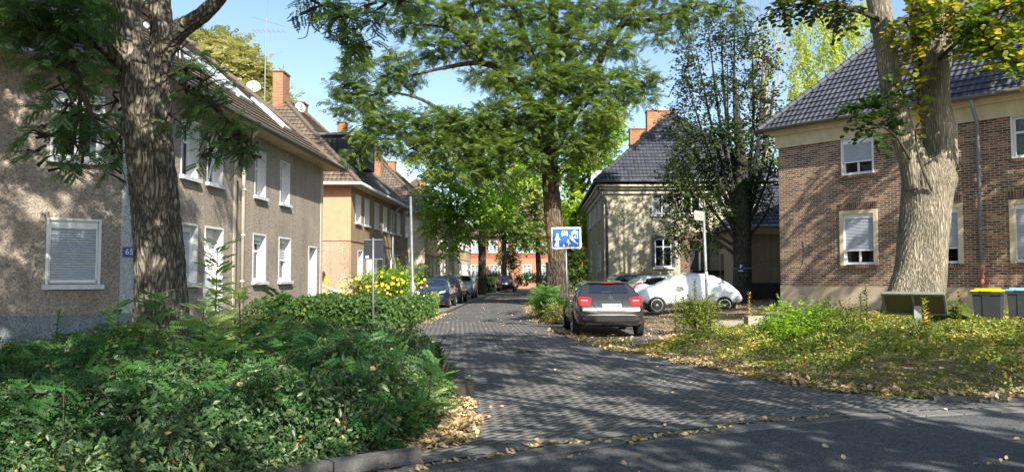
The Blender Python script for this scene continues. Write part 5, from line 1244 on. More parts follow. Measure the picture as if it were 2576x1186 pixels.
lm_birch = leafmat('birch_leaf', [(0, (0.182, 0.250, 0.048)), (.5, (0.364, 0.425, 0.084)), (1, (0.650, 0.575, 0.120))], .5, .55)
lm_pale = leafmat('acacia_leaf', [(0, (.20, .19, .09)), (.5, (.38, .36, .18)), (1, (.54, .50, .28))], .35, .6)
lm_shrub = leafmat('shrub_leaf', [(0, (0.026, 0.057, 0.032)), (.35, (0.054, 0.109, 0.048)), (.62, (0.102, 0.172, 0.057)), (.8, (0.204, 0.253, 0.075)), (.92, (0.360, 0.322, 0.103)), (1, (0.432, 0.196, 0.081))], .28, .40, .45)
lm_ivy = leafmat('cover_leaf', [(0, (0.042, 0.078, 0.018)), (.4, (0.104, 0.156, 0.030)), (.75, (0.246, 0.296, 0.050)), (.92, (0.529, 0.421, 0.088)), (1, (0.850, 0.515, 0.176))], .30, .45)
lm_litter = leafmat('litter_leaf', [(0, (.20, .12, .06)), (.35, (.40, .29, .17)), (.75, (.58, .46, .30)), (.93, (.62, .46, .20)), (1, (.72, .48, .04))], .15, .7)
lm_flower = leafmat('flower_leaf', [(0, (0.042, 0.091, 0.024)), (.5, (0.098, 0.182, 0.036)), (.85, (0.280, 0.338, 0.072)), (1, (0.476, 0.390, 0.096))], .35, .5)
m_yflow = leafmat('yellow_petals', [(0, (.75, .42, .0)), (1, (.90, .62, .02))], .4, .5)
bk_loc = barkmat('locust_bark', (.105, .095, .082), (.29, .265, .23), .30, 16, .05, 13., .25)
bk_lin = barkmat('linden_bark', (.22, .195, .155), (.42, .385, .315), .10, 30, .03, 24., .3)
bk_dk = barkmat('dark_bark', (.03, .026, .022), (.12, .10, .08), .25, 14, .03)
bk_horn = barkmat('hornbeam_bark', (.03, .03, .03), (.075, .073, .068), .5, 5, .01)
bk_pale = barkmat('pale_bark', (.25, .22, .18), (.48, .44, .38), .4, 8, .01)
m_twig = plain('twig_brown', (.055, .042, .03), .9)
FR6 = T_frond(6); FR5 = T_frond(5, .30, .15); FR9 = T_frond(8, .25, .115, .22); LF = T_leaf(); LFW = T_leaf(.75, .1); LQ = T_quad(.62)
def C(u, v, d, ru, rv, rd, n):
    """clump seen around image point (u,v) at depth d, radii given in image px and metres of depth"""
    p = at(u, v, d); return ((p.x, p.y, p.z), (ru*d/FPX, rd, rv*d/FPX), n)

# ================================================================ TREES
# --- T1 forked locust, left foreground
d1 = 13.0; b1 = at(405, 880, d1); b1.z = .05
t1 = thing('locust_tree', 'big furrowed locust tree with forked trunk in the left foreground', 'tree', b1)
A1 = lambda u, v, d=d1: at(u, v, d)
tp = [Vector((b1.x, d1, -.1)), A1(407, 820), A1(404, 700), A1(392, 560), A1(378, 420), A1(368, 310), A1(366, 225), A1(372, 175)]
rr = [w*d1/FPX/2 for w in (150, 128, 117, 110, 106, 106, 118, 122)]
bark_tube('trunk', tp, rr, bk_loc, t1, 120, 200, .034, 26, knots=((4.2, 4.2, .10, .22), (4.45, 5.4, .09, .2)))
def limb_b(pts, w, par, mat, name='limb', sides=48, rings=70, ridge=.018, freq=15):
    return bark_tube(name, pts, w, mat, par, sides, rings, ridge, freq)
px = d1/FPX/2
limb_b([A1(352, 235), A1(338, 165), A1(324, 90), A1(314, 10), A1(300, -90), A1(285, -230)], [x*px for x in (76, 76, 76, 78, 66, 50)], t1, bk_loc)
limb_b([A1(385, 230), A1(402, 150, 13.3), A1(405, 70, 13.5), A1(400, 0, 13.6), A1(398, -90, 13.6), A1(410, -230, 13.5)], [x*px for x in (64, 60, 56, 54, 46, 34)], t1, bk_loc)
limb_b([A1(395, 215), A1(398, 160, 12.8), A1(425, 105, 12.7), A1(462, 68, 12.6), A1(510, 35, 12.5), A1(556, -12, 12.4), A1(600, -80, 12.3), A1(660, -160, 12.2)], [x*px for x in (56, 54, 50, 42, 36, 32, 28, 20)], t1, bk_loc)
limb_b([A1(318, 210), A1(298, 165, 12.8), A1(262, 118, 12.5), A1(215, 98, 12.3), A1(150, 90, 12.0), A1(60, 78, 11.8), A1(-60, 50, 11.5)], [x*px for x in (38, 36, 31, 28, 23, 17, 10)], t1, bk_dk)
mb = MB()
for pts, r0, r1 in (([A1(165, 95, 12), A1(172, 135, 12), A1(186, 180, 12), A1(205, 230, 12), A1(232, 290, 12), A1(262, 345, 12.1)], .10, .02), ([A1(205, 230, 12), A1(196, 290, 12), A1(185, 350, 12), A1(180, 400, 12)], .04, .01),
                    ([A1(455, 205, 12.8), A1(500, 235, 12.4), A1(560, 290, 12.2), A1(610, 345, 12), A1(640, 400, 12)], .05, .012), ([A1(430, 190, 12.8), A1(480, 170, 12.4), A1(540, 200, 12)], .05, .01), ([A1(560, 290, 12.2), A1(520, 340, 12), A1(500, 380, 12)], .02, .006),
                    ([A1(232, 290, 12), A1(300, 330, 12.1), A1(330, 380, 12.3)], .03, .01), ([A1(600, -80, 12.3), A1(700, -60, 12), A1(800, -10, 11.8), A1(880, 40, 11.6)], .06, .015), ([A1(800, -30, 11.8), A1(790, 20, 11.8), A1(778, 60, 11.8), A1(770, 92, 11.8), A1(748, 98, 11.8)], .016, .004),
                    ([A1(478, 285, 11.6), A1(462, 268, 11.6), A1(448, 282, 11.6), A1(432, 290, 11.6)], .012, .005), ([A1(465, 240, 11.6), A1(470, 290, 11.6), A1(472, 330, 11.6)], .012, .004)):
    limb(mb, pts, r0, r1, 7)
mb.build('branches', m_twig, t1)
cl = [C(60, 20, 11.6, 110, 45, 0.8, 36), C(180, 35, 11.8, 110, 45, 0.8, 36), C(280, 60, 13.9, 60, 50, 0.6, 20), C(20, 70, 11.6, 80, 30, 0.6, 18), C(120, 80, 11.8, 100, 26, 0.6, 20), C(240, 15, 13.9, 70, 30, 0.6, 16),
      C(130, 160, 11.9, 50, 45, 0.5, 9), C(190, 150, 12, 60, 50, 0.5, 11), C(240, 200, 13.9, 60, 50, 0.5, 11), C(150, 215, 12, 45, 35, 0.5, 7), C(290, 250, 13.9, 40, 45, 0.5, 7),
      C(170, 280, 11.9, 65, 40, 0.5, 10), C(235, 300, 13.9, 60, 45, 0.5, 11), C(130, 330, 11.9, 50, 35, 0.45, 7), C(100, 385, 11.9, 38, 25, 0.35, 3), C(200, 370, 12, 60, 35, 0.45, 8), C(285, 350, 13.9, 40, 45, 0.4, 6), C(170, 410, 12, 40, 18, 0.3, 3), C(285, 425, 13.9, 38, 25, 0.3, 3), C(320, 380, 13.9, 25, 30, 0.3, 3),
      C(470, 160, 12.3, 45, 30, 0.4, 5), C(520, 205, 12.2, 50, 30, 0.4, 6), C(475, 230, 12.2, 40, 34, 0.4, 6), C(545, 265, 12.1, 50, 30, 0.4, 7), C(600, 320, 12, 48, 30, 0.4, 7), C(640, 345, 11.9, 34, 24, 0.3, 4), C(575, 350, 12, 50, 30, 0.4, 7), C(620, 385, 12, 40, 22, 0.3, 4), C(530, 370, 12, 34, 20, 0.3, 3), C(440, 300, 12.6, 25, 30, 0.3, 3),
      C(440, 60, 14.5, 50, 40, 0.5, 4), C(355, 40, 13.9, 40, 50, 0.5, 5), C(450, 130, 14, 60, 40, 0.5, 6),
      C(800, 5, 11.8, 44, 19.2, 0.4, 8), C(865, 35, 11.6, 44, 24, 0.4, 12), C(905, 85, 11.5, 32, 24, 0.4, 7), C(935, 20, 11.6, 44, 19.2, 0.4, 9), C(990, 5, 11.8, 48, 12.8, 0.4, 7), C(860, 95, 11.6, 22.4, 12.8, 0.3, 3), C(905, 115, 11.5, 17.6, 8, 0.2, 3)]
cl = [(c, r, n*1.55) for c, r, n in cl]
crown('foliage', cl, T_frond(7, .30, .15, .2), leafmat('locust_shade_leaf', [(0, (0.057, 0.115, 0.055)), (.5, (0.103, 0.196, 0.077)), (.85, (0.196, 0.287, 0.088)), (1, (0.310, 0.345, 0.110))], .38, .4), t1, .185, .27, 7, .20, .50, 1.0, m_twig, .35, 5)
# its high crown, over the frame
hi = []
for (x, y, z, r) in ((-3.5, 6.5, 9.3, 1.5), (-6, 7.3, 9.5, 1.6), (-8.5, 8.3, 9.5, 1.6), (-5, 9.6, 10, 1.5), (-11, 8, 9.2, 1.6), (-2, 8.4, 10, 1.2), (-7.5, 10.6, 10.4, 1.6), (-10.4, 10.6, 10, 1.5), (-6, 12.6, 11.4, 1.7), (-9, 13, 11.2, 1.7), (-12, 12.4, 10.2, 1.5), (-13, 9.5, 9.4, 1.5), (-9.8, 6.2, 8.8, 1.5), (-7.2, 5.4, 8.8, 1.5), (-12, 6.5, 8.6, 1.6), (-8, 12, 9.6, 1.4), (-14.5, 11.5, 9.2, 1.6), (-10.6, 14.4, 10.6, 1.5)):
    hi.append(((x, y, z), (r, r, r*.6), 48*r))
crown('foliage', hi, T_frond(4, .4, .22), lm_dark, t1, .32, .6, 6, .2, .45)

# --- T2 large locust in the middle
d2 = 39.5; b2_ = Vector((at(1408, 760, d2).x, d2, .1)); t2 = thing('locust_tree', 'large green locust tree with dark trunk behind the blue sign', 'tree', b2_)
A2 = lambda u, v, d=d2: at(u, v, d); px = d2/FPX/2
bark_tube('trunk', [Vector((b2_.x, d2, -.1)), A2(1408, 740), A2(1403, 690), A2(1400, 645), A2(1392, 560), A2(1386, 480), A2(1383, 400), A2(1382, 300), A2(1388, 180), A2(1392, 60), A2(1390, -80)], [x*px for x in (62, 54, 47, 44, 43, 42, 40, 34, 30, 26, 18)], barkmat('middle_tree_bark', (.06, .045, .032), (.20, .15, .105), .2, 14, .04, 9., .2), t2, 48, 150, .035, 17)
bark_tube('lower_bark', [Vector((b2_.x, d2, -.1)), A2(1408, 740), A2(1403, 690), A2(1400, 657)], [x*px for x in (72, 62, 54, 51)], bk_dk, t2, 48, 60, .035, 17)
mb = MB()
for pts, r0, r1 in (([A2(1384, 440), A2(1350, 340, 38.5), A2(1300, 310, 38), A2(1240, 330, 37.6)], .22, .05), ([A2(1383, 330), A2(1300, 210, 38.6), A2(1220, 160, 38), A2(1120, 170, 37.5), A2(1040, 190, 37)], .24, .05), ([A2(1383, 380), A2(1250, 330, 38.8), A2(1150, 300, 38), A2(1060, 250, 37.6), A2(980, 230, 37)], .20, .04),
                    ([A2(1384, 360), A2(1450, 260, 39), A2(1520, 130, 39), A2(1570, 60, 39.2), A2(1640, 50, 39.4), A2(1740, 20, 39.6), A2(1850, 20, 39.6)], .26, .05), ([A2(1384, 250), A2(1330, 120, 38.5), A2(1290, 20, 38.5), A2(1180, -50, 38)], .2, .05), ([A2(1520, 130, 39), A2(1600, 0, 39), A2(1650, -60, 39)], .14, .05),
                    ([A2(1386, 430), A2(1430, 320, 38.5), A2(1480, 260, 38)], .14, .04), ([A2(1386, 200), A2(1440, 60), A2(1480, -60)], .14, .05), ([A2(1383, 300), A2(1420, 260, 41), A2(1500, 230, 42)], .12, .04), ([A2(1220, 160, 38), A2(1140, 80, 37.5), A2(1060, 60, 37)], .12, .04)):
    limb(mb, pts, r0, r1, 8)
mb.build('limbs', bk_dk, t2)
cl2 = [C(900, 160, 37, 55, 30, 1, 70), C(870, 215, 37, 55, 34, 1, 75), C(930, 240, 37.2, 60, 36, 1, 85), C(860, 265, 37, 45, 26, 1, 44), C(990, 200, 37.3, 50, 30, 1, 60), C(960, 290, 37, 70, 25, 1, 60), C(1000, 150, 37, 50, 36, 1, 60), C(1040, 190, 37.4, 40, 24, 1, 34), C(920, 320, 37, 60, 30, 1, 60),
       C(1030, 60, 37.6, 60, 40, 1.2, 80), C(1040, 0, 38, 50, 40, 1.2, 60), C(1120, 40, 37.5, 70, 50, 1.3, 110), C(1100, 120, 37.6, 70, 40, 1.2, 100), C(1200, 20, 38, 70, 60, 1.3, 110), C(1180, 110, 37.5, 80, 40, 1.2, 120), C(1270, 110, 37.5, 80, 55, 1.3, 130), C(1280, 200, 37.3, 75, 50, 1.2, 130), C(1200, 190, 37.5, 40, 20, 1, 30),
       C(1300, 30, 38, 80, 50, 1.4, 120), C(1360, 120, 37.3, 70, 60, 1.3, 130), C(1390, 200, 37, 80, 55, 1.2, 150), C(1310, 270, 37, 80, 50, 1.2, 140), C(1380, 290, 36.8, 70, 50, 1.2, 130), C(1240, 290, 37, 70, 40, 1.2, 100), C(1170, 310, 37, 80, 36, 1.2, 110), C(1100, 300, 37, 80, 34, 1.2, 110), C(1020, 320, 37, 70, 34, 1.1, 90), C(950, 350, 36.8, 60, 30, 1, 65), C(900, 385, 36.8, 40, 20, .8, 26),
       C(1040, 370, 36.8, 80, 36, 1.1, 100), C(1130, 370, 36.8, 80, 36, 1.1, 110), C(1220, 370, 36.9, 80, 40, 1.1, 110), C(1180, 430, 37, 80, 30, 1, 80), C(1270, 430, 37.2, 60, 34, 1, 64), C(1300, 360, 37, 60, 40, 1, 84), C(1090, 425, 37, 50, 22, .9, 34), C(1340, 400, 37, 34, 30, 1, 34),
       C(1450, 100, 38, 80, 60, 1.3, 120), C(1460, 200, 37.3, 80, 55, 1.3, 140), C(1480, 280, 37, 80, 50, 1.2, 130), C(1540, 220, 37.3, 80, 45, 1.2, 120), C(1600, 190, 37.8, 60, 36, 1, 70), C(1620, 240, 38, 40, 24, 1, 34), C(1540, 290, 37.3, 44, 34, 1.0, 50), C(1510, 350, 37.5, 40, 34, 1, 50), C(1430, 350, 37, 60, 40, 1.1, 90), C(1480, 380, 37.5, 60, 40, 1, 70), C(1520, 330, 37.8, 30, 24, .8, 16),
       C(1550, 110, 38.3, 70, 46, 1.2, 90), C(1500, 20, 38.5, 80, 50, 1.3, 110), C(1600, 30, 39, 80, 40, 1.3, 90), C(1690, 40, 39.3, 60, 26, 1.1, 60), C(1650, 90, 39, 50, 24, 1, 40), C(1750, 20, 39.5, 70, 30, 1.2, 64), C(1830, 20, 39.6, 60, 32, 1.2, 60), C(1730, 75, 39.4, 45, 18, .9, 24), C(1650, 210, 38, 20, 22, .6, 9),
       C(1400, 40, 38, 70, 60, 1.3, 100), C(1180, -40, 38, 140, 50, 1.6, 130), C(1400, -60, 38.6, 160, 60, 2, 150), C(1640, -50, 39, 120, 50, 1.6, 110), C(1000, -30, 38, 60, 40, 1.2, 50), C(1410, 430, 38.5, 40, 30, .9, 30), C(1360, 320, 41, 90, 60, 1.2, 80), C(1450, 160, 42, 100, 80, 1.5, 100), C(1250, 160, 41.5, 100, 70, 1.5, 90)]
cl2 = [(c, (r[0]*.80, r[1], r[2]*.68), n) for c, r, n in cl2]
crown('foliage', cl2, T_frond(4, .36, .22, .15), lm_locust, t2, .27, .55, 8, .14, .52, 1.6, m_twig, .3, 5)
hi = []
for (u, v, d, r) in ((1300, -180, 38, 3), (1500, -190, 39, 3), (1700, -170, 40, 2.6), (1400, -320, 39, 3.2), (1250, -120, 43, 2.6), (1550, -100, 43, 2.6)):
    p = at(u, v, d); hi.append(((p.x, p.y, p.z), (r, r, r*.7), 60*r))
crown('foliage', hi, T_frond(3, .45, .3), lm_locust, t2, .5, .9, 6, .15, .45)
for k in range(9):     # ivy-like shoots at its foot
    pass

# --- T3 linden on the right
d3 = 19.6; b3 = Vector((at(2312, 820, d3).x, d3, .2)); t3 = thing('linden_tree', 'thick pale barked linden tree in front of the brick house', 'tree', b3)
A3 = lambda u, v, d=d3: at(u, v, d); px = d3/FPX/2
bark_tube('trunk', [Vector((b3.x-.12, d3, 0)), A3(2296, 795), A3(2306, 740), A3(2318, 680), A3(2325, 600), A3(2333, 520), A3(2339, 460), A3(2336, 405)], [x*px for x in (178, 152, 130, 118, 112, 113, 118, 100)], bk_lin, t3, 130, 190, .020, 38, knots=((4.1, 5.6, .07, .2),))
limb_b([A3(2316, 470), A3(2296, 400), A3(2272, 340), A3(2250, 260), A3(2237, 180), A3(2226, 90), A3(2210, 0), A3(2190, -120), A3(2160, -260)], [x*px for x in (80, 66, 54, 50, 50, 54, 52, 44, 32)], t3, bk_lin, sides=64, rings=110, ridge=.012, freq=20)
limb_b([A3(2352, 460), A3(2366, 400), A3(2364, 330), A3(2354, 260), A3(2355, 190), A3(2364, 110), A3(2374, 20), A3(2385, -100), A3(2410, -250)], [x*px for x in (78, 76, 76, 70, 64, 62, 56, 46, 32)], t3, bk_lin, sides=64, rings=110, ridge=.012, freq=20)
limb_b([A3(2340, 300, 20), A3(2322, 200, 20.2), A3(2312, 100, 20.3), A3(2304, 0, 20.4), A3(2300, -120, 20.5)], [x*px for x in (44, 40, 38, 36, 26)], t3, bk_dk, sides=40, rings=60, ridge=.012, freq=14)
mb = MB()
for pts, r0, r1 in (([A3(2345, 480, 19.0), A3(2322, 430, 19.0), A3(2308, 380, 19.1), A3(2302, 330, 19.2)], .03, .02), ([A3(2290, 400, 19.2), A3(2250, 340, 19.0), A3(2200, 310, 18.8), A3(2150, 300, 18.7)], .04, .01), ([A3(2362, 150, 19.3), A3(2430, 90, 18.6), A3(2500, 70, 18), A3(2580, 100, 17.6)], .06, .015), ([A3(2500, 70, 18), A3(2540, 120, 17.6), A3(2560, 150, 17.5)], .02, .006), ([A3(2240, 60), A3(2130, 20, 19), A3(2020, 10, 18.6), A3(1950, 30, 18.5)], .07, .012)):
    limb(mb, pts, r0, r1, 7)
mb.build('branches', m_twig, t3)
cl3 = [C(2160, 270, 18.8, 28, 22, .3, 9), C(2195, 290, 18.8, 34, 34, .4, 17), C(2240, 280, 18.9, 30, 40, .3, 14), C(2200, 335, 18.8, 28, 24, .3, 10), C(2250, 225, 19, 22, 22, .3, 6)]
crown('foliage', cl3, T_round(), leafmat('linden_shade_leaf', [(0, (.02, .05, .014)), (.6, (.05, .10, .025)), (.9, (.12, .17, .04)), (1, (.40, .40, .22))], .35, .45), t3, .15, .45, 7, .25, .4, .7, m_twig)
cl3 = [C(2290, 60, 18.8, 34, 40, .3, 19), C(2300, 110, 18.9, 22, 22, .3, 10), C(2275, 130, 18.9, 18, 14, .2, 6), C(2340, 20, 18.6, 40, 30, .4, 21), C(2400, 30, 18.3, 50, 40, .5, 36), C(2370, 80, 18.6, 28, 22, .3, 10), C(2460, 60, 18, 50, 46, .5, 45), C(2520, 40, 17.8, 50, 46, .5, 45), C(2560, 110, 17.6, 45, 34, .4, 36), C(2490, 120, 17.8, 45, 26, .4, 27), C(2570, 20, 17.6, 40, 40, .5, 33), C(2430, 110, 18.2, 30, 22, .3, 13), C(2310, 230, 19.3, 16, 60, .2, 15), C(2540, 160, 17.6, 40, 14, .3, 9)]
crown('foliage', cl3, T_round(), lm_linden, t3, .15, .45, 7, .25, .56, .7, m_twig)
cl3 = [C(1990, 10, 18.5, 50, 20, .5, 22), C(2060, 15, 18.6, 50, 22, .5, 22), C(2130, 10, 18.8, 60, 24, .5, 24), C(1960, 35, 18.5, 26, 12, .3, 7), C(2100, 45, 18.7, 30, 12, .3, 6)]
crown('foliage', cl3, T_round(), leafmat('linden_dry_leaf', [(0, (.03, .05, .014)), (.6, (.07, .10, .025)), (1, (.22, .15, .05))], .35, .5), t3, .14, .45, 7, .25, .45, .7, m_twig)
hi = []
for (x, y, z, r) in ((7.5, 17, 9.8, 2.0), (10.5, 15.5, 9.6, 2.1), (5.2, 15, 9.8, 1.8), (9, 19.5, 11.5, 2.2), (7, 13, 9.8, 1.7), (6, 19.5, 11, 1.8)):
    hi.append(((x, y, z), (r, r, r*.6), 26*r))
crown('foliage', hi, LFW, lm_linden, t3, .22, .6, 7, .2, .4)

# --- T4 hornbeam in front of the annex
d4 = 34.0; b4 = Vector((at(1868, 745, d4).x, d4, .2)); t4 = thing('hornbeam_tree', 'sparse dark hornbeam with many upright boughs in front of the annex', 'tree', b4)
A4 = lambda u, v, d=d4: at(u, v, d); px = d4/FPX/2
bark_tube('trunk', [Vector((b4.x, d4, 0)), A4(1868, 730), A4(1868, 650), A4(1866, 560), A4(1864, 480), A4(1862, 400), A4(1858, 320), A4(1850, 240), A4(1845, 160)], [x*px for x in (52, 46, 44, 44, 42, 30, 16, 9, 5)], bk_horn, t4, 32, 80, .006, 6)
mb = MB(); tips = []
for k, (u0, v0, u1, v1, dd) in enumerate(((1850, 560, 1720, 180, -1), (1852, 540, 1750, 120, .5), (1856, 520, 1780, 60, -.5), (1860, 500, 1810, 20, .6), (1870, 500, 1850, 10, -1), (1874, 510, 1890, 60, .8), (1878, 530, 1920, 120, -.6), (1880, 550, 1950, 200, .5), (1850, 580, 1700, 280, .5), (1848, 600, 1710, 400, -.6), (1852, 620, 1690, 520, -1), (1884, 560, 1960, 330, -.4), (1856, 600, 1760, 330, 1.0), (1860, 470, 1830, 150, 1.0), (1880, 600, 1950, 480, .5), (1850, 640, 1770, 560, -1))):
    m1 = A4((u0*.62+u1*.38)-(15 if u1 < 1860 else -15), v0*.55+v1*.45, d4+dd*.5); limb(mb, [A4(u0, v0), m1, A4(u1, v1, d4+dd)], .12 if k < 9 else .08, .015, 6); tips.append((u1, v1, dd)); 
mb.build('boughs', bk_horn, t4)
cl4 = []
for u, v, ru, rv, n in ((1700, 300, 40, 50, 26), (1720, 200, 36, 50, 18), (1740, 130, 36, 44, 14), (1780, 90, 40, 44, 16), (1830, 110, 50, 50, 26), (1880, 90, 50, 50, 26), (1920, 150, 40, 50, 20), (1760, 230, 40, 50, 22), (1810, 230, 44, 50, 28), (1870, 220, 50, 50, 34), (1930, 260, 40, 50, 22), (1720, 380, 44, 40, 34), (1770, 340, 44, 44, 34), (1830, 340, 50, 44, 44), (1890, 330, 50, 50, 44), (1940, 370, 34, 50, 22), (1700, 450, 46, 36, 36), (1760, 430, 50, 40, 44), (1820, 440, 50, 40, 48), (1880, 440, 44, 44, 40), (1930, 450, 34, 36, 18), (1740, 500, 60, 36, 46), (1800, 520, 50, 34, 36), (1700, 560, 40, 34, 26), (1750, 570, 40, 26, 22), (1920, 510, 34, 30, 14), (1720, 620, 40, 18, 16), (1790, 590, 36, 18, 12), (1690, 510, 30, 20, 12)):
    cl4.append(C(u, v, d4+random.uniform(-1.3, .8), ru, rv, 1., n*3.2))
crown('foliage', cl4, LFW, lm_horn, t4, .145, .6, 8, .15, .42, 1.2, bk_horn, .25, 8)
# parking notice strapped to its trunk
q = A4(1866, 674, d4-.42); o = thing('parking_notice', 'small blue parking notice strapped round the hornbeam trunk', 'sign', q)
mb = MB(); mb.box(q-Vector((.05, 0, 0)), (.32, .02, .36)); pl = mb.build('panel', plain('notice_blue', (.015, .03, .17), .4), o)
text_obj('P', .20, m_swhite, pl, q+Vector((-.04, -.014, .06))-origin(pl), Matrix((Vector((1, 0, 0)), Z3, Vector((0, -1, 0)))).transposed(), 'parking_letter', font_bold=.01)
mb = MB(); mb.box(q+Vector((-.05, -.013, -.11)), (.2, .01, .04)); mb.build('arrow', m_swhite, pl)
mb = MB(); mb.tube([Vector((b4.x+.42*math.cos(a), d4+.42*math.sin(a), q.z)) for a in np.linspace(0, 6.28, 24)], .03, 5, cap=False); mb.build('strap', m_bfr, o)

# --- background trees
def simple_tree(name, label, base, h, cl, tmpl, mat, size, L=.8, per=7, r0=.25, bark=None, group=None, droop=.15, mu=.5, twig=1.5, shell=.35, trunk_pts=None, ntw=4):
    t = thing(name, label, 'tree', base, group); b = Vector(base); mb = MB(); pts = trunk_pts or [b-Z3*.2, b+Z3*h*.3+Vector((.1, 0, 0)), b+Z3*h*.6, b+Z3*h]
    limb(mb, pts, r0, r0*.3, 14, n=8, jit=.05)
    for c, r, n in cl:
        if r[0] > .5: q = Vector(pts[0]).lerp(Vector(pts[-1]), random.uniform(.45, .9)); limb(mb, bez(q, c, -.2, 3, .03), r0*.35, .03, 6, n=3)
    mb.build('trunk', bark or bk_dk, t); crown('crown', cl, tmpl, mat, t, size, L, per, droop, mu, twig, m_twig, shell, ntw); return t
def gbase(u, d): return Vector((at(u, 700, d).x, d, 0))
# acacia behind the corner house
cl = [C(u, v, 62+random.uniform(-2, 2), ru, rv, 2, n) for u, v, ru, rv, n in ((520, 125, 50, 34, 90), (570, 130, 50, 34, 90), (610, 165, 55, 40, 110), (550, 185, 60, 40, 110), (650, 205, 50, 34, 90), (680, 240, 40, 34, 70), (600, 235, 60, 40, 110), (640, 270, 60, 34, 80), (700, 270, 26, 24, 34), (500, 160, 40, 34, 60), (660, 300, 40, 24, 40), (720, 290, 20, 16, 16), (470, 130, 40, 40, 50))]
simple_tree('acacia_tree', 'pale yellow green tree behind the ridge of the corner house', gbase(590, 62), 14, cl, T_frond(3, .5, .3), lm_pale, .62, 1.3, 7, .35)
# young street tree by the left cars
cl = [C(u, v, 56+random.uniform(-.8, .8), ru, rv, .9, n) for u, v, ru, rv, n in ((1110, 470, 46, 34, 70), (1160, 450, 46, 34, 70), (1100, 520, 44, 30, 70), (1150, 500, 50, 30, 80), (1200, 490, 40, 34, 60), (1120, 560, 46, 26, 64), (1170, 550, 44, 26, 60), (1220, 540, 40, 24, 44), (1130, 600, 40, 24, 50), (1175, 590, 36, 20, 36), (1130, 635, 26, 16, 24), (1085, 570, 26, 20, 24), (1240, 580, 24, 14, 14), (1080, 480, 26, 30, 30), (1110, 430, 40, 24, 40))]
simple_tree('street_tree', 'young light green street tree above the row of left parked cars', gbase(1132, 56), 8, cl, LFW, lm_lime, .28, .8, 9, .30, bark=bk_pale, mu=.42)
# lone trunk tree and other street trees closing the vista
def vista(u, d, w_px, v_top, cl, label, mat=lm_lime, mu=.45, sz=.34, lean=0):
    b = gbase(u, d); top = at(u+lean, v_top, d)
    simple_tree('street_tree', label, b, 6, [C(a, v, d+random.uniform(-1.5, 1.5), ru, rv, 1.6, n) for a, v, ru, rv, n in cl], LFW, mat, sz, 1.0, 9, w_px*d/FPX/2, bark=bk_dk, mu=mu, trunk_pts=[b-Z3*.2, b.lerp(top, .35), b.lerp(top, .7), top])
vista(1213, 64, 22, 330, [(1180, 380, 60, 40, 90), (1240, 400, 60, 40, 90), (1200, 450, 60, 36, 90), (1260, 470, 56, 40, 90), (1230, 520, 50, 34, 70), (1270, 540, 40, 30, 50), (1150, 330, 60, 40, 70), (1230, 330, 60, 40, 80), (1290, 420, 50, 40, 70), (1195, 560, 40, 18, 26), (1100, 340, 60, 34, 60), (1060, 400, 50, 34, 50), (1290, 350, 50, 40, 60)], 'street tree with straight dark trunk standing alone past the left cars')
vista(1268, 84, 15, 420, [(1250, 560, 40, 26, 60), (1290, 580, 40, 26, 60), (1320, 560, 40, 30, 60), (1260, 500, 50, 40, 80), (1310, 500, 50, 40, 80), (1340, 450, 50, 40, 70), (1230, 600, 30, 14, 24), (1290, 610, 30, 12, 20)], 'street tree with thin trunk to the left above the far black car', lm_dark, .55, .40)
vista(1358, 78, 16, 400, [(1330, 590, 36, 24, 50), (1360, 610, 36, 22, 46), (1350, 540, 44, 36, 80), (1330, 480, 44, 36, 80), (1360, 430, 50, 36, 70), (1320, 610, 30, 16, 26)], 'leaning pale trunked street tree before the red house', lm_locust, .62, .38, lean=-16)
vista(1440, 60, 20, 300, [(1450, 560, 36, 40, 80), (1440, 500, 44, 40, 90), (1455, 440, 44, 44, 90), (1480, 380, 50, 44, 90), (1510, 330, 50, 44, 90), (1500, 400, 40, 40, 70), (1540, 300, 36, 40, 60), (1440, 640, 26, 40, 70), (1450, 600, 26, 30, 46), (1330, 420, 50, 40, 60), (1420, 590, 24, 40, 40), (1530, 390, 30, 30, 30), (1420, 400, 40, 36, 50), (1440, 690, 20, 26, 34), (1555, 350, 20, 30, 20)], 'bright yellow green street tree rising behind the blue sign', lm_lime, .55, .34)
# weeping birch behind the brick house
cl = []
for k in range(46):
    u = random.uniform(1975, 2215); v = random.uniform(10, 250); v = min(v, 300-(u-1975)*.55+10) if u > 2060 else v; cl.append(C(u, v, 54+random.uniform(-2, 2), 12, 34, .7, 18))
simple_tree('birch_tree', 'weeping birch with hanging yellow green shoots behind the brick house roof', gbase(2090, 54), 16, cl, LFW, lm_birch, .20, .9, 11, .3, bark=bk_pale, droop=.95, mu=.5, shell=.2, twig=.8)
t_ = thing('bare_tree', 'nearly bare pale twigged tree between the hornbeam and the birch', 'tree', gbase(1925, 48)); mb = MB(); b_ = gbase(1925, 48); limb(mb, [b_, at(1925, 300, 48), at(1930, 150, 48)], .22, .06, 10)
for k in range(46):
    u = 1925+random.uniform(-15, 15); v = random.uniform(150, 420); uu_ = u+random.uniform(-60, 60); limb(mb, [at(u, v, 48), at((u+uu_)/2, v-70, 48+random.uniform(-1, 1)), at(uu_, v-random.uniform(120, 260), 48+random.uniform(-1, 1))], .035, .008, 4, n=3)
mb.build('trunk', bk_pale, t_)
cl = [C(1935+random.uniform(-40, 40), random.uniform(20, 480), 48, 24, 30, .8, 8) for k in range(16)]
crown('crown', cl, LFW, lm_birch, t_, .2, .6, 8, .3, .4)
# greenery seen between annex and brick house
cl = [C(u, v, 50+random.uniform(-1, 1), 34, 30, 1, 40) for u, v in ((1890, 480), (1925, 470), (1950, 510), (1900, 430), (1940, 420), (1870, 400), (1830, 470), (1800, 500))]
simple_tree('garden_tree', 'bushy green garden tree glimpsed above the annex roof', gbase(1910, 50), 6, cl, LFW, lm_locust, .26, .8, 8, .2)

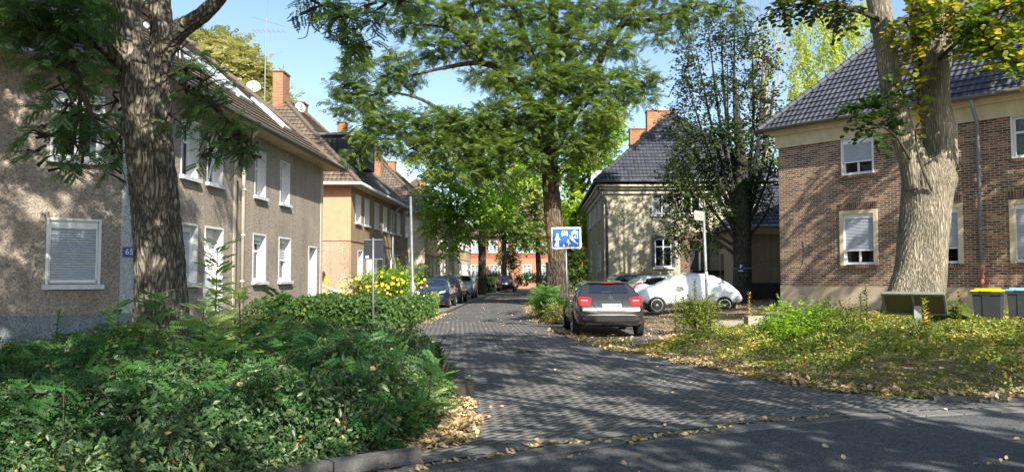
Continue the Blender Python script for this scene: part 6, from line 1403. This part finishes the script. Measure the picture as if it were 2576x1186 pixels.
# --- trees standing behind and beside the camera: their shade falls on the junction
for i, (x, y, cx, cy_, cz, rx_, ry_, n) in enumerate(((6.8, 1.0, 3.2, 4.0, 9.6, 4.9, 6.0, 84), (-6.0, -1.5, -3.8, 1.6, 8.8, 5.2, 5.6, 118), (12.0, -4.0, 11.6, -1.6, 8.8, 6.2, 5.4, 92), (2.2, -8.5, 3.4, -4.4, 8.2, 5.4, 4.0, 60), (18.5, 15.5, 16.2, 18.6, 9.8, 4.2, 4.6, 66))):
    b = Vector((x, y, 0)); t = thing('street_tree', ['leafy street tree overhanging the junction from the right', 'leafy street tree overhanging the shrub bed from the left', 'leafy street tree farthest right beside the crossing road', 'leafy street tree behind the viewpoint', 'leafy tree beside the brick house past the right edge of the view'][i], 'tree', b)
    mb = MB(); limb(mb, [b-Z3*.2, b+Z3*3, b+Z3*6+Vector((.3, .2, 0))], .36, .25, 14); cs = []
    for k in range(n):
        a = random.uniform(0, 6.283); q = math.sqrt(random.random()); r = random.uniform(.55, 1.0); p = (cx+rx_*q*math.cos(a), cy_+ry_*q*math.sin(a), cz+random.uniform(-.9, .9)+.6*(1-q)); cs.append((p, (r, r, r*.5), 27*r))
        if k % 8 == 0: limb(mb, bez(b+Z3*random.uniform(3.5, 6), p, .3, 4, .06), .07, .02, 6, n=3)
    mb.build('trunk', bk_loc, t); crown('crown', cs, LFW, lm_linden, t, .19, .3, 7, .2, .35)
# ================================================================ GROUND PLANTS
def inside_pts(poly, n, bbox=None):
    p = np.array(poly); lo, hi = p.min(0), p.max(0)
    if bbox: lo = np.maximum(lo, (bbox[0], bbox[2])); hi = np.minimum(hi, (bbox[1], bbox[3]))
    X = rng.uniform(lo[0], hi[0], n*3); Y = rng.uniform(lo[1], hi[1], n*3); s = sdist_np(poly, X, Y); k = s > 0; return X[k][:n], Y[k][:n], s[k][:n]
# near bed: one tangled mass of shrubs
def bedtop(X, Y, s):
    e = SS((s+.15)/.8); far = SS((Y-9)/6.)
    return e*(.60+.30*lumps(X, Y, 2.4, 21)+.20*lumps(X, Y, 5.5, 22)-.12*far)*(1-.35*SS((-X-6.5)/3.5))
def mass(name, poly, n, topf, tmpl, mat, size, mu, kind='stuff', bbox=None, skin=.35, fr=.22, up=.55, label=None, basez=None, edge_out=.15):
    X, Y, s = inside_pts(poly, n, bbox); Zt = topf(X, Y, s); k = rng.uniform(0, 1, len(X)); Z = np.maximum(.03, Zt-skin*k**1.7*np.maximum(.4, Zt/.6))
    if basez is not None: Z = Z+basez(X, Y)
    e = .05; gx = (topf(X+e, Y, s)-topf(X-e, Y, s))/(2*e); gy = (topf(X, Y+e, s)-topf(X, Y-e, s))/(2*e)
    nr = np.stack([-gx*.6, -gy*.6, np.full(len(X), up)], 1)+rng.normal(0, .38, (len(X), 3)); ax = rng.normal(0, 1, (len(X), 3)); ax[:, 2] = ax[:, 2]*.4-fr
    patch_ = lumps(X, Y, 3.1, 77)
    tint = np.clip(mu+.17*rng.normal(size=len(X))+.30*patch_, 0, 1)
    o = scatter(name, tmpl, np.stack([X, Y, Z], 1), ax, nr, size*rng.uniform(.6, 1.35, len(X)), tint, mat, None, kind); return o
nb = (-11.5, -.6, 3.2, 19)
mass('shrub_mass', BED_L, 125000, bedtop, LF, lm_shrub, .047, .40, bbox=(-9.5, -.6, 3.0, 11), skin=.6)
mass('shrub_mass', BED_L, 40000, bedtop, LFW, lm_shrub, .050, .48, bbox=(-13, -.6, 9, 19.6), skin=.5)
mass('shrub_mass', BED_L, 5200, lambda X, Y, s: bedtop(X, Y, s)+.05, FR9, leafmat('robinia_leaf', [(0, (.03, .09, .03)), (.5, (.055, .16, .04)), (1, (.14, .26, .05))], .35, .45), .24, .45, bbox=(-7.5, -.6, 4.5, 14), skin=.3)
# larger mottled leaves near the right end of the bed
mass('shrub_mass', BED_L, 5200, lambda X, Y, s: bedtop(X, Y, s)+.04, T_leaf(.45, .16), leafmat('mottled_leaf', [(0, (.035, .07, .03)), (.5, (.075, .13, .05)), (.85, (.17, .22, .09)), (1, (.38, .33, .18))], .25, .38, .5), .095, .45, bbox=(-4.2, -.6, 4.5, 9.5), skin=.5, fr=.8)
# foot of the bed towards the road: dense low leaves hanging over the edge
k = 34000; t = rng.uniform(0, 1, k); seg = [(-6.3, 3.0), (-3.1, 5.1), (-2.1, 5.85), (-1.5, 6.65), (-1.05, 8.4), (-.92, 10.0), (-1.1, 12.2), (-1.9, 14.6), (-2.9, 17.0)]
S_ = np.array(seg); L_ = np.r_[0, np.cumsum(np.linalg.norm(np.diff(S_, axis=0), axis=1))]; q = t*L_[-1]; X = np.interp(q, L_, S_[:, 0]); Y = np.interp(q, L_, S_[:, 1])
inn = np.stack([-np.ones(k)*.75, .45*np.ones(k)], 1); w = rng.uniform(-.18, .5, k); X = X+inn[:, 0]*w; Y = Y+inn[:, 1]*w*.8
Z = np.maximum(.03, rng.uniform(0, 1, k)*(.12+.62*SS((w+.22)/.55))*(.85+.3*lumps(X, Y, 4, 5)))
nr = np.stack([.8+0*X, -.6+0*X, .5+0*X], 1)+rng.normal(0, .4, (k, 3)); ax = rng.normal(0, 1, (k, 3)); ax[:, 2] -= .5
scatter('shrub_mass', LF, np.stack([X, Y, Z], 1), ax, nr, .055*rng.uniform(.6, 1.4, k), np.clip(.45+.2*rng.normal(size=k), 0, 1), lm_shrub, None, 'stuff')
# stems
mb = MB()
for _ in range(420):
    x, y = random.uniform(-6.5, -.9), random.uniform(4.5, 12)
    if sdist(BED_L, x, y) > .1:
        h = random.uniform(.4, .85); mb.tube([(x, y, 0), (x+random.uniform(-.15, .15), y+random.uniform(-.15, .15), h*.6), (x+random.uniform(-.3, .3), y+random.uniform(-.3, .3), h)], [.008, .006, .003], 4, cap=False)
o = mb.build('undergrowth_stems', m_twig); o['kind'] = 'stuff'
# robinia saplings
lm_rob = leafmat('sapling_leaf', [(0, (.07, .17, .06)), (.5, (.17, .32, .10)), (1, (.42, .52, .18))], .45, .45)
def sapling(label, base, top, nf, L0, spread=1., tm=T_frond(9, .29, .125, .25), mat=lm_rob, name='robinia_sapling', cat='sapling', group=None, mu=.5):
    b, t_ = Vector(base), Vector(top); s = thing(name, label, cat, b, group); mb = MB(); m = b.lerp(t_, .5)+Vector((random.uniform(-.05, .05), 0, 0)); limb(mb, [b-Z3*.05, m, t_], .016, .004, 6)
    P = []; A_ = []
    for k in range(nf):
        f = .25+.75*k/(nf-1); p = b.lerp(t_, f); a = k*2.4+random.uniform(-.3, .3); el = .25+.5*f; P.append(p); A_.append((math.cos(a), math.sin(a), el))
    mb.build('stem', m_twig if cat != 'weed' else plain('green_stem', (.10, .16, .05), .7), s); P = np.array([tuple(p) for p in P]); A_ = np.array(A_)
    Nn = np.array([0, 0, 1.])+rng.normal(0, .25, P.shape); scatter('leaves', tm, P, A_, Nn, L0*rng.uniform(.75, 1.15, nf)*np.linspace(1.1, .75, nf), np.clip(mu+.25*rng.normal(size=nf), 0, 1), mat, s); return s
g0 = lambda u, d: Vector((at(u, 700, d).x, d, .05))
sapling('tall robinia sapling with feathery leaves right of the forked trunk', g0(542, 10.2), at(548, 618, 10.2), 44, .36, mu=.7)
sapling('low robinia shoot with large leaflets spreading below the tall sapling', g0(500, 8.6), at(512, 775, 8.6), 22, .44, mu=.75)
sapling('pale robinia shoot in front of the corner house door', g0(610, 9.4), at(600, 735, 9.4), 22, .38, mu=.9)
sapling('dark robinia shoot leaning right before the lit house end', g0(680, 10.5), at(700, 738, 10.5), 22, .36, mu=.3)
sapling('broad robinia shoot covering the foot of the forked trunk', g0(400, 10.8), at(390, 748, 10.8), 30, .40, mu=.4)
sapling('robinia shoot left of the forked trunk near the plinth', g0(290, 11.5), at(295, 772, 11.5), 22, .34, mu=.4)
sapling('robinia shoot hanging over the roadside corner of the near bed', g0(1065, 8.2), at(1085, 905, 8.2), 15, .30, mu=.55)
sapling('robinia shoot low at the kerb beside the fallen leaves', Vector((-1.2, 7.6, .05)), at(1060, 1010, 7.3), 12, .27, mu=.5)
for u, v, d, lab in ((1105, 865, 10.8, 'dark leafy shrub tip rising at the right end of the near bed'), (1035, 862, 10.6, 'small leafy shrub tip left of the dark one at the bed end'), (150, 780, 13, 'pale weed before the grey blue plinth')):
    sapling(lab, Vector((at(u, 700, d).x, d, .1)), at(u, v, d), 34, .13, tm=T_leaf(.55, .12), mat=lm_dark if u > 500 else lm_rob, name='shrub_shoot', cat='shrub', mu=.5)
# flower hedge between the road and the orange house
def hedgetop(X, Y, s): return SS((s+.1)/.6)*(.93-.012*(Y-21)+.20*lumps(X, Y, 2.2, 31)+.12*lumps(X, Y, 7, 32))
mass('flower_hedge', BED_M, 46000, hedgetop, LFW, lm_flower, .085, .22, skin=1.0, up=.25, fr=.5)
n = 30000; i = rng.integers(0, 4, n); S_ = np.array([(-6.9, 21.7), (-3.6, 21.5), (-3.25, 24), (-3.1, 27.5), (-3.05, 30.4)]); t = rng.uniform(0, 1, n)[:, None]; P = S_[i]*(1-t)+S_[i+1]*t+rng.normal(0, .08, (n, 2)); z = rng.uniform(.05, 1, n)**.8*(.93-.012*(P[:, 1]-21)+.20*lumps(P[:, 0], P[:, 1], 2.2, 31)+.12*lumps(P[:, 0], P[:, 1], 7, 32))*(1-.25*rng.uniform(0, 1, n)**2)+rng.normal(0, .03, n)
nr = np.stack([.4+0*z, -.7+0*z, .5+0*z], 1)+rng.normal(0, .45, (n, 3)); ax = rng.normal(0, 1, (n, 3)); ax[:, 2] -= .2
scatter('flower_hedge', LFW, np.stack([P[:, 0], P[:, 1], z], 1), ax, nr, .11*rng.uniform(.5, 1.3, n), np.clip(.20+.2*rng.normal(size=n)+.55*SS((P[:, 1]-28)/2.5), 0, 1), lm_flower, None, 'stuff')
# yellow blooms and a taller bush behind
def bloom(P, r, name='yellow_blooms'):
    V = []; F = []
    for p in P:
        a0 = random.uniform(0, 6); nrm_ = Vector((random.uniform(-.3, .3), -1, random.uniform(.1, .9))).normalized(); M = nrm_.to_track_quat('Z', 'Y').to_matrix(); rr = r*random.uniform(.7, 1.2)
        for k in range(9):
            a = a0+k*.698; b = len(V); 
            for (q, s) in ((0, 0), (.55, .3), (1, 0), (.55, -.3)): V.append(tuple(Vector(p)+M@Vector((rr*(q*math.cos(a)-s*math.sin(a)), rr*(q*math.sin(a)+s*math.cos(a)), -.12*rr*q))))
            F.append((b, b+1, b+2, b+3))
    o = mesh_np(name, V, F, m_yflow, None, np.repeat(rng.uniform(0, 1, len(V)//4), 4)); o['kind'] = 'stuff'; return o
P = []
for _ in range(60):
    u = random.gauss(935, 85); d = random.uniform(23, 30); v = random.gauss(718, 15)
    P.append(at(min(1060, max(820, u)), v, d))
for u, v in ((1068, 702), (1053, 712), (1074, 718), (1077, 758), (905, 700), (885, 705), (1010, 702), (960, 695)): P.append(at(u, v, 28.5))
bloom(P, .06)
sapling('tall stalk of yellow daisies at the street end of the flower hedge', Vector((at(1072, 700, 28.6).x, 28.6, .05)), at(1070, 712, 28.6), 40, .14, tm=LF, name='daisy_stalk', cat='weed', mat=lm_flower, mu=.8)
def bush(name, label, c, r, n, tmpl, mat, size, mu=.5, L=.35, per=7, cat='bush', droop=.1, group=None, up=0):
    b = thing(name, label, cat, (c[0], c[1], max(0, c[2]-r[2])), group); cl = []
    for k in range(9):
        a = k*2.4; q = .45*math.sqrt((k+.5)/9)*2; cl.append(((c[0]+r[0]*.6*q*math.cos(a), c[1]+r[1]*.6*q*math.sin(a), c[2]+random.uniform(-.35, .3)*r[2]), (r[0]*.5, r[1]*.5, r[2]*.6), n/9))
    mb = MB()
    for c_, r_, _ in cl: mb.tube([(c[0], c[1], c[2]-r[2]), Vector((c[0], c[1], c[2]-r[2])).lerp(Vector(c_), .5)+Vector((0, 0, .05)), c_], [.025, .015, .006], 5)
    mb.build('stems', m_twig, b); crown('foliage', cl, tmpl, mat, b, size, L, per, droop, mu, .5, m_twig, .3, 3); return b
bush('flowering_bush', 'tall pale green bush behind the flower hedge before the orange house', at(985, 700, 31) , (1.6, 1.0, .95), 260, LFW, lm_lime, .11, .35)
bush('flowering_bush', 'small rose coloured brown bush beside the short garden wall', at(905, 718, 29), (.9, .7, .7), 120, LFW, lm_flower, .10, .8)
# clipped hedge past the flowers
def box_hedge(name, label, poly, h, n, mat, size, mu, z0=0):
    mb = MB(); o = thing(name, label, 'hedge', (poly[0][0], poly[0][1], z0)); import bmesh
    lo = [Vector((x, y, z0)) for x, y in poly]; hi_ = [p+Z3*(h-.06) for p in lo]; mb.quad(hi_)
    for i in range(len(lo)): j = (i+1) % len(lo); mb.quad([lo[i], lo[j], hi_[j], hi_[i]])
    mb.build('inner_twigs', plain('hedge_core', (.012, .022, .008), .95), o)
    P = []; Nn = []; per = [(poly[i], poly[(i+1) % len(poly)]) for i in range(len(poly))]; Ls = np.array([math.dist(a, b) for a, b in per]); 
    c = np.mean(poly, 0)
    for _ in range(n):
        if random.random() < .45:
            while True:
                x = random.uniform(min(p[0] for p in poly), max(p[0] for p in poly)); y = random.uniform(min(p[1] for p in poly), max(p[1] for p in poly))
                if sdist(poly, x, y) > -.03: break
            P.append((x, y, z0+h+random.gauss(0, .03))); Nn.append((0, 0, 1))
        else:
            i = rng.choice(len(per), p=Ls/Ls.sum()); a, b = per[i]; t = random.random(); x = a[0]+(b[0]-a[0])*t; y = a[1]+(b[1]-a[1])*t; nv = (x-c[0], y-c[1]); m = math.hypot(*nv); P.append((x+random.gauss(0, .04), y+random.gauss(0, .04), z0+random.uniform(.05, h))); Nn.append((nv[0]/m, nv[1]/m, .4))
    P = np.array(P); Nn = np.array(Nn)+rng.normal(0, .4, P.shape); scatter('foliage', LFW, P, rng.normal(0, 1, P.shape), Nn, size*rng.uniform(.6, 1.3, n), np.clip(mu+.2*rng.normal(size=n), 0, 1), mat, o); return o
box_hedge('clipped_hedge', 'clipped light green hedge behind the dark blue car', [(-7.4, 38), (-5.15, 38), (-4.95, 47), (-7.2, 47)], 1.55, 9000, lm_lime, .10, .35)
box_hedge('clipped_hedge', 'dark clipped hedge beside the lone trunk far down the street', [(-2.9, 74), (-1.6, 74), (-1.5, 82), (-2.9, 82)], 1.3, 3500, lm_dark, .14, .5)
bush('bush', 'dark bush growing before the red house', at(1283, 655, 90), (1.6, 1.2, 2.0), 320, LFW, lm_dark, .2, .5)
bush('bush', 'reddish green bush climbing the red house wall', at(1262, 645, 92), (1.0, .8, 2.3), 150, LFW, lm_lime, .2, .7)
for k, (u, v) in enumerate(((1300, 702), (1325, 698), (1352, 697), (1378, 696), (1225, 702), (1248, 700))): bush('bush', ['low dark bush right behind the far black car', 'low dark bush below the red house, second from the black car', 'low dark bush below the red house, third from the black car', 'low dark bush below the red house nearest the silver car', 'low rounded bush left of the far black car', 'low bush touching the left of the far black car'][k], at(u, v, 88), (1.6, 1.2, 1.0), 130, LFW, lm_dark, .18, .4)
# central tree bed
mass('bed_growth', ISL, 16000, lambda X, Y, s: SS((s+.05)/.4)*(.26+.16*lumps(X, Y, 3, 8)), LFW, lm_ivy, .08, .55, skin=.3)
bush('bush', 'bright green bush at the kerb left of the grey hatchback', (1.32, 28.6, .62), (.62, 1.0, .62), 240, FR5, lm_rob, .24, .5, L=.3, per=6)
bush('bush', 'yellow green mound between the bright bush and the hatchback', (1.45, 26.5, .42), (.5, .8, .42), 230, LFW, leafmat('mound_leaf', [(0, (.13, .16, .04)), (.5, (.30, .32, .10)), (1, (.50, .44, .20))], .35, .5), .055, .6, L=.2)
bush('climber', 'leafy climber covering the wall edge right of the blue sign', at(1450, 680, 41.5), (.55, .5, 1.6), 300, LFW, lm_locust, .16, .45, cat='climbing plant')
# right bank: low cover, litter, bushes
def banktop(X, Y, s): return SS((s-.25)/.9)*np.maximum(.14, .34+.36*lumps(X, Y, 1.5, 41)+.13*lumps(X, Y, 5, 42))*(1-.45*SS((Y-17)/3))+.02
mass('ground_cover', BED_R, 120000, banktop, LFW, lm_ivy, .048, .60, bbox=(2, 15.5, 9, 22), skin=.2, basez=hgt_np)
mass('ground_cover', BED_R, 12000, banktop, T_leaf(.22, .05), lm_ivy, .14, .62, bbox=(2, 15.5, 9, 20), skin=.2, basez=hgt_np)
for (u, v, d, r, n, mat, mu, lab) in ((1755, 792, 20.6, (.85, .6, .60), 420, lm_ivy, .55, 'spiky bush around the foot of the street name post'), (1990, 822, 15.6, (.95, .7, .60), 620, lm_lime, .42, 'yellow green barberry bush on the bank before the brick house'), (2085, 812, 16.2, (.7, .5, .58), 380, lm_ivy, .4, 'dark green bush right beside the yellow green one'), (1545, 880, 17.4, (.5, .3, .2), 120, lm_ivy, .85, 'dry tuft at the tip of the planted bank')):
    c = at(u, v, d); bush('bush', lab, c, r, n, LF, mat, .075, mu, L=.28)
for k, (u, v, d, m_) in enumerate(((2052, 770, 15.4, .45), (2085, 752, 16.0, .4), (2164, 738, 16.2, .35), (2176, 700, 16.6, .3), (1700, 742, 20.2, .6), (1716, 712, 20.4, .35), (1748, 704, 20.6, .2), (2325, 752, 15.2, .9), (1925, 795, 16, .5), (1885, 735, 21, .9), (2412, 735, 16.8, .5))):
    b_ = Vector((at(u, 700, d).x, d, hgt(at(u, 700, d).x, d))); sapling(['thin leafy stem over the yellow green bush', 'thin leafy stem between the two bank bushes', 'tall rose stem left of the information board', 'tallest thin stem nearest left of the information board', 'leafy shoot left of the street name post', 'thin bare shoot before the silver cover', 'thin shoot against the silver cover beside the post', 'pale shoot in front of the information board', 'leafy shoot above the concrete block', 'pale green shoot right of the silver covered car', 'pale leafed shoot between the trunk and the yellow lidded bin'][k], b_, at(u, v, d), 40, .125, tm=LF if k != 10 else LFW, mat=lm_ivy, name='wild_shoot', cat='shrub', mu=m_)
bush('big_leaved_plant', 'large leaved plant between the thick trunk and the stumps', at(2385, 792, 17.2), (.45, .4, .42), 26, LFW, lm_ivy, .26, .35, cat='plant')
# fallen leaves
def litter(name, X, Y, n_, size=.075, zf=None, mu=.5, thick=.05):
    k = len(X); Z = (zf(X, Y) if zf is not None else 0)+.018+rng.uniform(0, 1, k)**2*thick; nr = np.array([0, 0, 1.])+rng.normal(0, .45, (k, 3)); ax = rng.normal(0, 1, (k, 3)); ax[:, 2] *= .3
    return scatter(name, T_round(.95, .2), np.stack([X, Y, Z], 1), ax, nr, size*rng.uniform(.5, 1.3, k), np.clip(mu+.25*rng.normal(size=k), 0, 1), lm_litter, None, 'stuff')
def band(seg, k, w0, w1, inn):
    S_ = np.array(seg); L_ = np.r_[0, np.cumsum(np.linalg.norm(np.diff(S_, axis=0), axis=1))]; q = rng.uniform(0, L_[-1], k); X = np.interp(q, L_, S_[:, 0]); Y = np.interp(q, L_, S_[:, 1])
    i = np.clip(np.searchsorted(L_, q)-1, 0, len(S_)-2); d = norm(S_[i+1]-S_[i]); nn = np.stack([-d[:, 1], d[:, 0]], 1)*inn; w = w0+(w1-w0)*rng.beta(2, 2.4, k); w = w+.12*np.sin(q*2.3)+.08*np.sin(q*5.1+1); return X+nn[:, 0]*w, Y+nn[:, 1]*w
seg = [(14, 9.7), (7, 9.9), (5.4, 10.05), (4.44, 10.7), (3.8, 12.2), (3.1, 14.7), (2.3, 16.7), (1.85, 18.4), (1.35, 22.6)]
litter('fallen_leaves', *band(seg[:6], 6500, -.12, .75, -1), None, .065, hgt_np, .45, .06)
litter('fallen_leaves', *band(seg[4:], 3600, -.2, .35, -1), None, .065, None, .62, .03)
litter('fallen_leaves', *band([(2.2, 17.3), (3.5, 18.4), (4.2, 20.5), (5.6, 22.4)], 1500, -.2, .5, -1), None, .07, hgt_np, .5, .04)
litter('fallen_leaves', *band([(-6.4, 3.25), (-3.3, 5.35), (-1.25, 6.62)], 700, -.15, .30, 1), None, .065, None, .5, .08)
litter('fallen_leaves', *band([(-1.3, 6.6), (-1.05, 7.4), (-.85, 8.6), (-.75, 10)], 2600, -.40, .25, 1), None, .052, None, .5, .035)
X, Y, s = inside_pts([(-1.35, 6.6), (-.35, 7.4), (-.30, 8.9), (-1.2, 8.9)], 900); litter('fallen_leaves', X, Y, None, .055, None, .5, .03)
litter('fallen_leaves', *band([(-3.7, 21.4), (-3.3, 24), (-3.1, 28), (-3.0, 32)], 1800, -.45, .25, 1), None, .05, None, .5, .02)
litter('fallen_leaves', *band([(.9, 25.2), (.8, 32), (.9, 42)], 1200, -.25, .3, -1), None, .05, None, .5, .03)
litter('fallen_leaves', *band([(-4.9, 3.9), (-1.15, 6.3), (.59, 7.4), (3.65, 8.9)], 420, -.06, .04, 1), None, .05, None, .6, .01)
X, Y, s = inside_pts(YARD, 15000, (2.4, 22, 15, 44)); litter('fallen_leaves', X, Y, None, .055, hgt_np, .45, .02)
X, Y, s = inside_pts(BED_R, 5000, (2, 16, 9, 22)); litter('fallen_leaves', X, Y, None, .045, lambda X, Y: hgt_np(X, Y)+banktop(X, Y, sdist_np(BED_R, X, Y))-.06, .5, .06)
X, Y, s = inside_pts([(-1, 6.5), (12, 6.5), (5, 11), (3, 14), (1.5, 22), (1.2, 45), (-2.8, 45), (-3, 22), (-1, 12)], 380); litter('fallen_leaves', X, Y, None, .045, None, .6, .004)
X, Y, s = inside_pts([(-3, 3), (12, 3), (12, 9), (0, 7)], 45); litter('fallen_leaves', X, Y, None, .05, None, .6, .004)
X, Y, s = inside_pts([(2.2, 17.6), (3.6, 18.8), (4, 21), (1.6, 21)], 160); litter('fallen_leaves', X, Y, None, .07, None, .5, .004)
X, Y, s = inside_pts(BED_L, 420, (-9, -.8, 4.5, 14)); litter('fallen_leaves', X, Y, None, .06, lambda X, Y: bedtop(X, Y, sdist_np(BED_L, X, Y)), .45, .03)
